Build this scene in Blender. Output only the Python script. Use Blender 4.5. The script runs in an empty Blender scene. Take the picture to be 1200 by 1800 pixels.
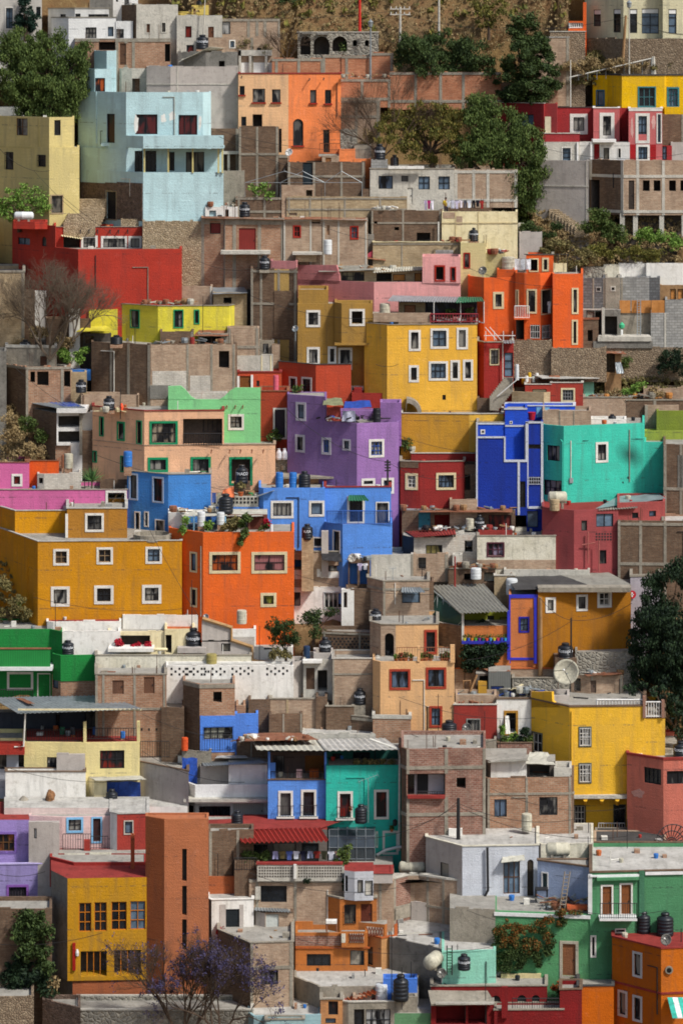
import bpy, math, random
import numpy as np
from mathutils import Vector
random.seed(7); rnd = random.random
C = bpy.context.scene.collection
S = bpy.context.scene
# ---------------------------------------------------------------- camera (a level long lens with a vertical shift)
F = 5600.0; HY = 60.0           # focal length in photo pixels (photo 1200 x 1800), row of the horizon
cam = bpy.data.cameras.new('camera'); co = bpy.data.objects.new('camera', cam); C.objects.link(co)
co.rotation_euler = (math.radians(90), 0, 0)
cam.sensor_fit = 'VERTICAL'; cam.sensor_height = 36.0; cam.sensor_width = 24.0
cam.lens = F/1800*36.0; cam.shift_y = -(900-HY)/1800; cam.clip_start = 1; cam.clip_end = 6000
S.camera = co
# ---------------------------------------------------------------- light
SUN_EL, SUN_AZ = 49.0, 52.0      # elevation, degrees to the right of straight behind the camera
W_ = bpy.data.worlds.new("World"); S.world = W_; W_.use_nodes = True
nt = W_.node_tree; bg = nt.nodes['Background']; sky = nt.nodes.new('ShaderNodeTexSky')
sky.sky_type = 'NISHITA'; sky.sun_disc = False; sky.sun_elevation = math.radians(SUN_EL)
sky.sun_rotation = math.radians(180-SUN_AZ); sky.air_density = 1.0; sky.dust_density = 2.5
nt.links.new(sky.outputs[0], bg.inputs[0]); bg.inputs[1].default_value = 0.096
sl = bpy.data.lights.new('sun', 'SUN'); sl.energy = 3.05; sl.angle = math.radians(6); sl.color = (1, .97, .93)
so = bpy.data.objects.new('sun', sl); C.objects.link(so)
sd = Vector((math.sin(math.radians(SUN_AZ))*math.cos(math.radians(SUN_EL)), -math.cos(math.radians(SUN_AZ))*math.cos(math.radians(SUN_EL)), math.sin(math.radians(SUN_EL))))
so.rotation_euler = sd.to_track_quat('Z', 'Y').to_euler()
S.view_settings.view_transform = 'Standard'; S.view_settings.look = 'None'; S.view_settings.gamma = 1
S.view_settings.exposure = 0.5; S.view_settings.use_curve_mapping = False
S.cycles.filter_width = 1.8; S.cycles.max_bounces = 6; S.cycles.diffuse_bounces = 3; S.cycles.glossy_bounces = 2; S.cycles.transparent_max_bounces = 4

def Yp(py): return 262.0-.0356*py                    # hillside: distance of what stands at photo row py
def P(px, py, Y): return Vector(((px-600)*Y/F, Y, (HY-py)*Y/F))
# ---------------------------------------------------------------- materials
def lin(h):
    h = h.lstrip('#'); r = []
    for i in (0, 2, 4):
        v = int(h[i:i+2], 16)/255.0
        r.append(v/12.92 if v <= .04045 else ((v+.055)/1.055)**2.4)
    return (r[0], r[1], r[2], 1)
ALIAS = dict(W='#e2ded4', R='#a02c20', G='#1f8a5c', K='#25262a', T='#d9c9a0', B='#2a50a0', D='#3a2a22', N='#6b4a2c', L='#9fd0e8')
MATS = {}
def new_mat(name):
    m = bpy.data.materials.new(name); m.use_nodes = True
    t = m.node_tree; b = t.nodes['Principled BSDF']; b.inputs['Specular IOR Level'].default_value = .25
    return m, t, b
def nd(t, kind, **kw):
    n = t.nodes.new('ShaderNode'+kind)
    for k, v in kw.items():
        if k in n.inputs: n.inputs[k].default_value = v
        else: setattr(n, k, v)
    return n
def coords(t, sx=1, sy=1):
    uv = nd(t, 'UVMap'); oi = nd(t, 'ObjectInfo')
    mu = nd(t, 'Math', operation='MULTIPLY'); mu.inputs[1].default_value = 37.0; t.links.new(oi.outputs['Random'], mu.inputs[0])
    ad = nd(t, 'VectorMath', operation='ADD'); t.links.new(uv.outputs[0], ad.inputs[0]); t.links.new(mu.outputs[0], ad.inputs[1])
    return uv.outputs[0], ad.outputs[0]
def scaled(t, v, s):
    m = nd(t, 'Mapping'); m.inputs['Scale'].default_value = s; t.links.new(v, m.inputs[0]); return m.outputs[0]
def noise(t, v, scale, detail=5, rough=.55):
    n = nd(t, 'TexNoise'); n.inputs['Scale'].default_value = scale; n.inputs['Detail'].default_value = detail
    n.inputs['Roughness'].default_value = rough; t.links.new(v, n.inputs['Vector']); return n.outputs[0]
def ramp(t, f, a, b, lo=0., hi=1.):
    r = nd(t, 'MapRange'); r.clamp = True
    for k, v in (('From Min', a), ('From Max', b), ('To Min', lo), ('To Max', hi)): r.inputs[k].default_value = v
    t.links.new(f, r.inputs['Value']); return r.outputs[0]
def mix(t, fac, a, b, mode='MIX'):
    n = nd(t, 'Mix', data_type='RGBA', blend_type=mode)
    for s, x in ((n.inputs[0], fac), (n.inputs[6], a), (n.inputs[7], b)):
        if hasattr(x, 'is_linked') or hasattr(x, 'links'): t.links.new(x, s)
        else: s.default_value = x
    return n.outputs[2]
def bump(t, h, strength, dist, b, prev=None):
    n = nd(t, 'Bump'); n.inputs['Strength'].default_value = strength; n.inputs['Distance'].default_value = dist
    t.links.new(h, n.inputs['Height'])
    if prev is not None: t.links.new(prev, n.inputs['Normal'])
    t.links.new(n.outputs[0], b.inputs['Normal']); return n.outputs[0]
def sc(c, k): return (min(1, c[0]*k), min(1, c[1]*k), min(1, c[2]*k), 1)
def stucco(hexc, wear=.5):
    m, t, b = new_mat('painted_wall_'+hexc.strip('#'))
    uv, ru = coords(t); base = mix_grey(lin(hexc), -.02, 1.0)
    n1 = noise(t, ru, .55, 6, .6); n2 = noise(t, ru, 5.5, 5, .65); n3 = noise(t, scaled(t, ru, (2.2, .22, 1)), 1.0, 5, .6)
    c = mix(t, ramp(t, n1, .3, .7), mix_grey(base, .0, .8), sc(base, 1.08))
    c = mix(t, ramp(t, n2, .35, .7, 0, .55), c, sc(base, .86))
    c = mix(t, ramp(t, n3, .50, .70, 0, .5), c, mix_grey(base, .3, .45))           # rain streaks
    c = mix(t, ramp(t, noise(t, ru, 1.7, 7, .72), .60, .68, 0, .42*wear+.1), c, mix_grey(base, .25, 1.35))   # chalky worn patches
    c = mix(t, ramp(t, noise(t, scaled(t, ru, (1, 2.2, 1)), 2.6, 8, .75), .63, .68, 0, .7*wear), c, mix_grey(base, .6, .45))   # grime spots
    c = mix(t, ramp(t, noise(t, scaled(t, ru, (.7, 5.5, 1)), 1.3, 5, .7), .42, .68, 0, .42), c, sc(base, .74))   # uneven courses
    t.links.new(c, b.inputs['Base Color']); b.inputs['Roughness'].default_value = .88
    c = mix(t, ramp(t, noise(t, scaled(t, ru, (.6, .9, 1)), .8, 3, .5), .545, .565, 0, .62), c, mix_grey(base, .04, .82))   # repainted areas
    sx = nd(t, 'SeparateXYZ'); t.links.new(ru, sx.inputs[0]); md = nd(t, 'Math', operation='FLOORED_MODULO'); md.inputs[1].default_value = 2.7; t.links.new(sx.outputs[1], md.inputs[0])
    ln_ = ramp(t, md.outputs[0], .05, .10, 1, 0); mm_ = nd(t, 'Math', operation='MULTIPLY'); t.links.new(ln_, mm_.inputs[0]); t.links.new(ramp(t, noise(t, scaled(t, ru, (1.1, .5, 1)), 1.4, 6, .8), .49, .56, 0, .8), mm_.inputs[1])
    c = mix(t, mm_.outputs[0], c, mix_grey(base, .3, .38))                                  # cracked floor-slab lines
    t.links.new(c, b.inputs['Base Color'])
    bt = nd(t, 'TexBrick'); bt.inputs['Scale'].default_value = 1; bt.inputs['Brick Width'].default_value = .5; bt.inputs['Row Height'].default_value = .23
    bt.inputs['Mortar Size'].default_value = .03; bt.inputs['Mortar Smooth'].default_value = 1
    wp = nd(t, 'VectorMath', operation='ADD'); nc = nd(t, 'TexNoise'); nc.inputs['Scale'].default_value = 2.5; t.links.new(ru, nc.inputs['Vector'])
    s2 = nd(t, 'VectorMath', operation='SCALE'); s2.inputs['Scale'].default_value = .12; t.links.new(nc.outputs[1], s2.inputs[0])
    t.links.new(uv, wp.inputs[0]); t.links.new(s2.outputs[0], wp.inputs[1]); t.links.new(wp.outputs[0], bt.inputs['Vector'])
    inv = nd(t, 'Math', operation='SUBTRACT'); inv.inputs[0].default_value = 1; t.links.new(bt.outputs['Fac'], inv.inputs[1])
    p = bump(t, inv.outputs[0], .35, .012, b)
    bump(t, noise(t, ru, 9, 6, .75), .9, .05, b, p)
    return m
def mix_grey(c, f, k):
    g = (c[0]*.3+c[1]*.55+c[2]*.15)
    return tuple(max(0, min(1, (q*(1-f)+g*f)*k)) for q in c[:3])+(1,)
def grey_hex(h):
    v = [int(h[i:i+2], 16) for i in (1, 3, 5)]; g = sum(v)/3; return '#%02x%02x%02x' % tuple(int(q*.8+g*.2*.95) for q in v)
def brick(name, c1, c2, mortar, patch='#8f8579', pf=.6, dirt=.5):
    m, t, b = new_mat(name); uv, ru = coords(t); c1, c2 = grey_hex(c1), grey_hex(c2)
    wp = nd(t, 'VectorMath', operation='ADD'); nc = nd(t, 'TexNoise'); nc.inputs['Scale'].default_value = 3; t.links.new(ru, nc.inputs['Vector'])
    s2 = nd(t, 'VectorMath', operation='SCALE'); s2.inputs['Scale'].default_value = .07; t.links.new(nc.outputs[1], s2.inputs[0])
    t.links.new(uv, wp.inputs[0]); t.links.new(s2.outputs[0], wp.inputs[1])
    bt = nd(t, 'TexBrick'); bt.inputs['Scale'].default_value = 1; bt.inputs['Brick Width'].default_value = .31; bt.inputs['Row Height'].default_value = .125
    bt.inputs['Mortar Size'].default_value = .018; bt.inputs['Bias'].default_value = -.1
    bt.inputs['Color1'].default_value = lin(c1); bt.inputs['Color2'].default_value = lin(c2); bt.inputs['Mortar'].default_value = lin(mortar)
    t.links.new(wp.outputs[0], bt.inputs['Vector'])
    c = bt.outputs['Color']
    c = mix(t, ramp(t, noise(t, ru, .9, 6, .65), .42, .66, 0, .6), c, sc(lin(c1), .62))
    c = mix(t, ramp(t, noise(t, ru, 3.2, 6, .7), .55, .7, 0, .55), c, sc(lin(c2), 1.35))
    c = mix(t, ramp(t, noise(t, ru, 1.3, 8, .7), .60, .66, 0, pf), c, lin(patch))
    c = mix(t, ramp(t, noise(t, scaled(t, ru, (2, .25, 1)), 1.1, 5, .6), .5, .75, 0, dirt), c, (.05, .04, .035, 1))
    c = mix(t, ramp(t, noise(t, scaled(t, ru, (1.1, 6.5, 1)), 1.5, 5, .75), .42, .62, 0, .5), c, sc(lin(c1), .55))
    c = mix(t, ramp(t, noise(t, scaled(t, ru, (1.3, 5.5, 1)), 1.7, 5, .75), .52, .70, 0, .45), c, sc(lin(mortar), 1.15))
    t.links.new(c, b.inputs['Base Color']); b.inputs['Roughness'].default_value = .92
    p = bump(t, bt.outputs['Fac'], -.6, .02, b); bump(t, noise(t, ru, 8, 5, .7), .8, .04, b, p)
    return m
def rough_mat(name, c1, c2, c3, s=1., b1=.06, streak=.4):
    m, t, b = new_mat(name); uv, ru = coords(t)
    c = mix(t, ramp(t, noise(t, ru, .8*s, 6, .65), .38, .62), lin(c1), lin(c2))
    c = mix(t, ramp(t, noise(t, ru, 2.8*s, 8, .75), .52, .66, 0, .75), c, lin(c3))
    c = mix(t, ramp(t, noise(t, scaled(t, ru, (2.4, .3, 1)), 1.2, 5, .6), .5, .72, 0, streak), c, sc(lin(c1), .35))
    t.links.new(c, b.inputs['Base Color']); b.inputs['Roughness'].default_value = .93
    bump(t, noise(t, ru, 7*s, 6, .75), .9, b1, b); return m
def block(name, c1, c2, mortar):
    m, t, b = new_mat(name); uv, ru = coords(t)
    bt = nd(t, 'TexBrick'); bt.inputs['Scale'].default_value = 1; bt.inputs['Brick Width'].default_value = .42; bt.inputs['Row Height'].default_value = .21
    bt.inputs['Mortar Size'].default_value = .02; bt.inputs['Color1'].default_value = lin(c1); bt.inputs['Color2'].default_value = lin(c2); bt.inputs['Mortar'].default_value = lin(mortar)
    t.links.new(uv, bt.inputs['Vector'])
    c = mix(t, ramp(t, noise(t, ru, 1.2, 7, .7), .45, .65, 0, .7), bt.outputs['Color'], sc(lin(c1), .6))
    t.links.new(c, b.inputs['Base Color']); b.inputs['Roughness'].default_value = .95
    p = bump(t, bt.outputs['Fac'], -.5, .02, b); bump(t, noise(t, ru, 9, 5, .7), .7, .04, b, p); return m
def stone(name, c1, c2, mortar, s=4.6, wob=.02):
    m, t, b = new_mat(name); uv, ru = coords(t)
    v = nd(t, 'TexVoronoi', feature='DISTANCE_TO_EDGE'); v.inputs['Scale'].default_value = s; t.links.new(ru, v.inputs['Vector'])
    v2 = nd(t, 'TexVoronoi'); v2.inputs['Scale'].default_value = s; t.links.new(ru, v2.inputs['Vector'])
    sp = nd(t, 'SeparateColor'); t.links.new(v2.outputs['Color'], sp.inputs[0])
    c = mix(t, sp.outputs[0], lin(c1), lin(c2))
    c = mix(t, ramp(t, noise(t, ru, 4, 6, .7), .45, .7, 0, .5), c, sc(lin(c1), .5))
    c = mix(t, ramp(t, v.outputs['Distance'], .01, .05, .7, 0), c, lin(mortar))
    t.links.new(c, b.inputs['Base Color']); b.inputs['Roughness'].default_value = .95
    p = bump(t, ramp(t, v.outputs['Distance'], 0, .2), .8, .08, b); bump(t, noise(t, ru, 9, 5, .7), .6, .04, b, p); return m
def plain(name, c, rough=.6, metal=0, var=.25, s=3., spec=.3):
    m, t, b = new_mat(name); uv, ru = coords(t); base = lin(c)
    o = mix(t, ramp(t, noise(t, ru, s, 5, .65), .35, .65), sc(base, 1-var), sc(base, 1+var*.5))
    t.links.new(o, b.inputs['Base Color']); b.inputs['Roughness'].default_value = rough; b.inputs['Metallic'].default_value = metal
    b.inputs['Specular IOR Level'].default_value = spec; return m
def curtain(c):
    m, t, b = new_mat('curtain_'+c.strip('#')); uv, ru = coords(t); base = lin(c)
    w = nd(t, 'TexWave'); w.inputs['Scale'].default_value = 1.6; w.inputs['Distortion'].default_value = 3; t.links.new(scaled(t, ru, (2.0, .35, 1)), w.inputs['Vector'])
    o = mix(t, ramp(t, w.outputs['Fac'], .2, .8), sc(base, .30), sc(base, .8))  # fold shading put into the colour as dark and light waves
    o = mix(t, ramp(t, noise(t, scaled(t, ru, (1.3, .5, 1)), 1.1, 2), .46, .56), o, (.012, .012, .014, 1))
    t.links.new(o, b.inputs['Base Color']); b.inputs['Roughness'].default_value = .35; return m
def slatted(name, c, per=8., k=.45):
    m, t, b = new_mat(name); uv, ru = coords(t); base = lin(c)
    w = nd(t, 'TexWave'); w.inputs['Scale'].default_value = per/6.283*2; t.links.new(uv, w.inputs['Vector'])
    o = mix(t, ramp(t, w.outputs['Fac'], .0, .25), sc(base, k), base)
    o = mix(t, ramp(t, noise(t, ru, 2, 5), .4, .7, 0, .5), o, sc(base, .7))
    t.links.new(o, b.inputs['Base Color']); b.inputs['Roughness'].default_value = .7; return m
def leaf_mat(name, a, bb, cc):
    m, t, b = new_mat(name); g = nd(t, 'NewGeometry')
    tc = nd(t, 'TexCoord')
    f = noise(t, tc.outputs['Object'], .9, 4, .6)
    c = mix(t, ramp(t, f, .38, .62), lin(a), lin(bb)); c = mix(t, ramp(t, g.outputs['Random Per Island'], .45, 1, 0, .9), c, lin(cc))
    t.links.new(c, b.inputs['Base Color']); b.inputs['Roughness'].default_value = .7; b.inputs['Specular IOR Level'].default_value = .15
    b.inputs['Subsurface Weight'].default_value = 0; return m
def ground_mat(name, cs, s=.12):
    m, t, b = new_mat(name); tc = nd(t, 'TexCoord'); v = tc.outputs['Object']
    c = mix(t, ramp(t, noise(t, v, s, 7, .65), .4, .6), lin(cs[0]), lin(cs[1]))
    c = mix(t, ramp(t, noise(t, v, s*5, 8, .7), .45, .62), c, lin(cs[2])); c = mix(t, ramp(t, noise(t, v, s*14, 8, .75), .55, .66, 0, .8), c, lin(cs[3]))
    t.links.new(c, b.inputs['Base Color']); b.inputs['Roughness'].default_value = 1
    bump(t, noise(t, v, 3, 8, .75), 1, .25, b); return m
NAMED = {
 'brick': lambda: brick('brick', '#a8714f', '#bd8763', '#a39580', pf=.35, dirt=.3),
 'bricko': lambda: brick('brick_orange', '#bd6a42', '#c97a50', '#b08a6c', '#a87a5c', .2, .25),
 'brickp': lambda: brick('brick_pale', '#ac8a6c', '#bd9e80', '#ad9c86', '#a89a86', .55, .4),
 'brickt': lambda: brick('brick_tan', '#b29468', '#c7ac80', '#a8987c', '#b8a888', .4, .3),
 'brickd': lambda: brick('brick_dark', '#70513a', '#86664c', '#6c6050', '#5f564a', .5, .55),
 'brickr': lambda: brick('brick_red', '#8c5442', '#a4705a', '#a09080', '#90806e', .35, .45),
 'brickw': lambda: brick('brick_whitewashed', '#c8bfb0', '#d6cebf', '#b3a999', '#a5745c', .5, .35),
 'conc': lambda: rough_mat('concrete', '#867f71', '#999182', '#6c665a'),
 'concl': lambda: rough_mat('concrete_light', '#b0aca0', '#c2bdb0', '#98948a'),
 'concd': lambda: rough_mat('concrete_dark', '#6f6c64', '#827e76', '#55534d'),
 'plast': lambda: rough_mat('grey_plaster', '#a8a098', '#b3aba2', '#948d85', .7, .03, .25),
 'rconc': lambda: rough_mat('roof_concrete', '#89857c', '#9e9a90', '#6c6860', .8, .05, .2),
 'rwhite': lambda: rough_mat('roof_whitewash', '#a09d95', '#b8b5ad', '#7c7972', .9, .04, .35),  # whitewash greyed down in part to carry cloud shade
 'rdark': lambda: rough_mat('roof_felt', '#3c3a38', '#4a4846', '#2c2a29', .7, .03, .2),
 'rred': lambda: rough_mat('roof_red_sealer', '#7e2c27', '#8e3630', '#602620', .7, .03, .2),
 'white': lambda: rough_mat('whitewash', '#d6d3ca', '#e2dfd7', '#b8b3a7', .7, .03, .35),
 'cream': lambda: rough_mat('cream_wash', '#d6c89c', '#e0d4ac', '#b5a680', .8, .04, .35),
 'cold': lambda: rough_mat('worn_cream_wall', '#c3bda8', '#d4cfbd', '#95907f', .9, .05, .5),
 'block': lambda: block('concrete_block', '#8c8b87', '#a09f9a', '#787670'),
 'blockd': lambda: block('concrete_block_dark', '#5e5f60', '#717272', '#504f4c'),
 'stone': lambda: stone('stone_masonry', '#7c6a56', '#9a8870', '#847868', 6.0),
 'stonel': lambda: stone('stone_masonry_pale', '#978468', '#b3a084', '#9c8c74', 6.5),
 'stoned': lambda: stone('stone_masonry_dark', '#5e4d42', '#806a5c', '#6e6258', 5.5),
 'stoneg': lambda: stone('stone_masonry_grey', '#7a766c', '#989284', '#a8a498', 3.4),
 'metal': lambda: plain('galvanised_sheet', '#8f9698', .45, .3, .3, 1.5),
 'sheet': lambda: rough_mat('weathered_roof_sheet', '#a9a698', '#bcb9aa', '#84806f', 1.2, .01, .4),
 'asb': lambda: rough_mat('fibre_cement_sheet', '#7d7a70', '#8c897e', '#66635a', 1.2, .01, .3),
 'rust': lambda: rough_mat('rusty_sheet', '#7a4a34', '#8f6248', '#59463c', 1.2, .02, .4),
 'wood': lambda: rough_mat('weathered_wood', '#8a6a48', '#9c7c58', '#6a5038', 1.5, .02, .5),
 'woodo': lambda: rough_mat('orange_board', '#a87038', '#b98048', '#8a5a2c', 1.2, .02, .3),
 'iron': lambda: plain('dark_iron', '#2c2b2c', .6, .2),
 'ironw': lambda: plain('white_painted_iron', '#d4d2cc', .6),
 'rebar': lambda: plain('rebar_rust', '#5c4436', .9),
 'pvc': lambda: plain('white_pipe', '#d2cfc4', .5),
 'black': lambda: plain('black_plastic', '#1d2025', .42, 0, .3, 2, .4),
 'tankw': lambda: plain('fibre_cement_tank', '#b5b09c', .85, 0, .3, 2.5),
 'tankwh': lambda: plain('white_plastic_tank', '#c9cccb', .6, 0, .15),
 'blue': lambda: plain('blue_plastic', '#2e6fb8', .45, 0, .2, 2, .4),
 'bluet': lambda: plain('blue_tarpaulin', '#24489a', .5, 0, .4, 2.5, .4),
 'glass': lambda: plain('dark_window_glass', '#1b1f24', .22, 0, .6, 1.2, .45),
 'glassb': lambda: plain('bluish_window_glass', '#5c6f80', .2, 0, .5, 1.0, .45),
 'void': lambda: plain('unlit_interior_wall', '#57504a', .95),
 'smoke': lambda: plain('smoked_polycarbonate', '#343b40', .2, 0, .4, 1, .6),
 'terra': lambda: rough_mat('terracotta_tile', '#a8542c', '#b8663a', '#7e4428', 2, .03, .3),
 'green': lambda: plain('green_sheet', '#2f6a4c', .6),
 'letter': lambda: plain('white_lettering', '#dcdfe2', .7, 0, .05),
 'rope': lambda: plain('black_cable', '#262524', .8),
}
def mat(c):
    c = ALIAS.get(c, c)
    if c not in MATS:
        if c in NAMED: MATS[c] = NAMED[c]()
        elif c[0] == '#': MATS[c] = stucco(c)
        elif c[:2] == 'p#': MATS[c] = plain('paint_'+c[2:], c[1:], .7, 0, .15)
        elif c[:2] == 'c#': MATS[c] = curtain(c[1:])
        elif c[:2] == 's#': MATS[c] = slatted('slatted_'+c[2:], c[1:])
        elif c[:2] == 'f#': MATS[c] = plain('fabric_'+c[2:], c[1:], .9, 0, .35, 4)
        else: raise KeyError(c)
    return MATS[c]
# ---------------------------------------------------------------- mesh buffer
class MB:
    def __init__(s): s.v = []; s.f = []; s.m = []; s.mats = []; s.uv = {}; s.sm = False
    def mi(s, c):
        if c not in s.mats: s.mats.append(c)
        return s.mats.index(c)
    def face(s, pts, c):
        i = len(s.v); s.v += [tuple(p) for p in pts]; s.f.append(tuple(range(i, i+len(pts)))); s.m.append(s.mi(c))
    def box(s, o, ax, ay, az, c):      # origin corner + three edge vectors
        o, ax, ay, az = map(Vector, (o, ax, ay, az))
        p = [o, o+ax, o+ax+ay, o+ay]; q = [k+az for k in p]
        if ax.cross(ay).dot(az) < 0: p.reverse(); q.reverse()
        i = len(s.v); s.v += [tuple(k) for k in p+q]
        for f in ((3, 2, 1, 0), (4, 5, 6, 7), (0, 1, 5, 4), (1, 2, 6, 5), (2, 3, 7, 6), (3, 0, 4, 7)):
            s.f.append(tuple(i+k for k in f)); s.m.append(s.mi(c))
    def bx(s, x0, x1, y0, y1, z0, z1, c): s.box((x0, y0, z0), (x1-x0, 0, 0), (0, y1-y0, 0), (0, 0, z1-z0), c)
    def tube(s, pts, r, c, n=6):
        pts = [Vector(p) for p in pts]; rr = r if isinstance(r, (list, tuple)) else [r]*len(pts); rings = []
        for k, p in enumerate(pts):
            a = (pts[min(k+1, len(pts)-1)]-pts[max(k-1, 0)])
            if a.length < 1e-6: a = Vector((0, 0, 1))
            a.normalize(); u = a.cross(Vector((0, 0, 1)) if abs(a.z) < .9 else Vector((1, 0, 0))).normalized(); w = a.cross(u)
            i = len(s.v); rings.append(i)
            for j in range(n):
                t = 2*math.pi*j/n; s.v.append(tuple(p+u*math.cos(t)*rr[k]+w*math.sin(t)*rr[k]))
        m = s.mi(c)
        for a, b in zip(rings, rings[1:]):
            for j in range(n): s.f.append((a+j, a+(j+1) % n, b+(j+1) % n, b+j)); s.m.append(m)
        s.f.append(tuple(rings[0]+j for j in range(n))[::-1]); s.m.append(m); s.f.append(tuple(rings[-1]+j for j in range(n))); s.m.append(m)
    def lathe(s, cen, prof, c, n=20, axis='z', dirv=None):
        cen = Vector(cen)
        if dirv is None: A = Vector((0, 0, 1)); U = Vector((1, 0, 0)); Wv = Vector((0, 1, 0))
        else:
            A = Vector(dirv).normalized(); U = A.cross(Vector((0, 0, 1)) if abs(A.z) < .9 else Vector((1, 0, 0))).normalized(); Wv = A.cross(U)
        rings = []
        for r, h in prof:
            rings.append(len(s.v))
            for j in range(n):
                t = 2*math.pi*j/n; s.v.append(tuple(cen+A*h+U*(math.cos(t)*r)+Wv*(math.sin(t)*r)))
        m = s.mi(c)
        for a, b in zip(rings, rings[1:]):
            for j in range(n): s.f.append((a+j, a+(j+1) % n, b+(j+1) % n, b+j)); s.m.append(m)
        s.f.append(tuple(rings[0]+j for j in range(n))[::-1]); s.m.append(m); s.f.append(tuple(rings[-1]+j for j in range(n))); s.m.append(m)
    def prism(s, pts, n, t, c):         # closed polygon pts (3D) pushed by vector n*t
        pts = [Vector(p) for p in pts]; q = [p+Vector(n)*t for p in pts]; N = len(pts)
        nn = Vector((0, 0, 0))
        for k in range(N): nn += (pts[k]-pts[0]).cross(pts[(k+1) % N]-pts[0])
        if nn.dot(Vector(n)*t) > 0: pts.reverse(); q.reverse()
        i = len(s.v); s.v += [tuple(p) for p in pts+q]; m = s.mi(c)
        s.f.append(tuple(range(i, i+N))); s.m.append(m); s.f.append(tuple(range(i+2*N-1, i+N-1, -1))); s.m.append(m)
        for k in range(N): s.f.append((i+k, i+N+k, i+N+(k+1) % N, i+(k+1) % N)); s.m.append(m)
    def build(s, name, parent=None, smooth=False):
        if not s.f: return None
        org = Vector(ORG.get(parent.name, (0, 0, 0))) if parent is not None else None
        V_ = np.array(s.v, dtype=np.float64)
        if org is None:
            lo = V_.min(0); hi = V_.max(0); org = Vector(((lo[0]+hi[0])/2, (lo[1]+hi[1])/2, lo[2])); top = True
        else: top = False
        me = bpy.data.meshes.new(name)
        me.from_pydata((V_-np.array(org)).tolist(), [], s.f)
        for c in s.mats: me.materials.append(mat(c))
        me.polygons.foreach_set('material_index', s.m)
        me.update()
        N = np.empty(len(me.polygons)*3); me.polygons.foreach_get('normal', N); N = N.reshape(-1, 3)
        uvl = me.uv_layers.new(name='UVMap'); nl = len(me.loops)
        vi = np.empty(nl, dtype=np.int64); me.loops.foreach_get('vertex_index', vi)
        lt = np.empty(len(me.polygons), dtype=np.int64); me.polygons.foreach_get('loop_total', lt)
        pf = np.repeat(np.arange(len(me.polygons)), lt); n = N[pf]; co_ = V_[vi]
        hz = np.abs(n[:, 2]) > .75; L = np.maximum(np.hypot(n[:, 0], n[:, 1]), 1e-6)
        u = np.where(hz, co_[:, 0], (-n[:, 1]*co_[:, 0]+n[:, 0]*co_[:, 1])/L); v = np.where(hz, co_[:, 1], co_[:, 2])
        uvl.data.foreach_set('uv', np.stack([u, v], 1).ravel())
        if smooth: me.polygons.foreach_set('use_smooth', [True]*len(me.polygons))
        o = bpy.data.objects.new(name, me); C.objects.link(o)
        if parent is not None: o.parent = parent
        else: o.location = org
        ORG[o.name] = tuple(org)
        return o
ORG = {}
LABELS = {}
def tag(o, label, cat, group=None, kind=None):
    o['label'] = label; o['category'] = cat; o['kind'] = 'thing'
    if group: o['group'] = group
    if kind: o['kind'] = kind
    LABELS.setdefault(label, []).append(o.name)
    return o
def root(name, loc, label, cat, group=None):
    o = bpy.data.objects.new(name, None); C.objects.link(o); o.location = loc; o.empty_display_size = .5
    ORG[o.name] = tuple(loc); return tag(o, label, cat, group)
# ---------------------------------------------------------------- building vocabulary
class Vol: pass
VOLS = []
cur = None; vol = None; NV = [0]
def H(name, label, cat='house', group=None):
    global cur, _pend; cur = None; _pend = (name, label, cat, group)
def ensure(loc):
    global cur
    if cur is None: n, l, c, g = _pend; cur = root(n, loc, l, c, g)
    return cur
def inset(poly, t):
    n = len(poly); out = []
    for i in range(n):
        p0, p1, p2 = Vector(poly[i-1]), Vector(poly[i]), Vector(poly[(i+1) % n])
        d1 = (p1-p0).normalized(); d2 = (p2-p1).normalized()
        n1 = Vector((-d1.y, d1.x)); n2 = Vector((-d2.y, d2.x))
        k = 1+n1.dot(n2); k = max(k, .35)
        out.append(p1+(n1+n2)*(t/k))
    return out
def parse(op):
    d = dict(t=None, k='glass', s=None, w=4.0, m=None, mc='K', r=None, R=None, l=None, a=False, dep=.14)
    for i, tk in enumerate(op.split()):
        if i == 0: d['k'] = tk
        elif tk[0] == 's': d['s'] = ALIAS.get(tk[1:], tk[1:])
        elif tk[0] == 't': d['w'] = float(tk[1:])
        elif tk[0] == 'm':
            a = tk[1:].split(','); d['m'] = (int(a[0]), int(a[1])); d['mc'] = ALIAS.get(a[2], a[2]) if len(a) > 2 else ALIAS['K']
        elif tk[0] == 'r': d['r'] = tk[1:] or 'iron'
        elif tk[0] == 'R': d['R'] = tk[1:] or 'iron'
        elif tk[0] == 'l': d['l'] = ALIAS.get(tk[1:], tk[1:])
        elif tk == 'a': d['a'] = True
    return d
PK = dict(g='glass', b='glassb', c='c#a8a49a', cw='c#c8c8c4', cr='c#8c2c24', co='c#c8602c', cb='c#6c8098', v='VOID', vv='VOID')
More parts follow.
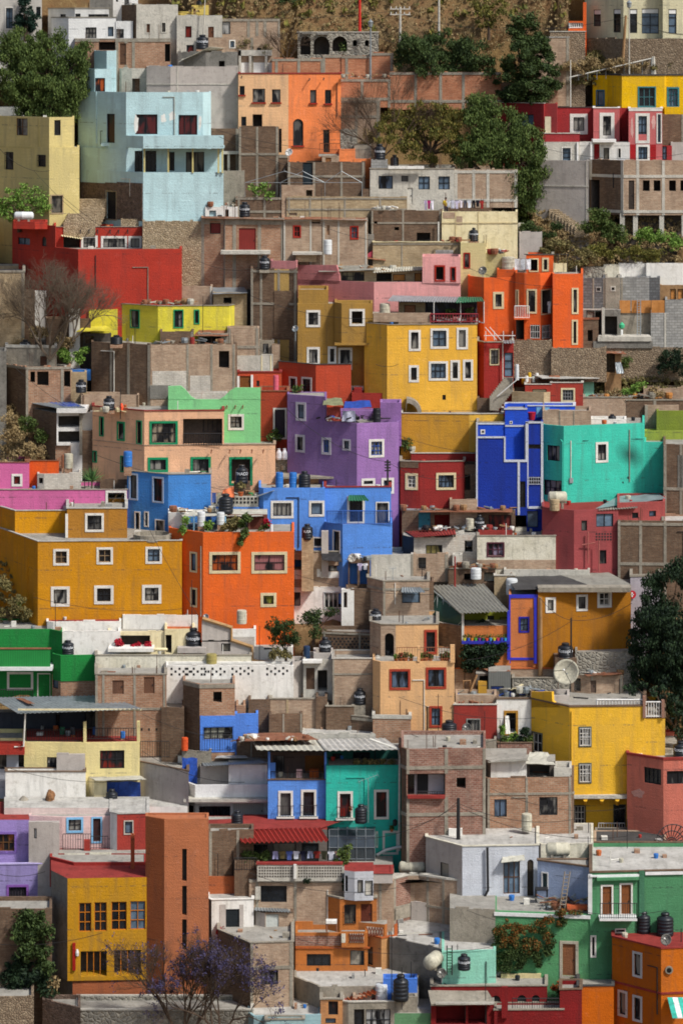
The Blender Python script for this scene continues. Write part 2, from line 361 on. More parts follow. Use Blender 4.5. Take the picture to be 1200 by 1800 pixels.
def V(x, yt, yb, c, w=(), d=7, o=0, par=.25, roof='rconc', cop=None, dl=None, dr=None, cols=(), beams=(), cw=5, frame='conc', found=4, cth=.07, rebar=0, ref=None):
    """A volume of a building: x = photo columns of its front corners, yt/yb = rows of its top and visible foot."""
    global vol
    NV[0] += 1; Y0 = (ref.Y0 if ref else Yp(yb))+o+(NV[0] % 5)*.0037
    if ref and found == 4: found = .04
    if isinstance(x, tuple) and len(x) == 2: pts = [(x[0], 0), (x[1], dr or 0)]
    elif isinstance(x, tuple):
        wl = (x[1]-x[0])*Y0/F; wr = (x[2]-x[1])*Y0/F
        pts = [(x[0], dl if dl is not None else (wl if wl < 3 else 3+(wl-3)*.5)), (x[1], 0), (x[2], dr if dr is not None else .1*wr)]
    else: pts = x
    fr = [Vector(((a-600)*(Y0+b)/F, Y0+b)) for a, b in pts]
    L, R = fr[0], fr[-1]; yb_ = max(L.y, R.y, Y0)+d
    poly = fr+[Vector((R.x*yb_/R.y, yb_)), Vector((L.x*yb_/L.y, yb_))]
    zt = (HY-yt)*Y0/F; z0 = (HY-yb)*Y0/F; zb = z0-found; zr = zt-par
    cen = sum((Vector(p) for p in fr), Vector((0, 0)))/len(fr)
    pr = ensure((cen.x, cen.y+d/2, z0))
    vol = Vol(); vol.Y0 = Y0; vol.fr = fr; vol.px = [a for a, b in pts]; vol.zt = zt; vol.zr = zr; vol.z0 = z0; vol.d = d; vol.yt = yt; vol.yb = yb; vol.c = c; vol.par = pr; vol.zb = zb; VOLS.append((min(p.x for p in poly), max(p.x for p in poly), Y0, yb_, z0))
    cs = c if isinstance(c, list) else [c]*(len(fr)-1)
    wb = MB(); faces = []
    for i in range(len(fr)-1):
        A, B = fr[i], fr[i+1]; T = (B-A); ln = T.length; T = T/ln; N = Vector((T.y, -T.x))
        faces.append((A, B, T, N, ln))
    vol.faces = faces
    holes = [[] for _ in faces]; wins = []
    for wd in w:
        x0, y0, x1, y1, op = wd; q = parse(op); fi = face_at((x0+x1)/2)
        s = q['w'] if q['s'] else 0
        sx = min(s, (x1-x0)*.3); sy = min(s, (y1-y0)*.3)
        u0, u1 = uat(fi, x0), uat(fi, x1); Yw = yat(fi, (x0+x1)/2)
        Z0, Z1 = (HY-y1)*Yw/F, (HY-y0)*Yw/F; Z0 = max(Z0, z0-found+.05); Z1 = min(Z1, zt-.03)
        u0 = max(u0, .03); u1 = min(u1, faces[fi][4]-.03)
        if u1-u0 < .1 or Z1-Z0 < .1: continue
        e = sx*Yw/F; ez = sy*Yw/F
        hole = (u0+e, u1-e, Z0+ez, Z1-ez)
        holes[fi].append(hole); wins.append((fi, (u0, u1, Z0, Z1), hole, q))
    for fi, (A, B, T, N, ln) in enumerate(faces):
        us = sorted({0, ln}|{h[0] for h in holes[fi]}|{h[1] for h in holes[fi]}); zs = sorted({zb, zt}|{h[2] for h in holes[fi]}|{h[3] for h in holes[fi]})
        def pt(u, z, dn=0, A=A, T=T, N=N): q = A+T*u+N*dn; return (q.x, q.y, z)
        for a, b in zip(us, us[1:]):
            for e, f in zip(zs, zs[1:]):
                um, zm = (a+b)/2, (e+f)/2
                if any(h[0] < um < h[1] and h[2] < zm < h[3] for h in holes[fi]): continue
                wb.face([pt(a, e), pt(b, e), pt(b, f), pt(a, f)], cs[fi])
        for (wfi, outer, h, q) in wins:
            if wfi != fi: continue
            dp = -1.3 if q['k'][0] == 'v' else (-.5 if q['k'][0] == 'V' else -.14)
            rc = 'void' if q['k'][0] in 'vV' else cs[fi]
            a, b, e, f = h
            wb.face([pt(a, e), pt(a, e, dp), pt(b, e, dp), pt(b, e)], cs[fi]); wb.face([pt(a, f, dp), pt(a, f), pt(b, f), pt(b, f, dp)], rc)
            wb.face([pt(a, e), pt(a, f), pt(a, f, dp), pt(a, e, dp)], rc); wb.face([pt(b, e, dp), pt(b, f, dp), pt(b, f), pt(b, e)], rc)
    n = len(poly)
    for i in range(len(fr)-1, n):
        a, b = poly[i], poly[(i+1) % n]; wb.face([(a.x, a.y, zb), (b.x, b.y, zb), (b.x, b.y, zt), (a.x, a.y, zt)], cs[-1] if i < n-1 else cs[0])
    inn = inset([tuple(p) for p in poly], .16)
    if par > .02:
        for i in range(n):
            a, b, a2, b2 = poly[i], poly[(i+1) % n], inn[i], inn[(i+1) % n]
            cc = cs[min(i, len(cs)-1)] if i < len(fr)-1 else cs[-1]
            wb.face([(a.x, a.y, zt), (b.x, b.y, zt), (b2.x, b2.y, zt), (a2.x, a2.y, zt)], cc)
            wb.face([(a2.x, a2.y, zt), (b2.x, b2.y, zt), (b2.x, b2.y, zr), (a2.x, a2.y, zr)], cc)
    wb.build('wall', pr)
    rb = MB(); zz = zr if par > .02 else zt
    rp = [(p.x, p.y, zz) for p in (inn if par > .02 else poly)]
    rb.face(rp, roof); rb.face([(x, y, z-.12) for x, y, z in rp][::-1], roof)
    rb.build('roof', pr)
    if cop:
        cb = MB(); out = inset([tuple(p) for p in poly], -.05)
        for i in range(n):
            a, b, a2, b2 = out[i], out[(i+1) % n], inn[i], inn[(i+1) % n]
            cb.prism([(a.x, a.y, zt+.004), (b.x, b.y, zt+.004), (b2.x, b2.y, zt+.004), (a2.x, a2.y, zt+.004)], (0, 0, 1), cth, cop)
        cb.build('coping', pr)
    for wi in wins: window(*wi)
    # concrete frame on unfinished brick walls
    if cols or beams:
        fb = MB()
        for k, cx in enumerate(cols):
            fi = face_at(cx); A, B, T, N, ln = faces[fi]; u0, u1 = max(uat(fi, cx-cw/2), 0), min(uat(fi, cx+cw/2), ln)
            if u1-u0 < .03: continue
            cut = sorted([(h[2], h[3]) for h in holes[fi] if h[0] < u1 and h[1] > u0]); z = zb
            for a, b in cut+[(zt-.01, zt)]:
                if a > z: fb.box(tuple(A+T*u0)+(z,), tuple(T*(u1-u0))+(0,), tuple(N*.03)+(0,), (0, 0, a-z), frame)
                z = max(z, b)
        for by in beams:
            for fi, (A, B, T, N, ln) in enumerate(faces):
                Yw = (A.y+B.y)/2; z2 = (HY-by+cw/2)*Y0/F; z1 = z2-cw*Y0/F; z2 = min(z2, zt-.005)
                if z2 <= z1: continue
                cut = sorted([(h[0], h[1]) for h in holes[fi] if h[2] < z2 and h[3] > z1]); u = .0
                for a, b in cut+[(ln, ln)]:
                    if a > u: fb.box(tuple(A+T*u)+(z1,), tuple(T*(a-u))+(0,), tuple(N*.045)+(0,), (0, 0, z2-z1), frame)
                    u = max(u, b)
        fb.build('concrete_frame', pr)
    c0 = cs[-1]
    if not cop and (c0 in NAMED) and c0 not in ('void', 'glass', 'rred') and zt-z0 > .8:
        bc = MB()
        for A, B, T, N, ln in faces:
            u = rnd()*.5
            while u < ln-.25:
                l = .2+rnd()*.9
                if rnd() < .55: q = A+T*u-N*.15; bc.box((q.x, q.y, zt-.01), tuple(T*min(l, ln-u))+(0,), tuple(N*.15)+(0,), (0, 0, .02+.11*rnd()**2), c0)
                u += l+rnd()*.3
        bc.build('broken_course', pr)
    dp_ = MB()
    for fi, (A, B, T, N, ln) in enumerate(faces):
        if ln > 3.2 and zt-z0 > 3 and rnd() < .6:
            for _ in range(random.choice((1, 1, 2))):
                u = ln*(.06+.88*rnd())
                if any(h[0]-.25 < u < h[1]+.25 for h in holes[fi]): continue
                q = A+T*u; c_ = random.choice(('pvc', 'iron', 'conc', cs[fi])); za = z0+(zt-z0)*rnd()*.5; zc = zt-rnd()*(zt-z0)*.3; dp_.box((q.x, q.y, za), tuple(T*.05)+(0,), tuple(N*.07)+(0,), (0, 0, zc-za), c_)
                if rnd() < .5: q2 = A+T*max(0, u-.9*rnd()-.3); dp_.box((q2.x, q2.y, zc-.05), tuple(q-q2)+(0,), tuple(N*.06)+(0,), (0, 0, .045), c_)
                if rnd() < .3: dp_.box((q.x-.1, q.y, za-.3), tuple(T*.28)+(0,), tuple(N*.13)+(0,), (0, 0, .36), 'metal')
    dp_.build('downpipe', pr)
    wd = (R-L).length
    if wd > 3 and d >= 3.5 and par > .04:
        rc = MB()
        for i in range(int(2+wd*.8)):
            t_ = .08+.84*rnd(); p = L.lerp(R, t_); yy = p.y+.4+rnd()*(d-1.4); xx = p.x*yy/p.y; k = rnd()
            if k < .3: rc.bx(xx, xx+.15+.3*rnd(), yy, yy+.2+.3*rnd(), zr, zr+.12+.25*rnd(), random.choice(('conc', 'brick', 'block', 'pvc')))
            elif k < .55: rc.tube([(xx, yy, zr+.04), (xx+(rnd()-.5)*2, yy+(rnd()-.5)*1.5, zr+.04)], .03+.02*rnd(), random.choice(('pvc', 'iron', 'rust', 'wood')), 5)
            elif k < .75: rc.tube([(xx, yy, zr), (xx, yy, zr+.4+.7*rnd())], .03, random.choice(('pvc', 'iron', 'rebar')), 5)
            else: s_ = .1+.1*rnd(); rc.lathe((xx, yy, zr), [(s_*.8, 0), (s_, s_*1.3), (s_*.9, s_*1.8)], random.choice(('p#c8c8c0', 'blue', 'terra', 'tankw', 'black', 'p#a03028', 'metal')), 8)
        rc.build('roof_clutter', pr)
    if rebar:
        rbm = MB()
        for k in range(rebar):
            A, B, T, N, ln = faces[random.randrange(len(faces))]; q = A+T*(rnd()*ln)-N*(.08+(.0 if rnd() < .6 else rnd()*3))
            hh = .5+rnd()*1.1
            for j in range(random.choice((2, 3, 4))):
                dx, dy = (rnd()-.5)*.2, (rnd()-.5)*.1; rbm.tube([(q.x+dx, q.y+dy, zr-.05), (q.x+dx*1.4, q.y+dy, zt+hh*(.7+.3*rnd()))], .012, 'rebar', 4)
        rbm.build('rebar', pr)
    return vol
def face_at(px):
    for i in range(len(vol.px)-1):
        if px <= vol.px[i+1]: return i
    return len(vol.px)-2
def uat(fi, px):
    A, B, T, N, ln = vol.faces[fi]; k = (px-600)/F     # (A+T*u).x = k*(A+T*u).y
    den = T.x-k*T.y
    return (k*A.y-A.x)/den
def yat(fi, px): A, B, T, N, ln = vol.faces[fi]; return (A+T*uat(fi, px)).y
def window(fi, outer, h, q):
    A, B, T, N, ln = vol.faces[fi]; pr = vol.par
    def pt(u, z, dn=0): p = A+T*u+N*dn; return (p.x, p.y, z)
    u0, u1, z0, z1 = h; k = q['k']
    isdoor = k[0] == 'd'
    mb = MB(); T3 = (T.x, T.y, 0); N3 = (N.x, N.y, 0)
    def bar(ua, ub, za, zb_, dn, th, c, m=None): (m or mb).box(pt(ua, za, dn), tuple(T*(ub-ua))+(0,), tuple(N*th)+(0,), (0, 0, zb_-za), c)
    fc = q['mc'] if q['m'] or not isdoor else k[1:]
    fw = .045
    void = k[0] == 'v'
    nm = 'door' if isdoor else ('opening' if void or k[0] == 'V' else 'window')
    if void or k[0] == 'V':
        dp = -1.3 if void else -.5
        mb.face([pt(u0, z0, dp), pt(u1, z0, dp), pt(u1, z1, dp), pt(u0, z1, dp)], 'void')
        if q['m'] is None:
            w_ = mb.build('opening', pr)
        else: w_ = None
    elif isdoor:
        bar(u0, u1, z0, z1, -.12, .05, k[1:])
        w_ = mb.build('door', pr); 
    else: w_ = None
    if w_ is None:
        if not (void or k[0] == 'V' or isdoor):
            for a in ((u0, u0+fw, z0, z1), (u1-fw, u1, z0, z1)): bar(*a, -.11, .05, fc)
            for a in ((u0+fw, u1-fw, z0, z0+fw), (u0+fw, u1-fw, z1-fw, z1)): bar(*a, -.11, .05, fc)
        if q['m']:
            a, b = q['m']
            for i in range(1, a): uu = u0+(u1-u0)*i/a; bar(uu-.022, uu+.022, z0+fw, z1-fw, -.105, .04, q['mc'])
            for i in range(1, b): zz = z0+(z1-z0)*i/b; bar(u0+fw, u1-fw, zz-.02, zz+.02, -.112, .04, q['mc'])
        w_ = mb.build(nm, pr)
    if w_ is None: return
    ORG[w_.name] = ORG[pr.name]
    if not (void or k[0] == 'V' or isdoor):
        k = random.choice(('g', 'g', 'g', 'c#6e6c68', 'c#7a7468', 'b')) if k == 'g' else k; p = MB(); pc = PK.get(k, k if (k in NAMED or '#' in k) else 'glass'); e = .012
        p.face([pt(u0, z0, -.13), pt(u1, z0, -.13), pt(u1, z1, -.13), pt(u0, z1, -.13)], pc); p.build('pane', w_)
    if isdoor:
        p = MB(); p.box(pt(u1-.16, (z0*.55+z1*.45), -.07), tuple(T*.05)+(0,), tuple(N*.04)+(0,), (0, 0, .12), 'iron'); p.build('handle', w_)
    if q['s']:
        p = MB(); a, b, e, f = outer
        def seg(ua, ub, za, zb_):
            if ub-ua > .01 and zb_-za > .01: p.box(pt(ua, za, -.02), tuple(T*(ub-ua))+(0,), tuple(N*.06)+(0,), (0, 0, zb_-za), q['s'])
        seg(a, u0, e, f); seg(u1, b, e, f); seg(u0, u1, z1, f); seg(u0, u1, e, z0); p.build('frame', w_)
    if q['l']:
        p = MB(); p.box(pt(u0-.08, z0-.10, .0), tuple(T*(u1-u0+.16))+(0,), tuple(N*.13)+(0,), (0, 0, .10), q['l']); p.build('sill', w_)
    if q['a']:
        p = MB(); r = (u1-u0)/2; cx = (u0+u1)/2; n_ = 8; cc = q['s'] or (vol.c if not isinstance(vol.c, list) else vol.c[fi])
        for sgn in (-1, 1):
            arc = [pt(cx+sgn*r*math.cos(math.pi/2*i/n_), z1-r+r*math.sin(math.pi/2*i/n_), -.1) for i in range(n_+1)]
            p.prism(arc+[pt(cx+sgn*r, z1, -.1)], N3, .1, cc)
        p.build('arch', w_)
    if q['r'] or q['R']:
        p = MB(); c = q['r'] or q['R']; full = bool(q['R']); zt_ = z1 if full else z0+min(.95, (z1-z0)*.5); ou = .06 if full else .32
        a, b = (u0, u1) if full else (outer[0]-.05, outer[1]+.05)
        nb = max(3, int((b-a)/.16))
        for i in range(nb+1): uu = a+(b-a)*i/nb; p.box(pt(uu-.011, z0, ou), tuple(T*.022)+(0,), tuple(N*.022)+(0,), (0, 0, zt_-z0), c)
        for zz in ((z0+.03, zt_-.03) if not full else (z0+.05, (z0+zt_)/2, zt_-.05)): p.box(pt(a, zz-.015, ou-.02), tuple(T*(b-a))+(0,), tuple(N*.03)+(0,), (0, 0, .03), c)
        if not full:
            for uu in (a, b-.02): p.box(pt(uu, zt_-.05, 0), tuple(T*.02)+(0,), tuple(N*ou)+(0,), (0, 0, .03), c)
            p.box(pt(a-.05, z0-.1, -.0), tuple(T*(b-a+.1))+(0,), tuple(N*(ou+.08))+(0,), (0, 0, .08), q['s'] or 'concl')
        p.build('grille' if full else 'railing', w_)
def Pn(rects, c, out=.04, inn=0., name='panel'):
    """boxes laid on the last volume's face: (x0, x1, ytop, ybottom) in photo pixels"""
    if isinstance(rects, tuple): rects = [rects]
    mb = MB()
    for x0, x1, y0, y1 in rects:
        fi = face_at((x0+x1)/2); A, B, T, N, ln = vol.faces[fi]; u0, u1 = uat(fi, x0), uat(fi, x1); Yw = yat(fi, (x0+x1)/2)
        za, zb_ = (HY-y1)*Yw/F, (HY-y0)*Yw/F; p = A+T*u0-N*inn
        mb.box((p.x, p.y, za), tuple(T*(u1-u0))+(0,), tuple(N*(out+inn))+(0,), (0, 0, zb_-za), c)
    return mb.build(name, vol.par)
def Pp(poly, c, out=.0, inn=.2, name='parapet'):
    fi = face_at(sum(p[0] for p in poly)/len(poly)); A, B, T, N, ln = vol.faces[fi]; pp = []
    for x, y in poly: u = uat(fi, x); Yw = (A+T*u).y; p = A+T*u-N*inn; pp.append((p.x, p.y, (HY-y)*Yw/F))
    mb = MB(); mb.prism(pp, (N.x, N.y, 0), out+inn, c); return mb.build(name, vol.par)
def W3(px, py, dy): return P(px, py, vol.Y0+dy)
def Patch(cx, cy, rx, ry, c, n=14, name='bare_patch'):
    fi = face_at(cx); A, B, T, N, ln = vol.faces[fi]; pp = []
    for i in range(n):
        a = 2*math.pi*i/n; k_ = .65+.5*rnd(); x, y = cx+rx*k_*math.cos(a), cy+ry*k_*math.sin(a); u = uat(fi, x); p = A+T*u; pp.append((p.x, p.y, (HY-y)*p.y/F))
    mb = MB(); mb.prism(pp, (N.x, N.y, 0), .006, c); return mb.build(name, vol.par)
def Bx(x0, x1, yt, yb, dy, dep, c, name='ledge'):
    Y = vol.Y0+dy; a = P(x0, yb, Y); b = P(x1, yt, Y); mb = MB(); mb.bx(a.x, b.x, Y, Y+dep, a.z, b.z, c); return mb.build(name, vol.par)
def Tb(pts, r, c, name='pipe', n=6):
    mb = MB(); mb.tube([W3(*p) for p in pts], r, c, n); return mb.build(name, vol.par)
def Tbs(lines, r, c, name='pipe', n=6):
    mb = MB()
    for pts in lines: mb.tube([W3(*p) for p in pts], r, c, n)
    return mb.build(name, vol.par)
def rails(mb, a, b, h, c, sp=.16, r=.014, slant=None):
    a, b = Vector(a), Vector(b); n = max(2, int((b-a).length/sp))
    for i in range(n+1):
        p = a.lerp(b, i/n); mb.tube([p, p+Vector((0, 0, h))], r if i % 8 else r*1.6, c, 4)
    mb.tube([a+Vector((0, 0, h)), b+Vector((0, 0, h))], r*1.7, c, 4); mb.tube([a+Vector((0, 0, .07)), b+Vector((0, 0, .07))], r*1.2, c, 4)
def Rl(x0, x1, yt, yb, dy, c='iron', dy2=None, sp=.16, r=.014, name='railing'):
    mb = MB(); a = W3(x0, yb, dy); b = W3(x1, yb, dy if dy2 is None else dy2); b.z = a.z if dy2 is None else b.z
    rails(mb, a, b, (yb-yt)*vol.Y0/F, c, sp, r); return mb.build(name, vol.par)
def sheet_mb(mb, q, c, corr=True, th=.02, amp=.035, per=.2):
    a, b, c2, d = [Vector(p) for p in q]       # front-left, front-right, back-right, back-left
    n = max(2, int((b-a).length/(per/4))) if corr else 6
    up = (b-a).cross(d-a).normalized()
    if up.z < 0: up = -up
    i0 = len(mb.v); m = mb.mi(c); R = 2 if corr else 5
    jit = [[(rnd()-.5)*.05 for _ in range(R+1)] for _ in range(n+1)]
    for i in range(n+1):
        t = i/n; f = a.lerp(b, t); k = d.lerp(c2, t); off = math.sin(i*math.pi/2)*amp if corr else 0
        for j in range(R+1):
            p = f.lerp(k, j/R)+up*(off+(jit[i][j] if not corr else 0)); mb.v.append(tuple(p)); mb.v.append(tuple(p-up*th))
    w = 2*(R+1)
    for i in range(n):
        for j in range(R):
            p = i0+i*w+2*j; mb.f.append((p, p+w, p+w+2, p+2)); mb.f.append((p+1, p+3, p+w+3, p+w+1)); mb.m += [m, m]
        p = i0+i*w; mb.f.append((p, p+1, p+w+1, p+w)); p += 2*R; mb.f.append((p, p+w, p+w+1, p+1)); mb.m += [m, m]
    for j in range(R):
        p = i0+2*j; mb.f.append((p, p+2, p+3, p+1)); p += n*w; mb.f.append((p, p+1, p+3, p+2)); mb.m += [m, m]
def Sh(q, c, corr=True, name='awning', amp=.035, per=.2, th=.02):
    mb = MB(); sheet_mb(mb, [W3(*p) for p in q], c, corr, th, amp, per); return mb.build(name, vol.par)
def Scrap(x0, x1, y, yh, dy, dd, c=('wood', 'rust', 'sheet', 'conc'), n=12, name='scrap_pile'):
    """loose boards, sheets and rubble lying on the roof of the last volume"""
    mb = MB(); Y = vol.Y0
    for i in range(n):
        px = x0+(x1-x0)*rnd(); yy = dy+dd*rnd(); base = W3(px, y, yy); l = .2+rnd()*.8; a = rnd()*math.pi; h = rnd()*(yh)*Y/F
        ax = Vector((math.cos(a)*l, math.sin(a)*l*.6, (rnd()-.5)*.4)); ay = Vector((-math.sin(a), math.cos(a), 0))*(.05+.16*rnd())
        mb.box(base+Vector((0, 0, h*.5)), ax, ay, (0, 0, .03+.08*rnd()), random.choice(c))
        if i % 3 == 0:
            b2 = W3(x0+(x1-x0)*rnd(), y, dy+dd*rnd()); s_ = .1+.2*rnd(); mb.lathe(tuple(b2), [(s_*.8, 0), (s_, s_*.9), (s_*.9, s_*1.5)], random.choice(c), 8)
    return mb.build(name, vol.par)
# ---------------------------------------------------------------- loose things
def spot(px, pyb, v=None, dy=None):
    """point on the roof of volume v seen at photo pixel (px, pyb)"""
    v = v or vol; z = v.zr
    if dy is not None:
        Y = v.Y0+dy
        if dy < 0: z = (HY-pyb)*Y/F                  # stands in front of the volume, on what is there
    else:
        Y = v.zt*F/(HY-pyb) if pyb-HY > 30 else v.Y0+1.5
        Y = min(max(Y, v.Y0+.6), v.Y0+min(v.d-.6, 3.2))
    return Vector(((px-600)*Y/F, Y, z))
def text_mesh(mb, body, size, cen, R, zc, c='letter'):
    cu = bpy.data.curves.new('lettering', 'FONT'); cu.body = body; cu.size = size; cu.align_x = 'CENTER'; cu.align_y = 'CENTER'; cu.extrude = .004
    ob = bpy.data.objects.new('lettering', cu); C.objects.link(ob)
    dg = bpy.context.evaluated_depsgraph_get(); me = bpy.data.meshes.new_from_object(ob.evaluated_get(dg))
    i = len(mb.v); m = mb.mi(c)
    for v in me.vertices:
        a = v.co.x/R; r = R+.012+v.co.z; mb.v.append((cen[0]+math.sin(a)*r, cen[1]-math.cos(a)*r, zc+v.co.y))
    for f in me.polygons: mb.f.append(tuple(i+k for k in f.vertices)); mb.m.append(m)
    bpy.data.objects.remove(ob); bpy.data.meshes.remove(me); bpy.data.curves.remove(cu)
def tank(px, yt, yb, w, label, v=None, text='Rotoplas', dy=None, c='black', z=None, grp='black water tanks on the roofs', stand=0):
    """moulded roof water tank; px = centre column, w = width in photo pixels"""
    b = spot(px, yb, v, dy); k = b.y/F; R = w*k/2; ztop = (HY-yt)*k; zb = (HY-yb)*k
    o = root('water_tank', (b.x, b.y, b.z), label, 'water tank', grp)
    if zb > b.z+.08:                                   # a masonry plinth lifts it to where it is seen
        s = MB(); s.bx(b.x-R*.95, b.x+R*.95, b.y-R*.9, b.y+R*.9, b.z-.02, zb, 'brick' if rnd() < .5 else 'conc'); s.build('plinth', o)
    else: zb = b.z
    h = max(ztop-zb, R*1.2); m = MB(); cen = (b.x, b.y, zb)
    pr = [(R*.94, 0), (R*.97, .05*h)]
    for t in (.14, .30, .46, .60): pr += [(R, h*(t-.03)), (R, h*(t+.025)), (R*.955, h*(t+.04)), (R*.955, h*(t+.08))]
    pr += [(R, h*.72), (R*.9, h*.78), (R*.56, h*.85), (R*.42, h*.88), (R*.42, h*.90)]
    m.lathe(cen, pr, c, 22); m.build('tank_body', o, True)
    l = MB(); l.lathe(cen, [(R*.5, h*.90), (R*.52, h*.91), (R*.52, h*.965), (R*.44, h), (R*.05, h*1.005)], c, 18); l.build('lid', o)
    if text:
        t = MB(); text_mesh(t, text, R*.62, cen, R, zb+h*.55); t.build('lettering', o)
    return o
def drum(px, yt, yb, w, label, c='blue', v=None, dy=None, name='drum', grp=None, cat='drum'):
    b = spot(px, yb, v, dy); k = b.y/F; R = w*k/2; zt = (HY-yt)*k; zb = (HY-yb)*k
    o = root(name, (b.x, b.y, b.z), label, cat, grp)
    if zb > b.z+.08:
        s = MB(); s.bx(b.x-R*.8, b.x+R*.8, b.y-R*.8, b.y+R*.8, b.z-.02, zb, 'brick'); s.build('plinth', o)
    else: zb = b.z
    h = max(zt-zb, R); m = MB(); m.lathe((b.x, b.y, zb), [(R*.92, 0), (R*.96, .03*h), (R*.96, .3*h), (R, .32*h), (R, .36*h), (R*.96, .38*h), (R*.96, .63*h), (R, .65*h), (R, .69*h), (R*.96, .71*h), (R*.96, .95*h), (R*.9, h*.97), (R*.9, h)], c, 20); m.build('body', o, False)
    l = MB(); l.lathe((b.x, b.y, zb), [(R*.88, h*.985), (R*.88, h*1.02), (R*.1, h*1.03)], c, 18); l.build('lid', o); return o
def gastank(px0, px1, yt, yb, label, v=None, dy=None, c='tankw', ang=0):
    """lying cylinder (gas or asbestos-cement tank) on two saddles"""
    b = spot((px0+px1)/2, yb, v, dy); k = b.y/F; R = (yb-yt)*k/2*.85; L = (px1-px0)*k/2; zc = max((HY-(yt+yb)/2)*k, b.z+R)
    o = root('gas_tank', tuple(b), label, 'gas tank'); d = Vector((math.cos(ang), math.sin(ang), 0)); m = MB(); L = max(L, R*1.2)
    pr = [(.02, -L), (R*.55, -L*.97), (R*.85, -L*.9), (R, -L*.78), (R, -L*.2), (R*1.03, -L*.18), (R*1.03, -L*.12), (R, -L*.1), (R, L*.78), (R*.85, L*.9), (R*.55, L*.97), (.02, L)]
    m.lathe((b.x, b.y, zc), pr, c, 20, dirv=d); m.build('cylinder', o, True)
    for s in (-.5, .5):
        q = Vector((b.x, b.y, 0))+d*(L*s); sm = MB(); sm.bx(q.x-.08, q.x+.08, b.y-R*.7, b.y+R*.7, b.z-.02, zc-R*.7, 'conc'); sm.build('saddle', o)
    return o
def dish(px, py, r, label, v=None, dy=1.0, mesh=False, dirv=(-.5, -1, .55), c='metal', pole=None):
    """satellite dish: centre at photo pixel (px,py), radius r pixels"""
    v = v or vol; Y = v.Y0+dy; ctr = P(px, py, Y); R = r*Y/F; d = Vector(dirv).normalized(); zb = v.zr if pole is None else (HY-pole)*Y/F
    o = root('satellite_dish', (ctr.x, Y, zb), label, 'satellite dish'); m = MB()
    U = d.cross(Vector((0, 0, 1))).normalized(); Wv = U.cross(d).normalized(); n, rn = 24, 6; base = ctr-d*(R*.18)
    def q(i, j): rr = R*j/rn; t = 2*math.pi*i/n; return base+U*math.cos(t)*rr+Wv*math.sin(t)*rr+d*(R*.36*(j/rn)**2)
    if mesh:
        for i in range(n): m.tube([q(i, j) for j in range(1, rn+1)], .03, 'iron', 4)
        for j in (2, 4, 6): m.tube([q(i % n, j) for i in range(n+1)], .035, 'iron', 4)
    else:
        i0 = len(m.v); mi = m.mi(c)
        for i in range(n):
            for j in range(rn+1): p = q(i, j); m.v.append(tuple(p)); m.v.append(tuple(p-d*.02))
        w = 2*(rn+1)
        for i in range(n):
            for j in range(rn):
                a = i0+i*w+2*j; b = i0+((i+1) % n)*w+2*j; m.f += [(a, b, b+2, a+2), (a+1, a+3, b+3, b+1)]; m.m += [mi, mi]
            a = i0+i*w+2*rn; b = i0+((i+1) % n)*w+2*rn; m.f.append((a, b, b+1, a+1)); m.m.append(mi)
    m.build('reflector', o, not mesh)
    s = MB(); fp = base+d*(R*.95); s.tube([q(0, rn), fp], .02, 'iron', 4); s.tube([q(8, rn), fp], .02, 'iron', 4); s.tube([q(16, rn), fp], .02, 'iron', 4); s.lathe(fp, [(.05+R*.03, 0), (.05+R*.03, .12), (.02, .16)], 'ironw', 8, dirv=d); s.build('feed_arm', o)
    t = MB(); t.tube([(ctr.x, Y+.1, zb), base], .03+R*.02, 'metal', 6); t.build('mast', o); return o
def antenna(px, yt, yb, label, v=None, dy=1.0, arms=5, w=14, tilt=0.):
    v = v or vol; Y = v.Y0+dy; a = P(px, yb, Y); a.z = min(a.z, v.zr) if v.zr > a.z-3 else a.z; b = P(px, yt, Y); o = root('tv_antenna', tuple(a), label, 'antenna')
    m = MB(); m.tube([a, b], .022, 'metal', 5); m.build('mast', o)
    e = MB(); L = w*Y/F/2; d = Vector((1, .25, tilt)).normalized(); e.tube([b-d*L, b+d*L], .014, 'metal', 4)
    for i in range(arms): p = b+d*L*(-1+2*i/(arms-1)); q = Vector((-.3, 1, .35))*.28; e.tube([p-q, p+q], .009, 'metal', 4)
    e.build('elements', o); return o
def pole(px, yt, yb, label, v=None, dy=0, r=.09, c='wood', Y=None, arm=0, name='utility_pole', cat='pole', lamp=False, grp=None, px2=None):
    Y = Y if Y is not None else v.Y0+dy; a = P(px2 if px2 else px, yb, Y); b = P(px, yt, Y); o = root(name, (a.x, Y, a.z-.6), label, cat, grp)
    m = MB(); m.tube([(a.x, Y, a.z-.6), b], [r*1.15, r*.85], c, 8); m.build('shaft', o)
    if arm:
        e = MB(); L = arm*Y/F/2
        for zz in (0.1, .55):
            e.box((b.x-L, Y-.05, b.z-zz-.12), (2*L, 0, 0), (0, .1, 0), (0, 0, .09), c)
            for s in (-.9, -.4, .4, .9): e.tube([(b.x+L*s, Y, b.z-zz-.03), (b.x+L*s, Y, b.z-zz+.13)], .035, 'ironw', 6)
        e.build('crossarm', o)
    if lamp:
        l = MB(); l.lathe((b.x, Y, b.z), [(.05, 0), (.16, .05), (.2, .4), (.24, .42), (.05, .6), (.02, .7)], 'metal', 8); l.build('lantern', o)
    return o
def wire(p0, p1, sag, label, r=.018, c='rope', n=14):
    """cable between two (px, py, Y) ends"""
    a, b = P(*p0), P(*p1); m = MB(); pts = []
    for i in range(n+1): t = i/n; p = a.lerp(b, t); p.z -= sag*4*t*(1-t); pts.append(p)
    m.tube(pts, r, c, 4); return tag(m.build('cable'), label, 'cable')
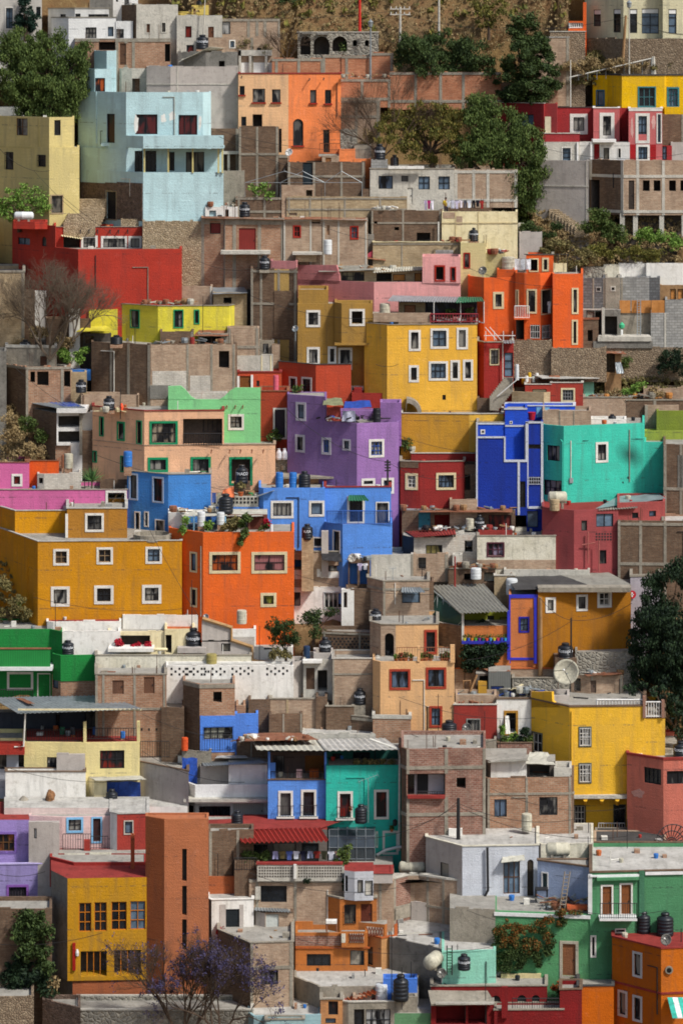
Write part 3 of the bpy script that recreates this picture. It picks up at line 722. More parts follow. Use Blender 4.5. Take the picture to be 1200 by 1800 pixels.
def garments(x0, x1, yt, yb, v, dy, cols, where, rope=True):
    """laundry pegged on a line"""
    Y = v.Y0+dy; k = Y/F; a = P(x0-3, yt, Y); b = P(x1+3, yt, Y)
    if rope: m = MB(); m.tube([a, b], .01, 'rope', 4); tag(m.build('clothesline'), 'thin line carrying the laundry '+where, 'clothesline')
    n = len(cols); w = (x1-x0)/n
    for i, (kind, hexc, word) in enumerate(cols):
        xa = x0+w*i+w*.08; xb = x0+w*(i+1)-w*.08; h = (yb-yt)*k*(.75+.25*rnd()); p0 = P(xa, yt, Y); p1 = P(xb, yt, Y); W_2 = p1.x-p0.x; m = MB()
        if kind == 'shirt': shp = [(0, 0), (1, 0), (1.12, -.3), (.9, -.36), (.86, -1), (.14, -1), (.1, -.36), (-.12, -.3)]
        elif kind == 'trousers': shp = [(.1, 0), (.9, 0), (1, -1), (.6, -1), (.5, -.35), (.4, -1), (0, -1)]
        else: shp = [(0, 0), (1, 0), (1, -1), (.5, -.97), (0, -1)]
        m.prism([(p0.x+s[0]*W_2, Y-.02+.05*math.sin(s[0]*5+i), p0.z+s[1]*h) for s in shp], (0, 1, 0), .03, 'f'+hexc)
        tag(m.build(kind), word+' '+kind+' hanging '+where, kind, 'laundry '+where)
# ---------------------------------------------------------------- plants
def leaves(mb, cen, rad, n, size, c, droop=0., flat=1.):
    cen = Vector(cen); i0 = len(mb.v); m = mb.mi(c)
    g = np.random.default_rng(random.randrange(1 << 30)); D = g.normal(size=(n, 3)); D /= np.linalg.norm(D, axis=1)[:, None]
    D *= (g.random(n)**.45)[:, None]; Pn_ = D*np.array(rad)+np.array(cen)
    if droop: Pn_[:, 2] -= droop*g.random(n)**2
    a = g.normal(size=(n, 3)); b = g.normal(size=(n, 3)); a[:, 2] *= flat
    if droop: a[:, 2] += 1.5*np.sign(a[:, 2])
    a /= np.linalg.norm(a, axis=1)[:, None]; b -= (a*b).sum(1)[:, None]*a; b /= np.linalg.norm(b, axis=1)[:, None]
    s = size*(.6+.8*g.random(n))[:, None]; a *= s; b *= s*.5
    q = np.stack([Pn_-a, Pn_-b*.9, Pn_+a, Pn_+b*.9], 1).reshape(-1, 3)
    mb.v += list(map(tuple, q)); mb.f += [(i0+4*k, i0+4*k+1, i0+4*k+2, i0+4*k+3) for k in range(n)]; mb.m += [m]*n
LM = {}
def lm(key):
    P_ = dict(dark=('#26341c', '#3a4a26', '#4c5c30'), mid=('#33431f', '#4a5a2c', '#63733a'), olive=('#4c4f24', '#66642e', '#7e7438'), pine=('#182a22', '#22382c', '#2e4436'),
              yel=('#4a4e22', '#605e2c', '#7c6c34'), deep=('#16221a', '#22321f', '#32442a'), purple=('#322e48', '#423c5a', '#565070'), fire=('#5a4424', '#96461e', '#b0582a'), dry=('#7a6848', '#917c56', '#a5916a'),
              rustg=('#3c4a26', '#525028', '#9a5426'), red=('#8c1420', '#a81c2c', '#c03040'), lime=('#4c6a2a', '#68883a', '#8aa650'), drygr=('#5a5434', '#6e6840', '#8a7c50'))[key]
    k = 'leaf_'+key
    if k not in MATS: MATS[k] = leaf_mat('foliage_'+key, *P_)
    return k
def tree(label, px, yb, Y, blobs, key, name='tree', n=70, size=.17, clump=.55, droop=0., tr=.16, trunk_to=None, dens=1., dy=.8, cat='tree', grp=None):
    """blobs: crown lobes (px, py, rx, ry) in photo pixels; clumps of leaves fill them, limbs reach each lobe"""
    b = P(px, yb, Y); o = root(name, tuple(b), label, cat, grp); m = MB(); t = MB(); k = Y/F
    top = P(sum(q[0] for q in blobs)/len(blobs), sum(q[1] for q in blobs)/len(blobs), Y)
    fork = b.lerp(top, .35); t.tube([b-Vector((0, 0, .6)), b.lerp(fork, .5)+Vector(((rnd()-.5)*.2, 0, 0)), fork], [tr*1.3, tr, tr*.8], 'bark', 7)
    for bx_, by, rx, ry in blobs:
        c = P(bx_, by, Y+(rnd()-.5)*dy); RX, RY = rx*k, ry*k; RD = min(RX, RY)*.9+.2
        mid = fork.lerp(c, .5)+Vector(((rnd()-.5)*.4, (rnd()-.5)*.4, .1)); t.tube([fork, mid, c], [tr*.6, tr*.4, tr*.2], 'bark', 5)
        nc = max(4, int(dens*RX*RY*2.6/(clump*clump)))
        for i in range(nc):
            a = rnd()*6.283; e = math.asin(2*rnd()-1); rr = (.45+.6*rnd()); q = c+Vector((math.cos(a)*math.cos(e)*RX*rr, math.sin(a)*math.cos(e)*RD*rr, math.sin(e)*RY*rr))
            s = clump*(.6+.8*rnd()); leaves(m, q, (s, s, s*.75), int(n*(.5+rnd()*.8)), size, lm(key), droop)
            if rnd() < .25: t.tube([c.lerp(q, .1), c.lerp(q, .6)+Vector((0, 0, .1)), q], [tr*.2, tr*.12, .015], 'bark', 4)
    m.build('crown', o); t.build('trunk', o); return o
NAMED['bark'] = lambda: rough_mat('bark', '#4a3c30', '#5c4c3e', '#352a22', 3, .03, .3)
NAMED['barkl'] = lambda: rough_mat('pale_bark', '#7e7264', '#8f8474', '#5e5448', 3, .03, .3)
def bare(mb, p, d, L, r, lev, c, spread=.55, up=.12, tips=None):
    d = d.normalized(); q = p+d*L*.5+Vector((rnd()-.5, rnd()-.5, rnd()-.5))*L*.08; e = p+d*L
    mb.tube([p, q, e], [r, r*.85, r*.68], c, 5 if lev > 2 else 4)
    if lev == 0:
        if tips is not None: tips.append(e)
        return
    for i in range(3 if rnd() < .45 else 2):
        nd_ = d+Vector(((rnd()-.5)*2*spread, (rnd()-.5)*1.6*spread, (rnd()-.5)*2*spread+up)); bare(mb, e if rnd() < .7 else q, nd_, L*(.68+.22*rnd()), r*.66, lev-1, c, spread, up, tips)
def bare_tree(label, px, yb, Y, hpx, name='bare_tree', lev=7, r=.14, c='bark', lean=(0, 0), spread=.6, flowers=None, nf=26, up=.1, dens=.5, stems=1, kk=.27):
    b = P(px, yb, Y); o = root(name, tuple(b), label, 'tree'); m = MB(); tips = []
    for s in range(stems): bare(m, b-Vector((0, 0, .4)), Vector((lean[0]+(s-(stems-1)/2)*.7, lean[1], 1)), hpx*Y/F*kk, r, lev, c, spread, up, tips)
    m.build('trunk', o)
    if flowers:
        f = MB()
        for t in tips:
            if rnd() < dens: leaves(f, t, (.22, .22, .18), nf, .07, lm(flowers))
        f.build('blossom' if flowers == 'purple' else 'crown', o)
    return o
def shrub(label, blobs, Y, key, name='shrub', n=60, size=.13, clump=.4, dens=1., cat='shrub', grp=None, zb=None, droop=0., dep=.55):
    k = Y/F; x = sum(b[0] for b in blobs)/len(blobs); yb = max(b[1]+b[3] for b in blobs); m = MB()
    for bx_, by, rx, ry in blobs:
        c = P(bx_, by, Y); RX, RY = rx*k, ry*k
        for i in range(max(2, int(dens*RX*RY*3/(clump*clump)))):
            a = rnd()*6.283; e = math.asin(2*rnd()-1); rr = .3+.7*rnd(); q = c+Vector((math.cos(a)*math.cos(e)*RX*rr, math.sin(a)*math.cos(e)*max(RX, RY)*dep*rr, math.sin(e)*RY*rr))
            s = clump*(.6+.8*rnd()); leaves(m, q, (s, s*min(1, dep*2), s*.8), n, size, lm(key), droop)
    return tag(m.build(name), label, cat, grp)
def potplant(px, yt, yb, label, v=None, key='lime', dy=None, pot='terra', grp=None, bloom=None):
    b = spot(px, yb, v, dy); k = b.y/F; h = max((yb-yt)*k, .4); o = root('potted_plant', tuple(b), label, 'potted plant', grp); r = min(.2, h*.3)
    m = MB(); m.lathe(tuple(b), [(r*.7, 0), (r, r*1.2), (r*1.1, r*1.25), (r*1.1, r*1.45), (r*.9, r*1.45)], pot, 12); m.build('pot', o)
    f = MB(); leaves(f, b+Vector((0, 0, h*.65)), (h*.35, h*.35, h*.4), 90, .09, lm(key))
    if bloom: leaves(f, b+Vector((0, 0, h*.8)), (h*.35, h*.35, h*.25), 40, .07, lm(bloom))
    f.build('foliage', o); return o
def grass(label, x0, x1, y0, y1, n, key, size=.35, name='dry_grass', oy=.9):
    m = MB()
    for i in range(n):
        px = x0+(x1-x0)*rnd(); py = y0+(y1-y0)*rnd(); p = gpt(px, py); leaves(m, p+Vector((0, 0, size*.4)), (size*.8, size*.8, size*.5), 14, size*.45, lm(key), 0, 2.5)
    return tag(m.build(name), label, 'ground cover', None, 'stuff')
def gpt(px, py):
    """point of the hillside under photo pixel"""
    Y = Yp(py)+1.6
    for _ in range(4): Y = Yp(py)+1.6
    return P(px, py, Y)
# ================================================================= upper rows (photo rows 0-300)
H('house', 'pale grey house at the top left corner, behind the dark conifer')
V((-12, 74), -30, 60, '#c9c4ba', [(9, 12, 25, 52, 'b sW t2 m2,2'), (64, 12, 72, 30, 'g')], par=.3)
H('house', 'low white house with grey left side and flat stepped roof near the upper left')
V((85, 132, 192), 15, 42, '#d9d8d2', [(106, 25, 116, 32, 'g'), (133, 24, 142, 31, 'g'), (156, 25, 191, 32, 'g m4,1')], dr=.2, cop='conc')
V((91, 121, 204), 31, 68, '#e4e4e0', [(151, 48, 170, 67, 'c m3,2'), (190, 47, 200, 64, 'b')], cop='conc', d=5)
V((204, 234), 37, 68, '#e4e4e0', [(204, 51, 218, 67, 'c m2,2')], o=.3, d=4.5)
H('house', 'dark grey block building under the white one at the top edge, left of centre')
V((158, 199), -20, 17, 'concd'); V((198, 243), -20, 8, '#e2e0da', [(204, -6, 208, 3, 'g'), (219, -8, 227, 8, 'g')], o=1)
H('house', 'grey concrete house with two narrow brown windows and bare brown left side')
V((192, 240, 313), 8, 70, ['brickd', 'concl'], [(256, 40, 266, 59, 'd#5c4030 sconcl t2'), (283, 38, 293, 58, 'g sconcl t2')], dl=6)
H('house', 'grey concrete house with three red-brown windows, below a small yellow roof room')
V((311, 391), 27, 75, 'concl', [(326, 46, 337, 66, 'cr'), (366, 47, 376, 66, 'd#6a4430')])
V((311, 355), 73, 100, 'concl', [(328, 79, 341, 96, 'cr')], o=.3)
a1 = V((337, 367), 9, 28, '#d9bf62', [(340, 15, 344, 24, 'd#7a3c2c')], o=2.2, d=4, found=1)
V((312, 339), 20, 29, '#d9bf62', o=2.4, d=3, found=1)
tank(351, 0, 9, 12, 'small black tank on the yellow roof room at the top edge', a1, '')
H('brick_wall', 'ruined orange brick wall with concrete posts and doorways, above the light blue tower', 'wall')
V((132, 300), 69, 120, 'brick', [(174, 73, 203, 88, 'v'), (211, 76, 222, 114, 'd#5a4030'), (290, 77, 302, 108, 'v')], cols=(173, 206, 222, 235), beams=(71,), d=2.5, cop='conc', rebar=5)
H('brick_wall', 'pink brick ruin with open doorway on the bare hill, top centre left', 'wall')
V((343, 492), 33, 70, 'brickp', [(391, 38, 405, 60, 'cw')], cols=(366, 437, 452, 466, 491), beams=(35,), o=.5, d=2.5)
V((355, 492), 66, 92, 'brickp', [(403, 70, 414, 85, 'b sW t2'), (452, 84, 460, 90, 'g')], cols=(443,), o=.2, d=2)
H('arched_wall', 'grey stone wall with three dark arches at the foot of the bare hill', 'wall')
V((523, 665), 57, 98, 'stoneg', [(528, 64, 546, 96, 'v a'), (551, 64, 579, 96, 'v a'), (584, 64, 610, 90, 'v a'), (620, 70, 627, 81, 'v a'), (641, 70, 648, 81, 'v a')], d=3, cop='concl')
Pn([(531, 548, 56, 60), (557, 577, 57, 61)], 'concd', .3)
H('roof_frame', 'grey lean-to roof shed and open concrete frame above the orange and peach house', 'shed')
a2 = V([(313, .8), (362, 0), (418, 0)], 92, 128, 'concd', [(385, 107, 395, 127, 'v')], par=0, roof='concl', d=4)
Sh([(313, 109, -.3), (368, 82, -.3), (415, 87, 3), (340, 90, 3)], 'sheet', False)
H('roof_frame', 'open concrete post-and-beam frame with white wall behind, above the peach wall', 'frame')
V((420, 482), 110, 129, '#e0ded8', o=1.5, d=3)
Pn([(420, 424, 87, 110), (438, 442, 97, 110), (466, 470, 97, 110), (420, 478, 88, 98), (420, 424, 110, 129), (438, 442, 110, 129), (466, 470, 110, 129)], 'concl', .3, 0, 'concrete_frame')
tank(356, 61, 87, 22, 'black tank with narrow neck at the peak of the grey lean-to roof', a2, 'Rotoplas', dy=1.2)
H('brick_wall', 'long orange brick wall with concrete posts, stepping up behind the orange house', 'wall')
V((478, 568), 103, 130, 'bricko', cols=(486, 525, 566), beams=(105,), d=1.2, o=.5)
V((567, 601), 97, 130, 'bricko', cols=(569,), beams=(99,), d=1.2, o=.5)
V((600, 653), 98, 132, 'bricko', cols=(609, 651), beams=(100,), d=1.2, o=.5); V((650, 691), 93, 132, 'bricko', cols=(688,), beams=(95,), d=1.2, o=.5)
H('brick_wall', 'orange brick terrace wall with concrete posts behind the bare twiggy tree', 'wall')
V((598, 686), 139, 178, 'bricko', cols=(636, 684), beams=(141, 174), o=.4, d=2, found=.5)
V((684, 880), 127, 182, 'bricko', cols=(730, 774, 814), beams=(129, 178), o=.6, d=2, found=.5)
V((880, 980), 145, 186, 'brick', cols=(905,), o=1.0, d=2)
H('brick_wall', 'pale pink brick retaining wall right of the orange house', 'wall')
V((598, 668), 176, 232, 'brickp', cols=(626, 664), beams=(178, 205), o=.2, d=2)
V((598, 626), 228, 262, 'stoneg', o=.1, d=2); V((622, 652), 254, 285, 'conc', o=0, d=2)
Scrap(600, 684, 136, 8, -.3, 1.0, n=14)
H('house', 'big bare grey plastered wall building between the light blue and the orange house')
a3 = V([(258, .8), (300, 0), (419, 0)], 117, 234, 'plast', cols=(312, 417), beams=(148,), cw=2, frame='concl')
V((370, 420), 226, 272, 'brickd', cols=(417,), o=0.1, d=3)
H('house', 'bare concrete roof room with a dark doorway beside the light blue tower')
V([(204, 1.2), (214, .3), (232, 0), (260, .1)], 120, 166, 'concl', [(223, 138, 246, 163, 'v')], o=1.0, par=.1)
# ---- orange and peach house
H('house', 'orange and peach two-storey house with dark red coping and an arched window, upper centre')
a4 = V([(419, .35), (507, 0), (599, .5)], 130, 272, ['#f0c090', '#f08a52'], [(421, 151, 430, 167, 'g lR'), (444, 156, 466, 180, 'c lR'), (478, 157, 493, 180, 'c lR'),
  (424, 205, 433, 222, 'g'), (444, 201, 461, 224, 'v'), (490, 226, 495, 268, 'g'), (545, 158, 556, 181, 'g lR'), (571, 158, 582, 182, 'g lR'), (515, 209, 533, 256, 'g a lR'), (568, 228, 579, 268, 'g m2,3')], cop='rred', cth=.1)
V((420, 490), 223, 276, 'brickd', cols=(422, 452, 487), o=-1.2, d=1.1, cw=4, beams=(271,))
V((596, 624), 262, 294, '#f08a52', o=-.2, d=2); V((622, 652), 279, 296, '#f08a52', o=-.2, d=2)
vol = a4; Rl(562, 598, 252, 272, -.5, 'rust'); Bx(560, 600, 271, 275, -.6, .7, 'concl', 'balcony_slab')
V((566, 596), 274, 296, 'brickp', [(572, 277, 582, 294, 'd#8a5a34')], o=-.2, d=2)
dish(508, 268, 7, 'small white dish in front of the corner of the orange and peach house', a4, dy=-2, c='ironw', pole=282)
for i, (x, y) in enumerate(((425, 134), (544, 138), (569, 137))):
    vol = a4; Tb([(x, y, .1), (x, y+1, -.25), (x-1, y+4, -.3)], .05, 'iron', 'spout')
# ---- light blue house
H('house', 'big light blue three-storey house with balcony slab, posts and brick base, upper left')
BL = '#bbd8da'
a7b = V([(142, 5.6), (252, 0), (393, .3)], 303, 388, BL, [(187, 335, 206, 387, 'd#2a2624 sstonel t2')], d=3.5, o=0, par=.2, found=1)
Pn([(142.5, 186, 321, 387), (206.5, 251, 321, 387), (186, 206.5, 321, 334.5)], 'stoned', .06, 0, 'stone_base')
a5 = V([(142, 4.1), (222, .1), (393, .3)], 262, 305, BL, [(237, 265, 251, 302, 'g m2,1'), (256, 265, 275, 302, 'g m2,1'), (297, 267, 307, 300, 'g m2,2'), (327, 267, 359, 303, 'g m3,1')], ref=a7b, o=1.5, d=5)
a6 = V([(138, 4.6), (222, .1), (357, .2), (371, 1.3)], 162, 262, BL, [(188, 200, 202, 251, 'c#4a2424'), (238, 201, 277, 236, 'c#6a3030 m2,1'), (314, 202, 347, 237, 'c#6a3030 m3,1')], ref=a7b, o=1.5, d=6)
vol = a5; Bx(252, 393, 238, 261, -1.8, .2, BL, 'balcony_wall'); Bx(252, 393, 257, 261, -1.6, 2.2, BL, 'balcony_slab')
p0 = W3(222, 238, .02); p1 = W3(252, 261, -1.6); mb = MB(); mb.prism([(p0.x, p0.y, p0.z), (p1.x, p1.y, p0.z), (p1.x, p1.y, p1.z), (p0.x, p0.y, p1.z)], (.9, .45, 0), .2, BL); mb.build('balcony_wall', vol.par)
for x in (254, 296, 339, 384, 391): Bx(x-1.4, x+1.4, 261, 304, -1.4, .14, '#c9bc7e', 'post')
vol = a6; Patch(240, 216, 4, 18, 'white'); Patch(287, 208, 6, 8, 'white'); Patch(303, 205, 6, 9, 'white'); Patch(352, 215, 3, 14, 'white')
vol = a6; Rl(177, 203, 230, 254, -.3+2.6, 'iron', sp=.2); Bx(178, 203, 252, 257, 1.7, 1.2, BL, 'balcony_slab')
V((153, 167, 197), 121, 163, BL, [(167, 137, 185, 161, 'co m2,1')], ref=a6, o=3.2, d=3, dl=1.2)
V((166, 188, 205), 89, 163, BL, ref=a6, o=3.9, d=3, dl=1.6, par=.1)
H('porch', 'concrete porch with slab roof and glass doors right of the light blue house', 'porch')
a7 = V((370, 430), 300, 333, 'conc', o=.4, d=3); V((370, 430), 271, 300, 'concd', [(374, 272, 386, 299, 'g'), (392, 272, 407, 299, 'g')], o=1.8, d=3)
Bx(368, 428, 266, 271, -1.5, 3.5, 'concl', 'roof'); Bx(424, 427, 271, 327, -1.4, .2, 'cream', 'post'); Bx(400, 404, 271, 327, -1.4, .2, 'concl', 'post'); Bx(392, 427, 325, 330, -1.5, 2, 'concl', 'slab')
# ---- cream house, left
H('house', 'worn mustard and cream house on the left edge, left of the light blue one')
a9 = V([(-10, 4.5), (87, 0), (140, .6)], 259, 378, '#d3c283', [(10, 267, 24, 298, 'g R'), (67, 272, 81, 293, 'g R'), (89, 342, 112, 376, 'g sbrickt t2')], o=0, par=.1)
a8 = V([(-10, 4.5), (87, 0), (131, .6)], 206, 262, '#d3c283', [(29, 208, 49, 238, 'c m2,2,#6a4a30'), (96, 211, 107, 238, 'g')], ref=a9, o=.02, par=.15)
Tb([(73, 265, 1.2), (73, 330, 1.2)], .06, 'p#8c2f22'); Tb([(79, 238, .8), (79, 330, .8)], .05, 'iron')
Pn([(-8, 60, 257, 260), (67, 70, 208, 258)], '#c9b878', .03)
V((-10, 52), 188, 206, '#b9b8b0', o=4.5, d=3, roof='metal', found=1); 
# ---- right top: cream mansion
H('house', 'large cream house with tall dark windows and white blinds, top right corner')
CM = '#d2cba8'; ws = [(1042, 17, 1055, 46), (1077, 16, 1090, 57), (1106, 16, 1119, 58), (1127, 15, 1157, 59), (1174, 16, 1188, 59)]
V([(1027, 4), (1095, 0), (1163, .1), (1164, -1.0), (1215, -.9)], -40, 74, CM, [(x0, y0, x1, y1, 'g m2,3' if x1-x0 > 20 else 'g m1,3') for x0, y0, x1, y1 in ws], o=0)
for x0, y0, x1, y1 in ws: Pn((x0+1, x1-1, y0+1, y0+8), 'p#dcdcd6', -.06, .09, 'blind')
V([(1027, 4), (1095, 0), (1215, -.9)], 68, 104, 'stone', o=-.4, d=2)
vol.px[0]; 
H('brick_wall', 'orange garden wall with white balustrade left of the cream mansion', 'wall')
V((998, 1028), 50, 60, '#d9642c', o=1.5, d=1.5); Rl(1000, 1027, 39, 50, .2, 'ironw', sp=.18, r=.05); Bx(999, 1027, 37, 40, .1, .3, '#d9642c', 'top_rail')
V((1024, 1030), 4, 60, '#e0642c', o=1.6, d=1)
V((966, 1028), 56, 104, 'stone', o=.2, d=3, cop='concl'); V((940, 1000), 66, 100, 'brickp', cols=(997,), o=-.2, d=2, roof='rwhite', cop='rwhite')
# ---- yellow house right
H('house', 'bright yellow house with dark flat eaves and blue window frames, right edge')
YE = '#e3b40c'
b1 = V([(1041, 3.4), (1067, 2.6), (1092, 0), (1167, .1), (1170, .5), (1215, .5)], 133, 190, YE, [(1047, 158, 1062, 187, 'b s#2f6f8f t2'), (1120, 152, 1152, 189, 'g s#3c7a80 t2 m3,2,#4a7c80'), (1171, 153, 1193, 190, 'g s#3c7a80 t3 m3,3,#2a5c66')], cop='rdark', cth=.12)
V((1167, 1215), 188, 201, YE, o=.2, d=3)
gastank(1162, 1171, 126, 131, 'tiny white lamp ball on the yellow house roof', b1, dy=2) if 0 else None
# ---- red and white house right
H('house', 'red house with white window surrounds and peeling pink plaster, upper right')
RE = '#9c2f30'; RP = '#c46a68'
b2 = V([(870, 3), (955, 0), (957, .3)], 182, 250, RE, [(905, 201, 937, 222, 'b m3,1')], o=.5, cop='concl', cth=.04)
V([(954, .6), (978, 0), (979, .6)], 182, 236, ['#b84a48', RE], o=-.2, d=3); 
V((977, 1043), 189, 240, RE, [(962, 205, 977, 233, 'g'), (1001, 200, 1032, 236, 'c sW t6 m2,1')], o=.9, cop='rdark', cth=.05)
Bx(957, 977, 205, 234, -.7, .05, 'p#c8bda0', 'door'); 
V((1042, 1088), 190, 253, RP, [(1053, 198, 1079, 244, 'c sW t6 m2,2')], o=.2, cop='white'); 
V([(1087, .1), (1092, .9), (1105, .9)], 190, 253, RE, o=.3); b3 = V((1104, 1163), 191, 281, RP, [(1116, 199, 1141, 252, 'b sW t5 m2,3'), (1117, 254, 1141, 284, 'b sW t4 m3,2'), (1153, 199, 1163, 252, 'g sW t2')], o=-.2, cop='white')
Pn([(1121, 1137, 236, 248)], RP, .02); Pn([(1104, 1116, 254, 281), (1141, 1152, 254, 281)], '#a01c20', .03)
Pn([(1104, 1163, 191, 195)], 'white', .03)
vol = b3; Patch(1148, 215, 4, 14, '#d8a8a0'); Patch(1110, 225, 3, 18, '#d8a8a0')
b4 = V((954, 1018), 235, 252, '#a03436', o=-1.0, d=1.6, cop='concl', cth=.03, found=.3)
V((955, 1018), 250, 290, 'concl', [(986, 258, 1004, 287, 'g sW t2 m1,3'), (1018, 256, 1033, 287, 'g')], o=-.6, par=0); 
V((1017, 1106), 250, 283, '#d9d6cf', [(1043, 253, 1053, 280, 'd#8a1c1e'), (1060, 260, 1070, 280, 'g'), (1085, 260, 1091, 278, 'c sW t1')], o=-.3, d=2, par=0)
Bx(1041, 1082, 245, 250, -1.0, 1.2, 'p#dedcd6', 'porch_slab'); Bx(1037, 1040, 250, 288, -.9, .2, 'p#dedcd6', 'post'); Bx(1013, 1016, 250, 288, -.7, .2, 'p#dedcd6', 'post')
V((1152, 1180), 256, 283, RE, [(1153, 257, 1171, 281, 'b m3,2')], o=.5, d=2)
H('brick_wall', 'bare brick wall piece below the yellow house at the right edge', 'wall')
V((1163, 1215), 201, 256, 'brickd', cols=(1199,), o=.7, d=2); V((1178, 1215), 250, 284, 'plast', o=.6, d=2)
H('house', 'small white flat roof room with peeling panels above the red house')
V([(959, .8), (985, 0), (1005, .5)], 156, 188, ['#dcdcda', 'brickt'], [(986, 158, 1003, 186, 'v')], d=2, o=3.4, found=1, cop='conc')
V((1004, 1023), 157, 188, 'white', d=.6, o=3.2, found=1)
H('house', 'unfinished brick building on open concrete pillars below the red house, right edge')
b5 = V([(1035, 2.2), (1095, 0), (1215, .1)], 282, 376, ['brickd', 'brickp'], [(1038, 316, 1053, 368, 'v'), (1104, 317, 1114, 368, 'd#3c342e'), (1129, 317, 1141, 336, 'v'), (1148, 317, 1160, 336, 'v'), (1175, 317, 1187, 336, 'v'), (1195, 317, 1206, 336, 'v')],
   cols=(1037, 1093, 1120, 1165), beams=(310, 372), cw=5, frame='concl', found=.1, par=.5)
V((1090, 1215), 374, 412, 'void', o=2.5, d=3)
vol = b5
for x in (1089, 1112, 1158, 1197): Bx(x, x+8, 375, 416, .1, .35, 'concl', 'pillar')
V([(940, 2), (1034, .2)], 283, 373, 'plast', cols=(1030,), beams=(328,), cw=2, frame='concl', par=.5)
# ================================================================= photo rows 260-620
H('house', 'grey concrete house with four blue-grey windows, bare brick right half and laundry in front')
c1 = V((650, 798), 297, 362, 'concl', [(665, 309, 690, 332, 'cb m2,1'), (705, 309, 717, 319, 'g'), (735, 310, 755, 333, 'b m2,2'), (770, 310, 790, 333, 'b m2,2'), (716, 330, 725, 358, 'd#c8c4b8')], cop='conc', rebar=2)
V((798, 909), 298, 364, 'brickp', cols=(801, 832, 857, 906), beams=(302, 352), frame='concl', ref=c1, o=.1, found=4, rebar=3)
V((652, 681), 281, 299, 'block', ref=c1, o=.5, d=1.5, found=.3); V((636, 707), 332, 349, 'brickd', o=-.4, d=1.5)
V((785, 863), 365, 374, 'brickd', o=-.3, d=.3); Bx(682, 745, 292, 297, .1, .3, 'white', 'parapet')
tank(667, 253, 281, 20, 'black tank on the grey block plinth beside the orange wall, upper centre', c1, dy=1.6)
tank(693, 272, 297, 15, 'smaller black tank right of the one on the block plinth', c1, '', dy=3)
pole(829, 264, 298, 'short concrete post with a white lamp rising above the grey house', c1, 3, .12, 'concl', name='lamp_post', cat='post')
LC = [('shirt', '#c8b8d0', 'pale lilac'), ('shirt', '#b8286c', 'magenta'), ('towel', '#d8d4dc', 'white')]
garments(745, 762, 352, 370, c1, -1.2, LC, 'left of the black tank, in front of the grey house')
garments(784, 850, 352, 367, c1, -1.3, [('shirt', '#d8d8e0', 'white'), ('towel', '#c8c8d4', 'pale grey'), ('shirt', '#c0b8cc', 'lilac'), ('shirt', '#d4ccd4', 'off-white'), ('trousers', '#3a3c48', 'dark grey'), ('shirt', '#c4c8d0', 'light grey'), ('trousers', '#1c1c24', 'black'), ('shirt', '#20202a', 'black'), ('shirt', '#a02824', 'red')], 'before the grey and brick house')
H('brick_wall', 'dark brick yard wall with a dark green door behind the white metal tent frames', 'wall')
c2 = V((505, 642), 285, 347, 'brickd', [(532, 278, 549, 325, 'd#232d33'), (536, 333, 550, 345, 'v')], cols=(508, 552, 600, 638), beams=(310,), d=3, cw=4)
V((495, 552), 326, 350, 'brickp', [(538, 334, 549, 345, 'v')], o=-.8, d=1)
V((421, 506), 272, 300, 'brickd', beams=(275,), d=2, o=-.3, cols=(424,)); 
H('brick_wall', 'tan brick wall running in two tiers left of the grey house', 'wall')
V((504, 715), 346, 384, 'brickt', [(490+18, 374, 522, 379, 'v')], cols=(508, 545, 606, 668), beams=(349, 368), cw=3, d=3, o=.3)
V((414, 506), 347, 384, 'brickd', cols=(420, 465, 500), beams=(349, 372), cw=4, d=3, o=.5)
o_ = root('tent_frame', tuple(P(530, 346, c2.Y0-1.0)), 'bare white metal tent frames standing over the brick yard', 'frame'); mb = MB(); q = lambda x, y, d: P(x, y, c2.Y0-1+d)
for x0, x1, xa in ((431, 571, 500), (493, 571, 532), (571, 636, 600)):
    for d in (0, 2.5): mb.tube([q(x0, 346, d), q(x0, 321, d), q(xa, 301-d*2, d), q(x1, 321, d), q(x1, 346, d)], .024, 'metal', 5)
    mb.tube([q(x0, 321, 0), q(x1, 321, 0)], .02, 'metal', 5); mb.tube([q(xa, 301, 0), q(xa, 296, 2.5)], .02, 'metal', 5)
mb.build('frame_tubes', o_)
shrub('bright green weeds growing on the rubble under the tent frames', [(447, 337, 9, 9), (463, 326, 6, 12), (473, 341, 8, 5)], c2.Y0-.8, 'lime')
H('house', 'dark brick house with big dark red metal gate and concrete balcony slab, left of centre')
c3 = V([(354, .6), (393, .2), (396, 0), (499, .1)], 383, 448, 'brick', [(369, 392, 388, 411, 's#7a3430'), (420, 401, 450, 443, 'ds#7c2a24')], cols=(356, 395, 412, 456, 497), beams=(386, 392), cw=6, rebar=2, o=-.8)
Sh([(354, 383, -.3), (500, 386, -.3), (500, 383, 2.5), (354, 380, 2.5)], 'rust', False)
V([(356, .2), (396, 0), (500, .1)], 446, 498, 'brickd', [(369, 447, 386, 475, 'v'), (416, 466, 441, 497, 'v')], ref=c3, o=1.0, found=4)
vol = c3; Bx(388, 475, 441, 447, -1.1, 1.3, 'concl', 'balcony_slab')
V((361, 418), 364, 384, 'white', [(368, 370, 380, 382, 'v'), (396, 368, 402, 382, 'v')], ref=c3, o=3, d=2, found=1); Scrap(360, 418, 363, 6, -.2, 1.5, n=12)
tank(430, 355, 382, 19, 'black tank on the dark brick house with the red gate', c3)
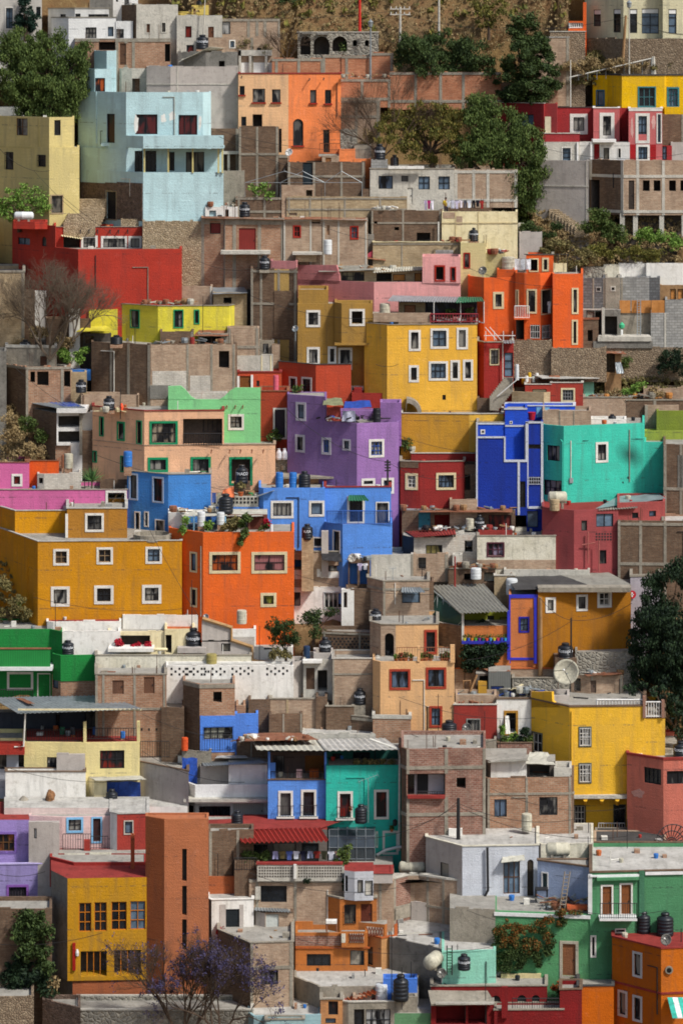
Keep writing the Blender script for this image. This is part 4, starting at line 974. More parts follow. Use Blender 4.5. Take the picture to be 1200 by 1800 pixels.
V((480+17, 645), 384, 462, 'brickp', [(515, 396, 529, 418, 'g sR t2 m2,2,R'), (547, 385, 563, 392, 'v'), (570, 386, 580, 392, 'v'), (574, 395, 579, 413, 'd#8a6a50'), (615, 397, 630, 421, 'g sR t2 m2,2,R')], cols=(500, 546, 569, 595, 642), beams=(386,), cw=3, frame='concl', o=-.1, rebar=3) if 0 else None
H('house', 'pale brick house with two small red-framed windows in the middle of the photo')
c4 = V((498, 646), 385, 465, 'brickp', [(515, 396, 529, 418, 'g sR t2 m2,2,R'), (548, 387, 563, 393, 'v'), (574, 396, 579, 413, 'd#8a6a50'), (615, 397, 630, 421, 'g sR t2 m2,2,R')], cols=(500, 546, 569, 595, 643), beams=(387,), cw=3, frame='concl', o=-.2, rebar=3)
Sh([(500, 385, -.3), (645, 387, -.3), (645, 383, 2), (500, 381, 2)], 'rust', False); Bx(514, 566, 444, 448, -1.5, 1.5, 'concl', 'slab'); Bx(520, 556, 448, 460, -1.2, .3, 'brickt', 'low_wall')
drum(576, 422, 447, 15, 'pale ribbed tank leaning at the pale brick house', 'tankwh', c4, -.8, 'water_barrel', None, 'barrel')
H('house', 'dark brick roof room with black opening and a white standing pipe')
c5 = V((652, 777), 370, 428, 'brickd', [(732, 409, 756, 426, 'v'), (657, 389, 663, 393, 'v'), (693, 399, 701, 405, 'v')], cols=(654, 708, 773), beams=(392,), cw=3); Tb([(770, 390, -.3), (770, 424, -.3)], .06, 'pvc')
V((645, 657), 412, 440, 'concd', o=0, d=2); Scrap(660, 700, 368, 5, .3, 1.5, ('sheet', 'white'), 8)
V((674, 678), 410, 428, 'concl', o=-.3, d=.2) if 0 else None
H('house', 'cream painted brick house with two black tanks standing in front')
c6 = V((776, 909), 372, 436, 'cream', cols=(800, 840), beams=(392,), cw=2, frame='#c9b88c', rebar=5)
Pn([(778, 800, 373, 384), (800, 812, 380, 395)], 'brickp', .02, 0, 'bare_brick')
V((900, 912), 424, 442, 'rred', o=-.3, d=1) if 0 else None
H('house', 'olive brick building with low parapet and a row of pale blocks on top')
c7 = V((655, 812), 426, 462, 'brickt', cols=(706,), beams=(429,), cw=2, cop='cream', d=6)
Bx(765, 781, 440, 450, -.6, .4, 'block', 'blocks'); Bx(781, 796, 440, 450, -.6, .4, 'block', 'blocks')
H('house', 'narrow pale yellow-green house with a red-framed slot window, beside the olive brick')
c8 = V((809, 853), 427, 505, '#cdc08c', [(814, 444, 826, 472, 'c sR t2')], d=5, rebar=2); V((853, 887), 446, 495, '#b9ad7c', ref=c8, o=.5, found=4)
V((840, 905), 424, 450, 'cream', ref=c8, o=2.5, d=3, found=.5); Scrap(860, 884, 447, 14, -2.2, 1.4, ('rred', 'metal', 'rust', 'white'), 16)
Scrap(778, 808, 425, 8, -2, 1.5, ('rust', 'wood', 'rred'), 10)
tank(832, 400, 424, 18, 'black tank in front of the cream wall, left one of the pair', c8, dy=2.6)
tank(886, 405, 428, 20, 'black tank in front of the cream wall, right one of the pair', c8, dy=3.4)
# ---- pink house
H('house', 'long pink house with its left side coloured as shaded and red-framed windows, centre')
PK1, PK2 = '#b97776', '#e3a19c'  # one pink; the left tone has that side's shade in it
V([(476, .5), (521, 0), (523, .2)], 459, 545, '#bb7b7b', o=.2, d=4)
d1 = V([(520, 2.8), (657, 0), (809, .2)], 496, 560, [PK1, PK2], par=.1, o=-.3)
Pp([(521, 466), (591, 466), (596, 483), (597, 499), (521, 499)], PK1)
d2 = V((742, 809), 451, 497, PK2, [(763, 466, 782, 495, 'v sR t3'), (791, 469, 801, 495, 'c sR t2')], ref=d1, o=.05, d=3)
V((592, 742), 476, 497, 'brickt', [(600, 478, 640, 494, 'c#a8a080 m4,2'), (661, 480, 688, 495, 'v'), (690, 482, 712, 494, 'woodo'), (728, 480, 741, 495, 'woodo')], ref=d1, o=1.8, d=2, par=0)
Sh([(655, 479, -.6), (743, 474, -.6), (743, 468, 2), (660, 470, 2)], 'sheet'); Sh([(560, 478, -.5), (662, 474, -.5), (640, 462, 2.5), (560, 466, 2.5)], 'asb', False)
Sh([(743, 466, -.3), (789, 464, -.3), (789, 461, 1.0), (743, 463, 1.0)], 'sheet', False)
V((690, 745), 461, 475, 'concd', ref=d1, o=4, d=2); V((560, 690), 452, 475, 'brickt', [(566, 458, 590, 470, 'v'), (634, 455, 655, 470, 'v')], ref=d1, o=4.4, d=2)
Sh([(632, 452, -.8), (678, 458, -.8), (670, 444, 1), (636, 446, 1)], 'rust', False); Scrap(560, 700, 476, 12, -2.5, 2, n=26); Scrap(600, 690, 462, 10, -.5, 2, n=18)
o_ = MB(); o_.prism([W3(638, 452, -.5), W3(658, 438, -.5), (W3(668, 452, -.5))], (0, 1, 0), .8, 'f#b04858'); tag(o_.build('tarpaulin'), 'rose red cloth draped over the junk on the roofs', 'tarpaulin')
H('house', 'narrow dark brick tower with a tan plaster patch, left of the pink house')
d3 = V([(441, .8), (482, .5), (508, .3), (523, 0)], 474, 598, ['brickd', '#b9985a', 'brickd'], cols=(443, 459, 490, 519), beams=(478, 535), cw=4, o=-.2)
Pn((482, 523, 511, 597), 'brickd', .05, 0, 'bare_brick')
tank(465, 449, 474, 18, 'black tank at the corner of the dark brick tower left of the pink house', d3, dy=.7)
H('house', 'mustard brown house with white-framed windows and a projecting bay')
MU = '#a5803f'
d4 = V((523, 592), 534, 655, MU, [(538, 545, 563, 575, 'c sW m2,2'), (539, 610, 562, 642, 'c sW m2,1'), (576, 609, 592, 640, 'g sW')], beams=(), o=.0)
V((524, 577), 509, 536, MU, ref=d4, o=.9, d=4)
V([(588, .9), (600, 0), (655, .1)], 533, 606, MU, [(614, 543, 641, 573, 'v sW')], ref=d4, o=-1.2, d=2); Bx(588, 656, 603, 607, -.1, 1.6, MU, 'bay_floor')
V([(590, .2), (641, 0)], 604, 700, MU, [(594, 611, 619, 650, 'c sW'), (615, 678, 639, 690, 'g sW')], ref=d4, o=.0, found=4)
dish(519, 578, 6, 'grey dish at the left corner of the mustard brown house', d4, dy=-.6, pole=600)
tank(0, 0, 0, 0, '') if 0 else None
# ---- yellow orange house
H('house', 'tall yellow-orange house with seven white-framed windows, centre right')
YO = '#e9b244'
e1 = V([(640, 1.6), (680, 0), (838, .4)], 571, 727, YO, [(718, 580, 739, 617, 'c sW'), (756, 577, 788, 613, 'g sW m2,2'), (802, 576, 822, 614, 'c sW'), (718, 642, 736, 672, 'c#6a5040 sW m2,3'), (753, 635, 787, 669, 'g sW m3,2'), (791, 633, 808, 669, 'c sW'), (813, 632, 831, 669, 'c sW'), (777, 694, 783, 703, 'g')], cop='conc', cth=.04)
m_ = MB(); p = [W3(712, 723, -.02)]
for i in range(9): a = math.pi*.5*i/8; p.append(W3(712+2+26*math.sin(a), 723-26*math.cos(a), -.02))
m_.prism(p+[W3(734, 723, -.02)]+[W3(712+2+19*math.sin(a), 723-18*math.cos(a), -.02) for a in [math.pi*.5*i/8 for i in range(8, -1, -1)]], (0, -1, 0), 1.3, 'conc'); m_.build('canopy', vol.par)
e2 = V([(704, .6), (824, 0), (884, .3)], 728, 800, ['#c89436', '#e2b24a'], o=-.6, cop='concl', cth=.04)
e3 = V((655, 757), 552, 573, 'brickp', [(660, 559, 700, 570, 'v')], ref=e1, o=2.0, d=2, found=.5, par=0); V((700, 747), 532, 556, 'brickt', [(710, 536, 730, 551, 'bricko')], ref=e1, o=3.0, d=2, par=0)
V((747, 838), 531, 556, '#3c3440', [(750, 532, 790, 551, 'c#4a5068'), (800, 534, 835, 551, 'c#5a3040')], ref=e1, o=3.0, d=2, par=0)
vol = e1; Sh([(680, 529, 1.2), (808, 531, 1.2), (812, 522, 5), (690, 519, 5)], 'metal'); Sh([(800, 532, .8), (851, 529, .8), (846, 522, 4), (806, 522, 4)], 'green')
Tbs([[(x, y, 1.2), (x, 567, 1.2)] for x, y in ((762, 530), (809, 530), (850, 530))], .035, 'ironw', 'post'); Rl(756, 840, 552, 567, .9, '#8a3038', sp=.2, r=.03); Bx(656, 757, 550, 566, 1.0, .15, 'brickp', 'low_wall')
drum(676, 534, 558, 19, 'ivory round tank on the patio above the yellow-orange house', 'tankw', e1, 1.6, 'water_tank', None, 'water tank')
shrub('ferns and junk plants on the patio under the green awning', [(825, 548, 8, 5), (791, 552, 5, 4)], e1.Y0+2.5, 'mid')
Scrap(760, 838, 566, 6, 1.2, 1, ('white', 'rred', 'metal'), 8)
# ---- big red house left
H('house', 'big dark red house with a long windowless front and white windows behind, left')
RD = '#b03a2c'
f1 = V([(22, 6.5), (138, 0), (320, .4)], 438, 560, RD, par=.25, o=.2)
f2 = V([(22, 6.5), (98, 2.25), (99, 2.8)], 400, 480, RD, [(32, 418, 53, 441, 'b m2,1'), (74, 416, 82, 433, 'g a')], ref=f1, o=.0, d=3)
f3 = V((94, 250), 399, 441, RD, [(112, 415, 141, 439, 'v'), (143, 414, 172, 439, 'c sW m3,2'), (178, 415, 224, 439, 'c sW m4,1'), (226, 415, 250, 439, 'c sW m2,1')], ref=f1, o=5.2, d=4, cop='conc', cth=.04)
Sh([(107, 414, -.6), (146, 420, -.6), (146, 416, 1), (112, 412, 1)], 'cream')
for x in (142, 157, 172, 194, 209, 225): Tb([(x, 404, .0), (x, 405, -.3), (x, 411, -.35)], .05, 'iron', 'spout')
V([(24, .6), (62, 0), (84, .2)], 390, 402, RD, ref=f2, o=2.5, d=2.5); 
gastank(25, 60, 371, 387, 'white lying gas tank on red saddles on top of the dark red house', vol, dy=1, c='tankwh')
H('retaining_wall', 'pale stone retaining wall under the light blue house', 'wall')
V((251, 356), 389, 460, 'stonel', o=.2, d=3); V((213, 253), 385, 400, 'stonel', o=.8, d=2)
def steps(label, x0, x1, y0, y1, n, Y, c, dY=3., sx=0):
    o = root('stairs', tuple(P((x0+x1)/2, y1, Y)), label, 'stairs'); m = MB()
    for i in range(n):
        t0, t1 = i/n, (i+1)/n; ya = y1+(y0-y1)*t1; a = P(x0+sx*t0, y1+(y0-y1)*t0, Y+dY*t0); b = P(x1+sx*t0, ya, Y+dY*t0)
        m.bx(a.x, b.x, Y+dY*t0, Y+dY*t0+dY/n+.3, a.z-.9, b.z, c)
    m.build('steps', o); return o
steps('worn stone steps climbing left of the brick base of the light blue house', 112, 168, 350, 396, 9, Yp(396)-.5, 'stonel', 4, 22)
# ---- yellow-green house
H('house', 'lemon yellow house with green-framed windows, left of centre')
LY = '#ddd048'
g1 = V([(203, 2.3), (278, 0), (403, .3), (419, 2.0)], 538, 604, LY, [(229, 544, 246, 577, 'c sG t2'), (305, 544, 323, 577, 'c sG t2 m2,2'), (341, 544, 351, 570, 'g sG t2')], cop='conc', cth=.05)
V((157, 207), 544, 606, LY, ref=g1, o=1.6, d=4, found=4)
vol = g1; Sh([(134, 583, -.5), (199, 581, -.5), (186, 571, 2), (148, 573, 2)], LY, False); V((146, 196), 586, 606, 'void', [(150, 590, 165, 604, 'v')], o=1, d=1)
H('house', 'small brick roof rooms with scrap in front, behind the lemon yellow house')
g2 = V((245, 298), 501, 536, 'brickd', ref=g1, o=3.5, d=3, found=.5); tank(300, 480, 501, 17, 'black tank against the dark red wall above the lemon yellow house', g2, '', dy=1.2)
V((298, 374), 503, 536, 'brickp', cols=(301, 371), cw=3, frame='concl', ref=g1, o=3, d=3, found=.5); V((350, 375), 477, 505, 'brickp', cols=(353,), cw=3, ref=g1, o=6, d=1, found=1)
vol = g1; Scrap(240, 350, 535, 10, .5, 2, n=22)
H('house', 'low brick shed with grey sheet roof right of the lemon yellow house')
V((375, 434), 514, 582, 'brickt', [(393, 523, 407, 533, 'v')], o=.5); Sh([(374, 517, -.5), (435, 515, -.5), (430, 505, 3), (374, 505, 3)], 'metal', False)
V((433, 445), 512, 570, 'void', o=1.5, d=2)
H('brick_wall', 'tan brick wall with concrete cap on the left edge behind bare branches', 'wall')
V((-12, 44), 479, 610, 'brickt', cols=(41,), cop='conc', cth=.15, o=1); V((44, 62), 512, 600, 'brickd', o=1.5, d=2); V((60, 82), 512, 545, 'white', o=2, d=1); V((122, 141), 543, 606, 'white', o=.5, d=.4)
V((80, 160), 560, 606, 'brickd', o=1.2, d=2)
# ---- orange house right
H('house', 'bright orange house with cream-framed tall windows and a dark doorway, right of centre')
OR = '#e0622c'
h1 = V([(822, 1.9), (850, 0), (906, .2)], 488, 600, OR, [(866, 513, 885, 543, 'c sT m2,2')], o=.2)
V([(873, .3), (905, 0)], 474, 492, OR, ref=h1, o=1.5, d=3)
h2 = V([(905, .5), (921, .0), (949, -.2), (969, .9), (971, -.9), (1024, -.6)], 480, 612, OR, [(903, 509, 911, 538, 'g sT t2'), (925, 508, 943, 551, 'c sT t3 m1,3'), (950, 508, 968, 553, 'v sT t2'), (1004, 506, 1016, 552, 'c sT t3'), (1004, 562, 1015, 606, 'g sT t3'), (906, 561, 921, 597, 'v'), (932, 571, 948, 595, 'g Rironw'), (951, 571, 966, 595, 'g Rironw')], o=-.1, par=.3)
Rl(904, 929, 538, 560, -1.0, 'ironw', sp=.13, r=.02); Bx(903, 930, 559, 562, -1.05, 1.2, OR, 'balcony_slab')
h3 = V((924, 972), 448, 482, OR, [(929, 454, 946, 478, 'v sT t2'), (952, 453, 964, 477, 'c sT t3')], ref=h2, o=2.6, d=3, cop='conc', cth=.06)
vol = h2; Bx(972, 996, 463, 478, 2.0, .2, 'cream', 'parapet'); Tbs([[(920, 447, 1.8), (999, 447, 1.8)], [(996, 447, 1.8), (996, 478, 1.8)], [(980, 447, 1.8), (980, 464, 1.8)]], .03, 'iron', 'pergola')
garments(903, 933, 455, 476, h2, 1.2, [('towel', '#d8d8d8', 'white'), ('towel', '#b8bcc0', 'grey'), ('towel', '#e0e0e2', 'bright white')], 'on the roof of the bright orange house')
garments(961, 968, 530, 552, h2, .2, [('shirt', '#c8cccc', 'white')], 'in the dark doorway of the bright orange house', False)
drum(893, 452, 478, 24, 'ivory round tank at the back of the bright orange house', 'tankw', h1, 3.5, 'water_tank', None, 'water tank')
dish(848, 476, 8, 'dark dish above the left corner of the bright orange house', h1, dy=.6, c='concd')
H('retaining_wall', 'rough pale stone foundation under the bright orange house', 'wall')
V((895, 969), 598, 640, 'stone', o=-.6, d=3, found=1); V((968, 1065), 612, 648, 'stone', o=-.8, d=3, found=1)
V((1060, 1215), 612, 648, 'stone', o=.9, d=2, found=1)
H('house', 'dark red narrow house with an outside stair, beside the yellow-orange house')
h4 = V([(838, .8), (850, 0), (902, .2)], 602, 692, '#9a2f2a', [(860, 613, 877, 642, 'c sT t2 m2,2'), (886, 620, 901, 662, 'g m1,3')], cop='conc')
Sh([(884, 603, -.8), (904, 603, -.8), (904, 598, .1), (884, 598, .1)], 'metal'); Tb([(883, 598, -.1), (883, 668, -.1)], .04, 'pvc')
steps('concrete stair with white railing in front of the dark red narrow house', 860, 876, 664, 700, 10, h4.Y0-2.2, 'conc', .9, 28)
vol = h4; Tbs([[(873, 697, -2.4), (912, 664, -2.4)], [(912, 664, -2.4), (935, 664, -2.4)]], .04, 'ironw', 'handrail'); Tbs([[(x, 598, -.5), (x, 582, -.5)] for x in (853, 868, 884, 900)]+[[(850, 590, -.5), (905, 590, -.5)], [(852, 575, -.5), (872, 598, -.5)], [(860, 575, -.5), (880, 598, -.5)]], .03, 'ironw', 'railing')
V((838, 866), 700, 730, 'brickd', o=.2, d=2)
# ---- grey blocks right
H('house', 'grey block house with two odd small windows, right of the bright orange house')
i1 = V((1024, 1063), 489, 562, 'blockd', [(1046, 504, 1056, 513, 'g sblock t2')], o=.3, cols=(1042, 1061), cw=3); V((1063, 1089), 488, 548, 'conc', [(1072, 503, 1081, 512, 'g sconcl t2')], ref=i1, o=-.1, found=.1)
V((1088, 1140), 488, 552, 'block', cols=(1092,), cw=3, ref=i1, o=1.0); V((1139, 1159), 488, 530, 'blockd', ref=i1, o=1.0)
V((1024, 1090), 545, 610, 'concd', [(1030, 540, 1044, 560, 'conc'), (1045, 541, 1058, 592, 'v'), (1062, 556, 1084, 592, 'v')], o=.6, par=0); Bx(1057, 1062, 541, 598, -1.2, .2, 'concl', 'post')
V((1024, 1051), 562, 606, 'brickd', [(1032, 580, 1041, 600, 'v')], o=-.6, d=1, cop='rust')
i2 = V((1088, 1144), 549, 606, 'conc', o=1.4, cols=(1130,), cw=2); V((1143, 1215), 550, 610, 'block', cols=(1168,), cw=3, frame='concl', ref=i2, o=-.6, found=4); V((1168, 1215), 527, 553, 'block', ref=i2, o=-.5, found=.1)
vol = i2; Pn([(1088, 1107, 528, 550), (1109, 1143, 528, 550)], 'woodo', .1, 0, 'board_fence'); Bx(1144, 1167, 528, 551, -.5, .1, 'woodo', 'board_fence')
Bx(1050, 1144, 592, 600, -2.2, 3, 'concl', 'slab'); Bx(1042, 1146, 600, 612, -2.1, 2.5, 'concd', 'slab_wall')
V((1158, 1215), 501, 530, 'wood', [(1177, 508, 1187, 527, 'woodo'), (1190, 508, 1200, 527, 'woodo')], ref=i2, o=2.5, d=2)
o_ = root('ladder', tuple(P(1122, 592, i2.Y0-.8)), 'grey metal ladder leaning on the board fence of the block house', 'ladder'); mb = MB()
for x in (1119, 1125): mb.tube([P(x, 592, i2.Y0-.9), P(x, 527, i2.Y0-.2)], .03, 'metal', 5)
for k in range(14): y = 530+k*4.4; mb.tube([P(1119, y, i2.Y0-.25-.6*(k/14)), P(1125, y, i2.Y0-.25-.6*(k/14))], .02, 'metal', 4)
mb.build('rails', o_)
mb = MB(); mb.lathe(tuple(P(1092, 578, i2.Y0-1.5)), [(.08, 0), (.2, .1), (.22, .3), (.12, .42), (.03, .5)], 'p#3fa878', 10); mb.tube([P(1092, 566, i2.Y0-1.5), P(1092, 549, i2.Y0-1.0)], .008, 'rope', 4); tag(mb.build('bag'), 'green bag hanging from the slab of the grey block house', 'bag')
drum(1091, 580, 593, 6, 'white plastic canister standing below the green bag', 'tankwh', i1, -1.0, 'canister', None, 'canister')
H('garden_wall', 'whitewashed garden wall with dark vertical stains, right edge', 'wall')
V((1060, 1087), 465, 490, 'cold', o=1.5, d=.4); V((1086, 1136), 463, 490, 'white', o=1.6, d=.4); V((1135, 1215), 463, 505, 'white', o=1.2, d=.4)
H('retaining_wall', 'low grey wall pieces on the dry slope right of the cream house', 'wall')
V((910, 921), 393, 415, 'concl', o=.5, d=1); V((912, 952), 408, 440, 'plast', o=.3, d=1); V((985, 1062), 470, 490, 'stoneg', o=1.2, d=1)
steps('stone path steps on the slope beside the dark tree', 962, 972, 372, 407, 9, Yp(407)+.9, 'stonel', 1.6, -8) if 0 else None
o_ = root('stairs', tuple(P(990, 405, Yp(405)+1)), 'stone steps descending the slope below the grey plaster wall', 'stairs'); mb = MB()
for k in range(9):
    a = gpt(966+k*5.5, 373+k*3.8); mb.bx(a.x-.1, a.x+.7, a.y-.6, a.y+.3, a.z-.6, a.z+.25, 'stonel')
mb.build('steps', o_)
# ================================================================= photo rows 600-900
H('house', 'low grey block house with a black tank on its flat roof, left edge')
j1 = V([(11, .6), (100, 0)], 612, 650, 'conc', [(71, 626, 83, 643, 'd#5a3c2c')], cop='concl', cth=.2, d=4); tank(45, 597, 619, 19, 'black tank on the flat roof of the low grey house at the left edge', j1, dy=.8)
V((-12, 12), 617, 725, 'concd', o=-.3, d=3)
H('house', 'unfinished brick house with a wide open gap in its front wall, left edge')
j2 = V([(11, 2.0), (46, 0), (125, .3)], 645, 712, ['brickd', 'brick'], [(54, 653, 62, 672, 'v'), (66, 653, 86, 678, 'v'), (113, 652, 124, 680, 'v')], cols=(48, 110), beams=(647,), cw=5, o=.2, rebar=2)
V((124, 153), 654, 690, 'brickt', ref=j2, o=.6, d=2, found=3); tank(143, 667, 690, 19, 'black tank before the tan brick wall left of the big brick house', j2, dy=-.5)
V((115, 160), 650, 657, 'blue', ref=j2, o=2, d=1, found=.5)
H('house', 'white open two-storey porch house with dark brick side and blue sheeted roof, left')
j3 = V([(48, 3.6), (100, 0), (145, .2)], 726, 792, ['brickd', '#dcdad4'], [(103, 731, 143, 751, 'v'), (103, 758, 143, 779, 'v')], par=0, o=.2)
Bx(100, 152, 718, 726, -.5, 3, '#dcdad4', 'roof_beam'); Sh([(100, 717, -.4), (150, 717, -.4), (126, 705, 3.6), (48, 707, 3.6)], 'metal'); Sh([(112, 714, .4), (142, 714, .4), (126, 706, 3.2), (84, 707, 3.2)], 'bluet', False)
Bx(100, 124, 778, 783, -.3, .3, '#dcdad4', 'ledge'); Bx(140, 145, 726, 800, -.15, .15, 'conc', 'post'); V((144, 163), 724, 768, '#dcdad4', ref=j3, o=.8, d=2, found=3); V((144, 164), 757, 812, 'brickd', ref=j3, o=.3, d=1, found=1)
V((98, 125), 783, 800, 'brick', ref=j3, o=-.1, d=1, found=1)
H('house', 'big bare brick house with concrete posts and one dark window, centre left')
j4 = V([(161, 2.4), (265, 0), (414, .4), (417, 1)], 606, 718, ['brickd', 'brickp', 'brickd'], [(385, 617, 403, 647, 'v')], cols=(196, 226, 262, 330, 372, 411), beams=(), cw=4, rebar=6, o=.2)
Pn([(268, 328, 652, 700), (334, 370, 660, 700)], 'brickw', .02, 0, 'lime_wash'); Pn([(264, 300, 677, 701)], 'concd', .05, 0, 'grey_render')
j5 = V((282, 341), 583, 608, 'brickd', cols=(338,), ref=j4, o=1.6, d=3, found=.3); V((348, 402), 586, 608, 'conc', [(352, 588, 388, 604, 'v')], ref=j4, o=1.9, d=2, found=.3); V((400, 456), 577, 628, 'brickp', cols=(403, 452), beams=(610,), ref=j4, o=2.2, d=2, found=3)
vol = j4; Scrap(270, 400, 604, 12, .3, 1.4, ('metal', 'conc', 'wood', 'rust'), 20); Sh([(340, 590, 1.5), (402, 590, 1.5), (398, 580, 4), (350, 580, 4)], 'rust', False)
tank(205, 589, 605, 22, 'low black tank in front of the yellow canopy, on the big brick house', j4, '')
drum(338, 593, 606, 9, 'small red drum on the roof of the big brick house', 'rred', j4, .7)
V((417, 480), 625, 658, 'concl', cols=(460, 476), cw=2, frame='cream', o=.2, d=2); V((455, 482), 598, 640, 'conc', [(462, 604, 472, 622, 'cw')], o=.8, d=2); V((478, 492), 606, 640, 'brickp', o=.5, d=2)
V((188, 246), 660, 700, 'brick', ref=j4, o=-1.4, d=.4) if 0 else None
H('brick_wall', 'long low pink brick wall behind the peach house roof', 'wall')
V((143, 245), 694, 722, 'brickp', cols=(147, 242), cw=3, o=-.3, d=2, frame='brickd'); 
# ---- red orange houses
H('house', 'brick-red house with two white-framed openings, below the mustard house')
k1 = V([(490, 2.2), (555, 0), (617, .3)], 641, 702, '#b8492f', [(508, 662, 522, 687, 'g s#c8c4bc t3'), (530, 663, 548, 698, 'g s#c8c4bc t3')], cop='rdark', cth=.05)
V((418, 495), 655, 692, '#c04e30', [(421, 661, 441, 681, 'd#7a4a24'), (451, 669, 456, 679, 'g')], ref=k1, o=.6, d=2, found=3, cop='rred', cth=.1)
Pn([(417, 421, 661, 682), (441, 445, 659, 682)], 'p#e0dcd4', .05, 0, 'frame')
V((457, 508), 688, 782, '#a8432a', [(480, 717, 504, 772, 'd#3a3238 sW t3')], o=.3, d=3, cop='rust')
shrub('climbing plants at the white door between the green and the purple house', [(488, 765, 12, 10), (520, 683, 4, 5)], vol.Y0-.3, 'mid')
V((618, 682), 691, 712, '#963028', o=-.2, d=2); V((622, 636), 682, 700, '#8a2a26', o=-.1, d=.6)
drum(485, 660, 686, 10, 'pink and red gas cylinder on the brick-red house', 'p#c85a6a', k1, -.6, 'gas_cylinder', None, 'gas cylinder')
# ---- light green house
H('house', 'light green house with a curved swooping parapet and one white-framed window')
GR = '#86cf8c'
k2 = V((296, 458), 702, 790, GR, [(401, 728, 429, 756, 'c sW m2,2')], par=.1, d=5, o=-.1)
Pp([(296, 679), (318, 678), (327, 686), (336, 697), (345, 702.6), (296, 702.6)], GR)
Pp([(385, 702.6), (394, 697), (404, 687), (414, 681.5), (458, 681.5), (458, 702.6)], GR)
vol = k2
for x in (399, 414, 427): Tb([(x, 713, 0), (x, 714, -.25), (x-1, 719, -.3)], .045, 'rust', 'spout')
V((300, 400), 690, 703, 'brickw', o=1.2, d=1, ref=k2); 
# ---- peach house
H('house', 'large peach house with green window frames, corner to the left, centre left')
PE = '#e6b48e'
k3 = V([(163, 3.0), (254, 0), (484, .6)], 783, 868, PE, [(161, 792, 171, 813, 'g sG t2'), (212, 801, 219, 830, 'g sG t2'), (260, 804, 296, 830, 'c sG t4'), (335, 803, 371, 832, 'c sG t4 m2,1'), (403, 803, 444, 853, 'v sG t4')], par=.15, cop='brickp', cth=.05)
for x in (372, 404, 423, 443, 463): Tb([(x, 791, .1), (x, 792, -.25), (x-1, 797, -.3)], .06, 'rust', 'spout')
k4 = V([(163, 3.0), (254, 0), (394, .35)], 723, 785, PE, [(175, 732, 183, 767, 'g sG t2'), (206, 741, 220, 775, 'c sG t3'), (240, 739, 250, 781, 'g sG t2'), (263, 740, 313, 782, 'c#b8a890 sG t4 m4,2'), (322, 736, 391, 783, 'v')], ref=k3, o=.03, cop='rred', cth=.08)
vol = k4; Rl(323, 390, 762, 783, .15, 'iron', sp=.18, r=.02); Rl(358, 390, 737, 760, .9, 'iron', sp=.3, r=.03, name='lattice')
tank(192, 696, 721, 20, 'black tank on the roof of the peach house', k4, 'Rotoplas', dy=1)
Scrap(180, 225, 724, 5, .4, 1.2, ('cream', 'sheet'), 8)
mb = MB(); b_ = W3(214, 722, 1.2); mb.lathe((b_.x, b_.y, b_.z), [(.12, 0), (.16, .3), (.05, .55)], 'p#e0502c', 8); tag(mb.build('bucket'), 'orange bucket on the peach house roof beside the black tank', 'bucket')
pole(212, 683, 722, 'thin rusty rod standing on the peach house roof', k4, 1, .03, 'iron', name='rod')
tank(425, 817, 850, 22, 'black tank in front of the green-framed opening of the peach house', k3, 'TINACO', dy=-1.5)
V((411, 440), 849, 885, 'brickd', o=-1.3, ref=k3, d=1, found=2)
V((395, 560), 863, 890, 'rred', o=.1, d=2)
# ---- purple house
H('house', 'purple house facing two ways with white-framed windows and tarpaulins on its roof, centre')
PU = '#86689a'; PL = '#9a72ac'  # same purple: left tone darkened as shaded, right tone as lit
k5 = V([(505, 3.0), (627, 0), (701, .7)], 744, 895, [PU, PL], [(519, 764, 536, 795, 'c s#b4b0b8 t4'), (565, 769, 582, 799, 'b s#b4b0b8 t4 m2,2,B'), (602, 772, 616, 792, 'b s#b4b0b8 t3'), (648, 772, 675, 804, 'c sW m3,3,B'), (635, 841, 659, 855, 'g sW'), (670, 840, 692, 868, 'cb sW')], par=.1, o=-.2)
V([(505, 3.0), (572, 1.35), (574, 1.6)], 701, 747, PU, [(520, 707, 538, 741, 'g s#b4b0b8 t4')], ref=k5, o=-.008, d=1.5, par=.05)
V([(668, .3), (705, 0)], 708, 760, PL, ref=k5, o=1.2, d=2, found=1); V((520, 670), 722, 745, PL, ref=k5, o=3.2, d=1.5)
vol = k5
def cloth(name, lab, pts, c, cat='tarpaulin', th=.05, dy=0):
    m = MB(); P3 = [W3(*p) for p in pts]; n = 8; i0 = 0
    a, b, c2, d = P3
    for i in range(n):
        for j in range(n):
            q = []
            for (s, t) in ((i, j), (i+1, j), (i+1, j+1), (i, j+1)):
                s /= n; t /= n; p = a.lerp(b, s).lerp(d.lerp(c2, s), t); p = p+Vector((0, 1, .4))*(.05*math.sin(s*9+t*2)); q.append(p)
            m.face(q, c)
    return tag(m.build(name), lab, cat)
cloth('sheet', 'faded red cloth hanging over the edge of the purple house roof', [(574, 738, 1.1), (600, 741, .5), (598, 714, .8), (574, 716, 1.4)], 'f#a8483c', 'cloth')
cloth('sheet', 'pale grey-white sheet hanging on the purple house roof', [(601, 741, .4), (625, 741, -.1), (624, 722, .2), (602, 722, .7)], 'f#b4b4c4', 'cloth')
cloth('tarpaulin', 'bright blue tarpaulin stretched over the purple house roof', [(604, 718, .2), (653, 716, .4), (650, 703, 2), (606, 706, 2)], 'bluet')
cloth('tarpaulin', 'greenish-grey tarpaulin at the left of the blue one on the purple house', [(567, 712, .2), (604, 713, .3), (600, 699, 2), (570, 700, 2)], 'f#7a7c5c')
Scrap(570, 668, 738, 14, .3, 2, ('black', 'bluet', 'wood', 'iron', 'metal'), 26); drum(662, 718, 742, 14, 'black drum on the purple house roof', 'black', k5, .9)
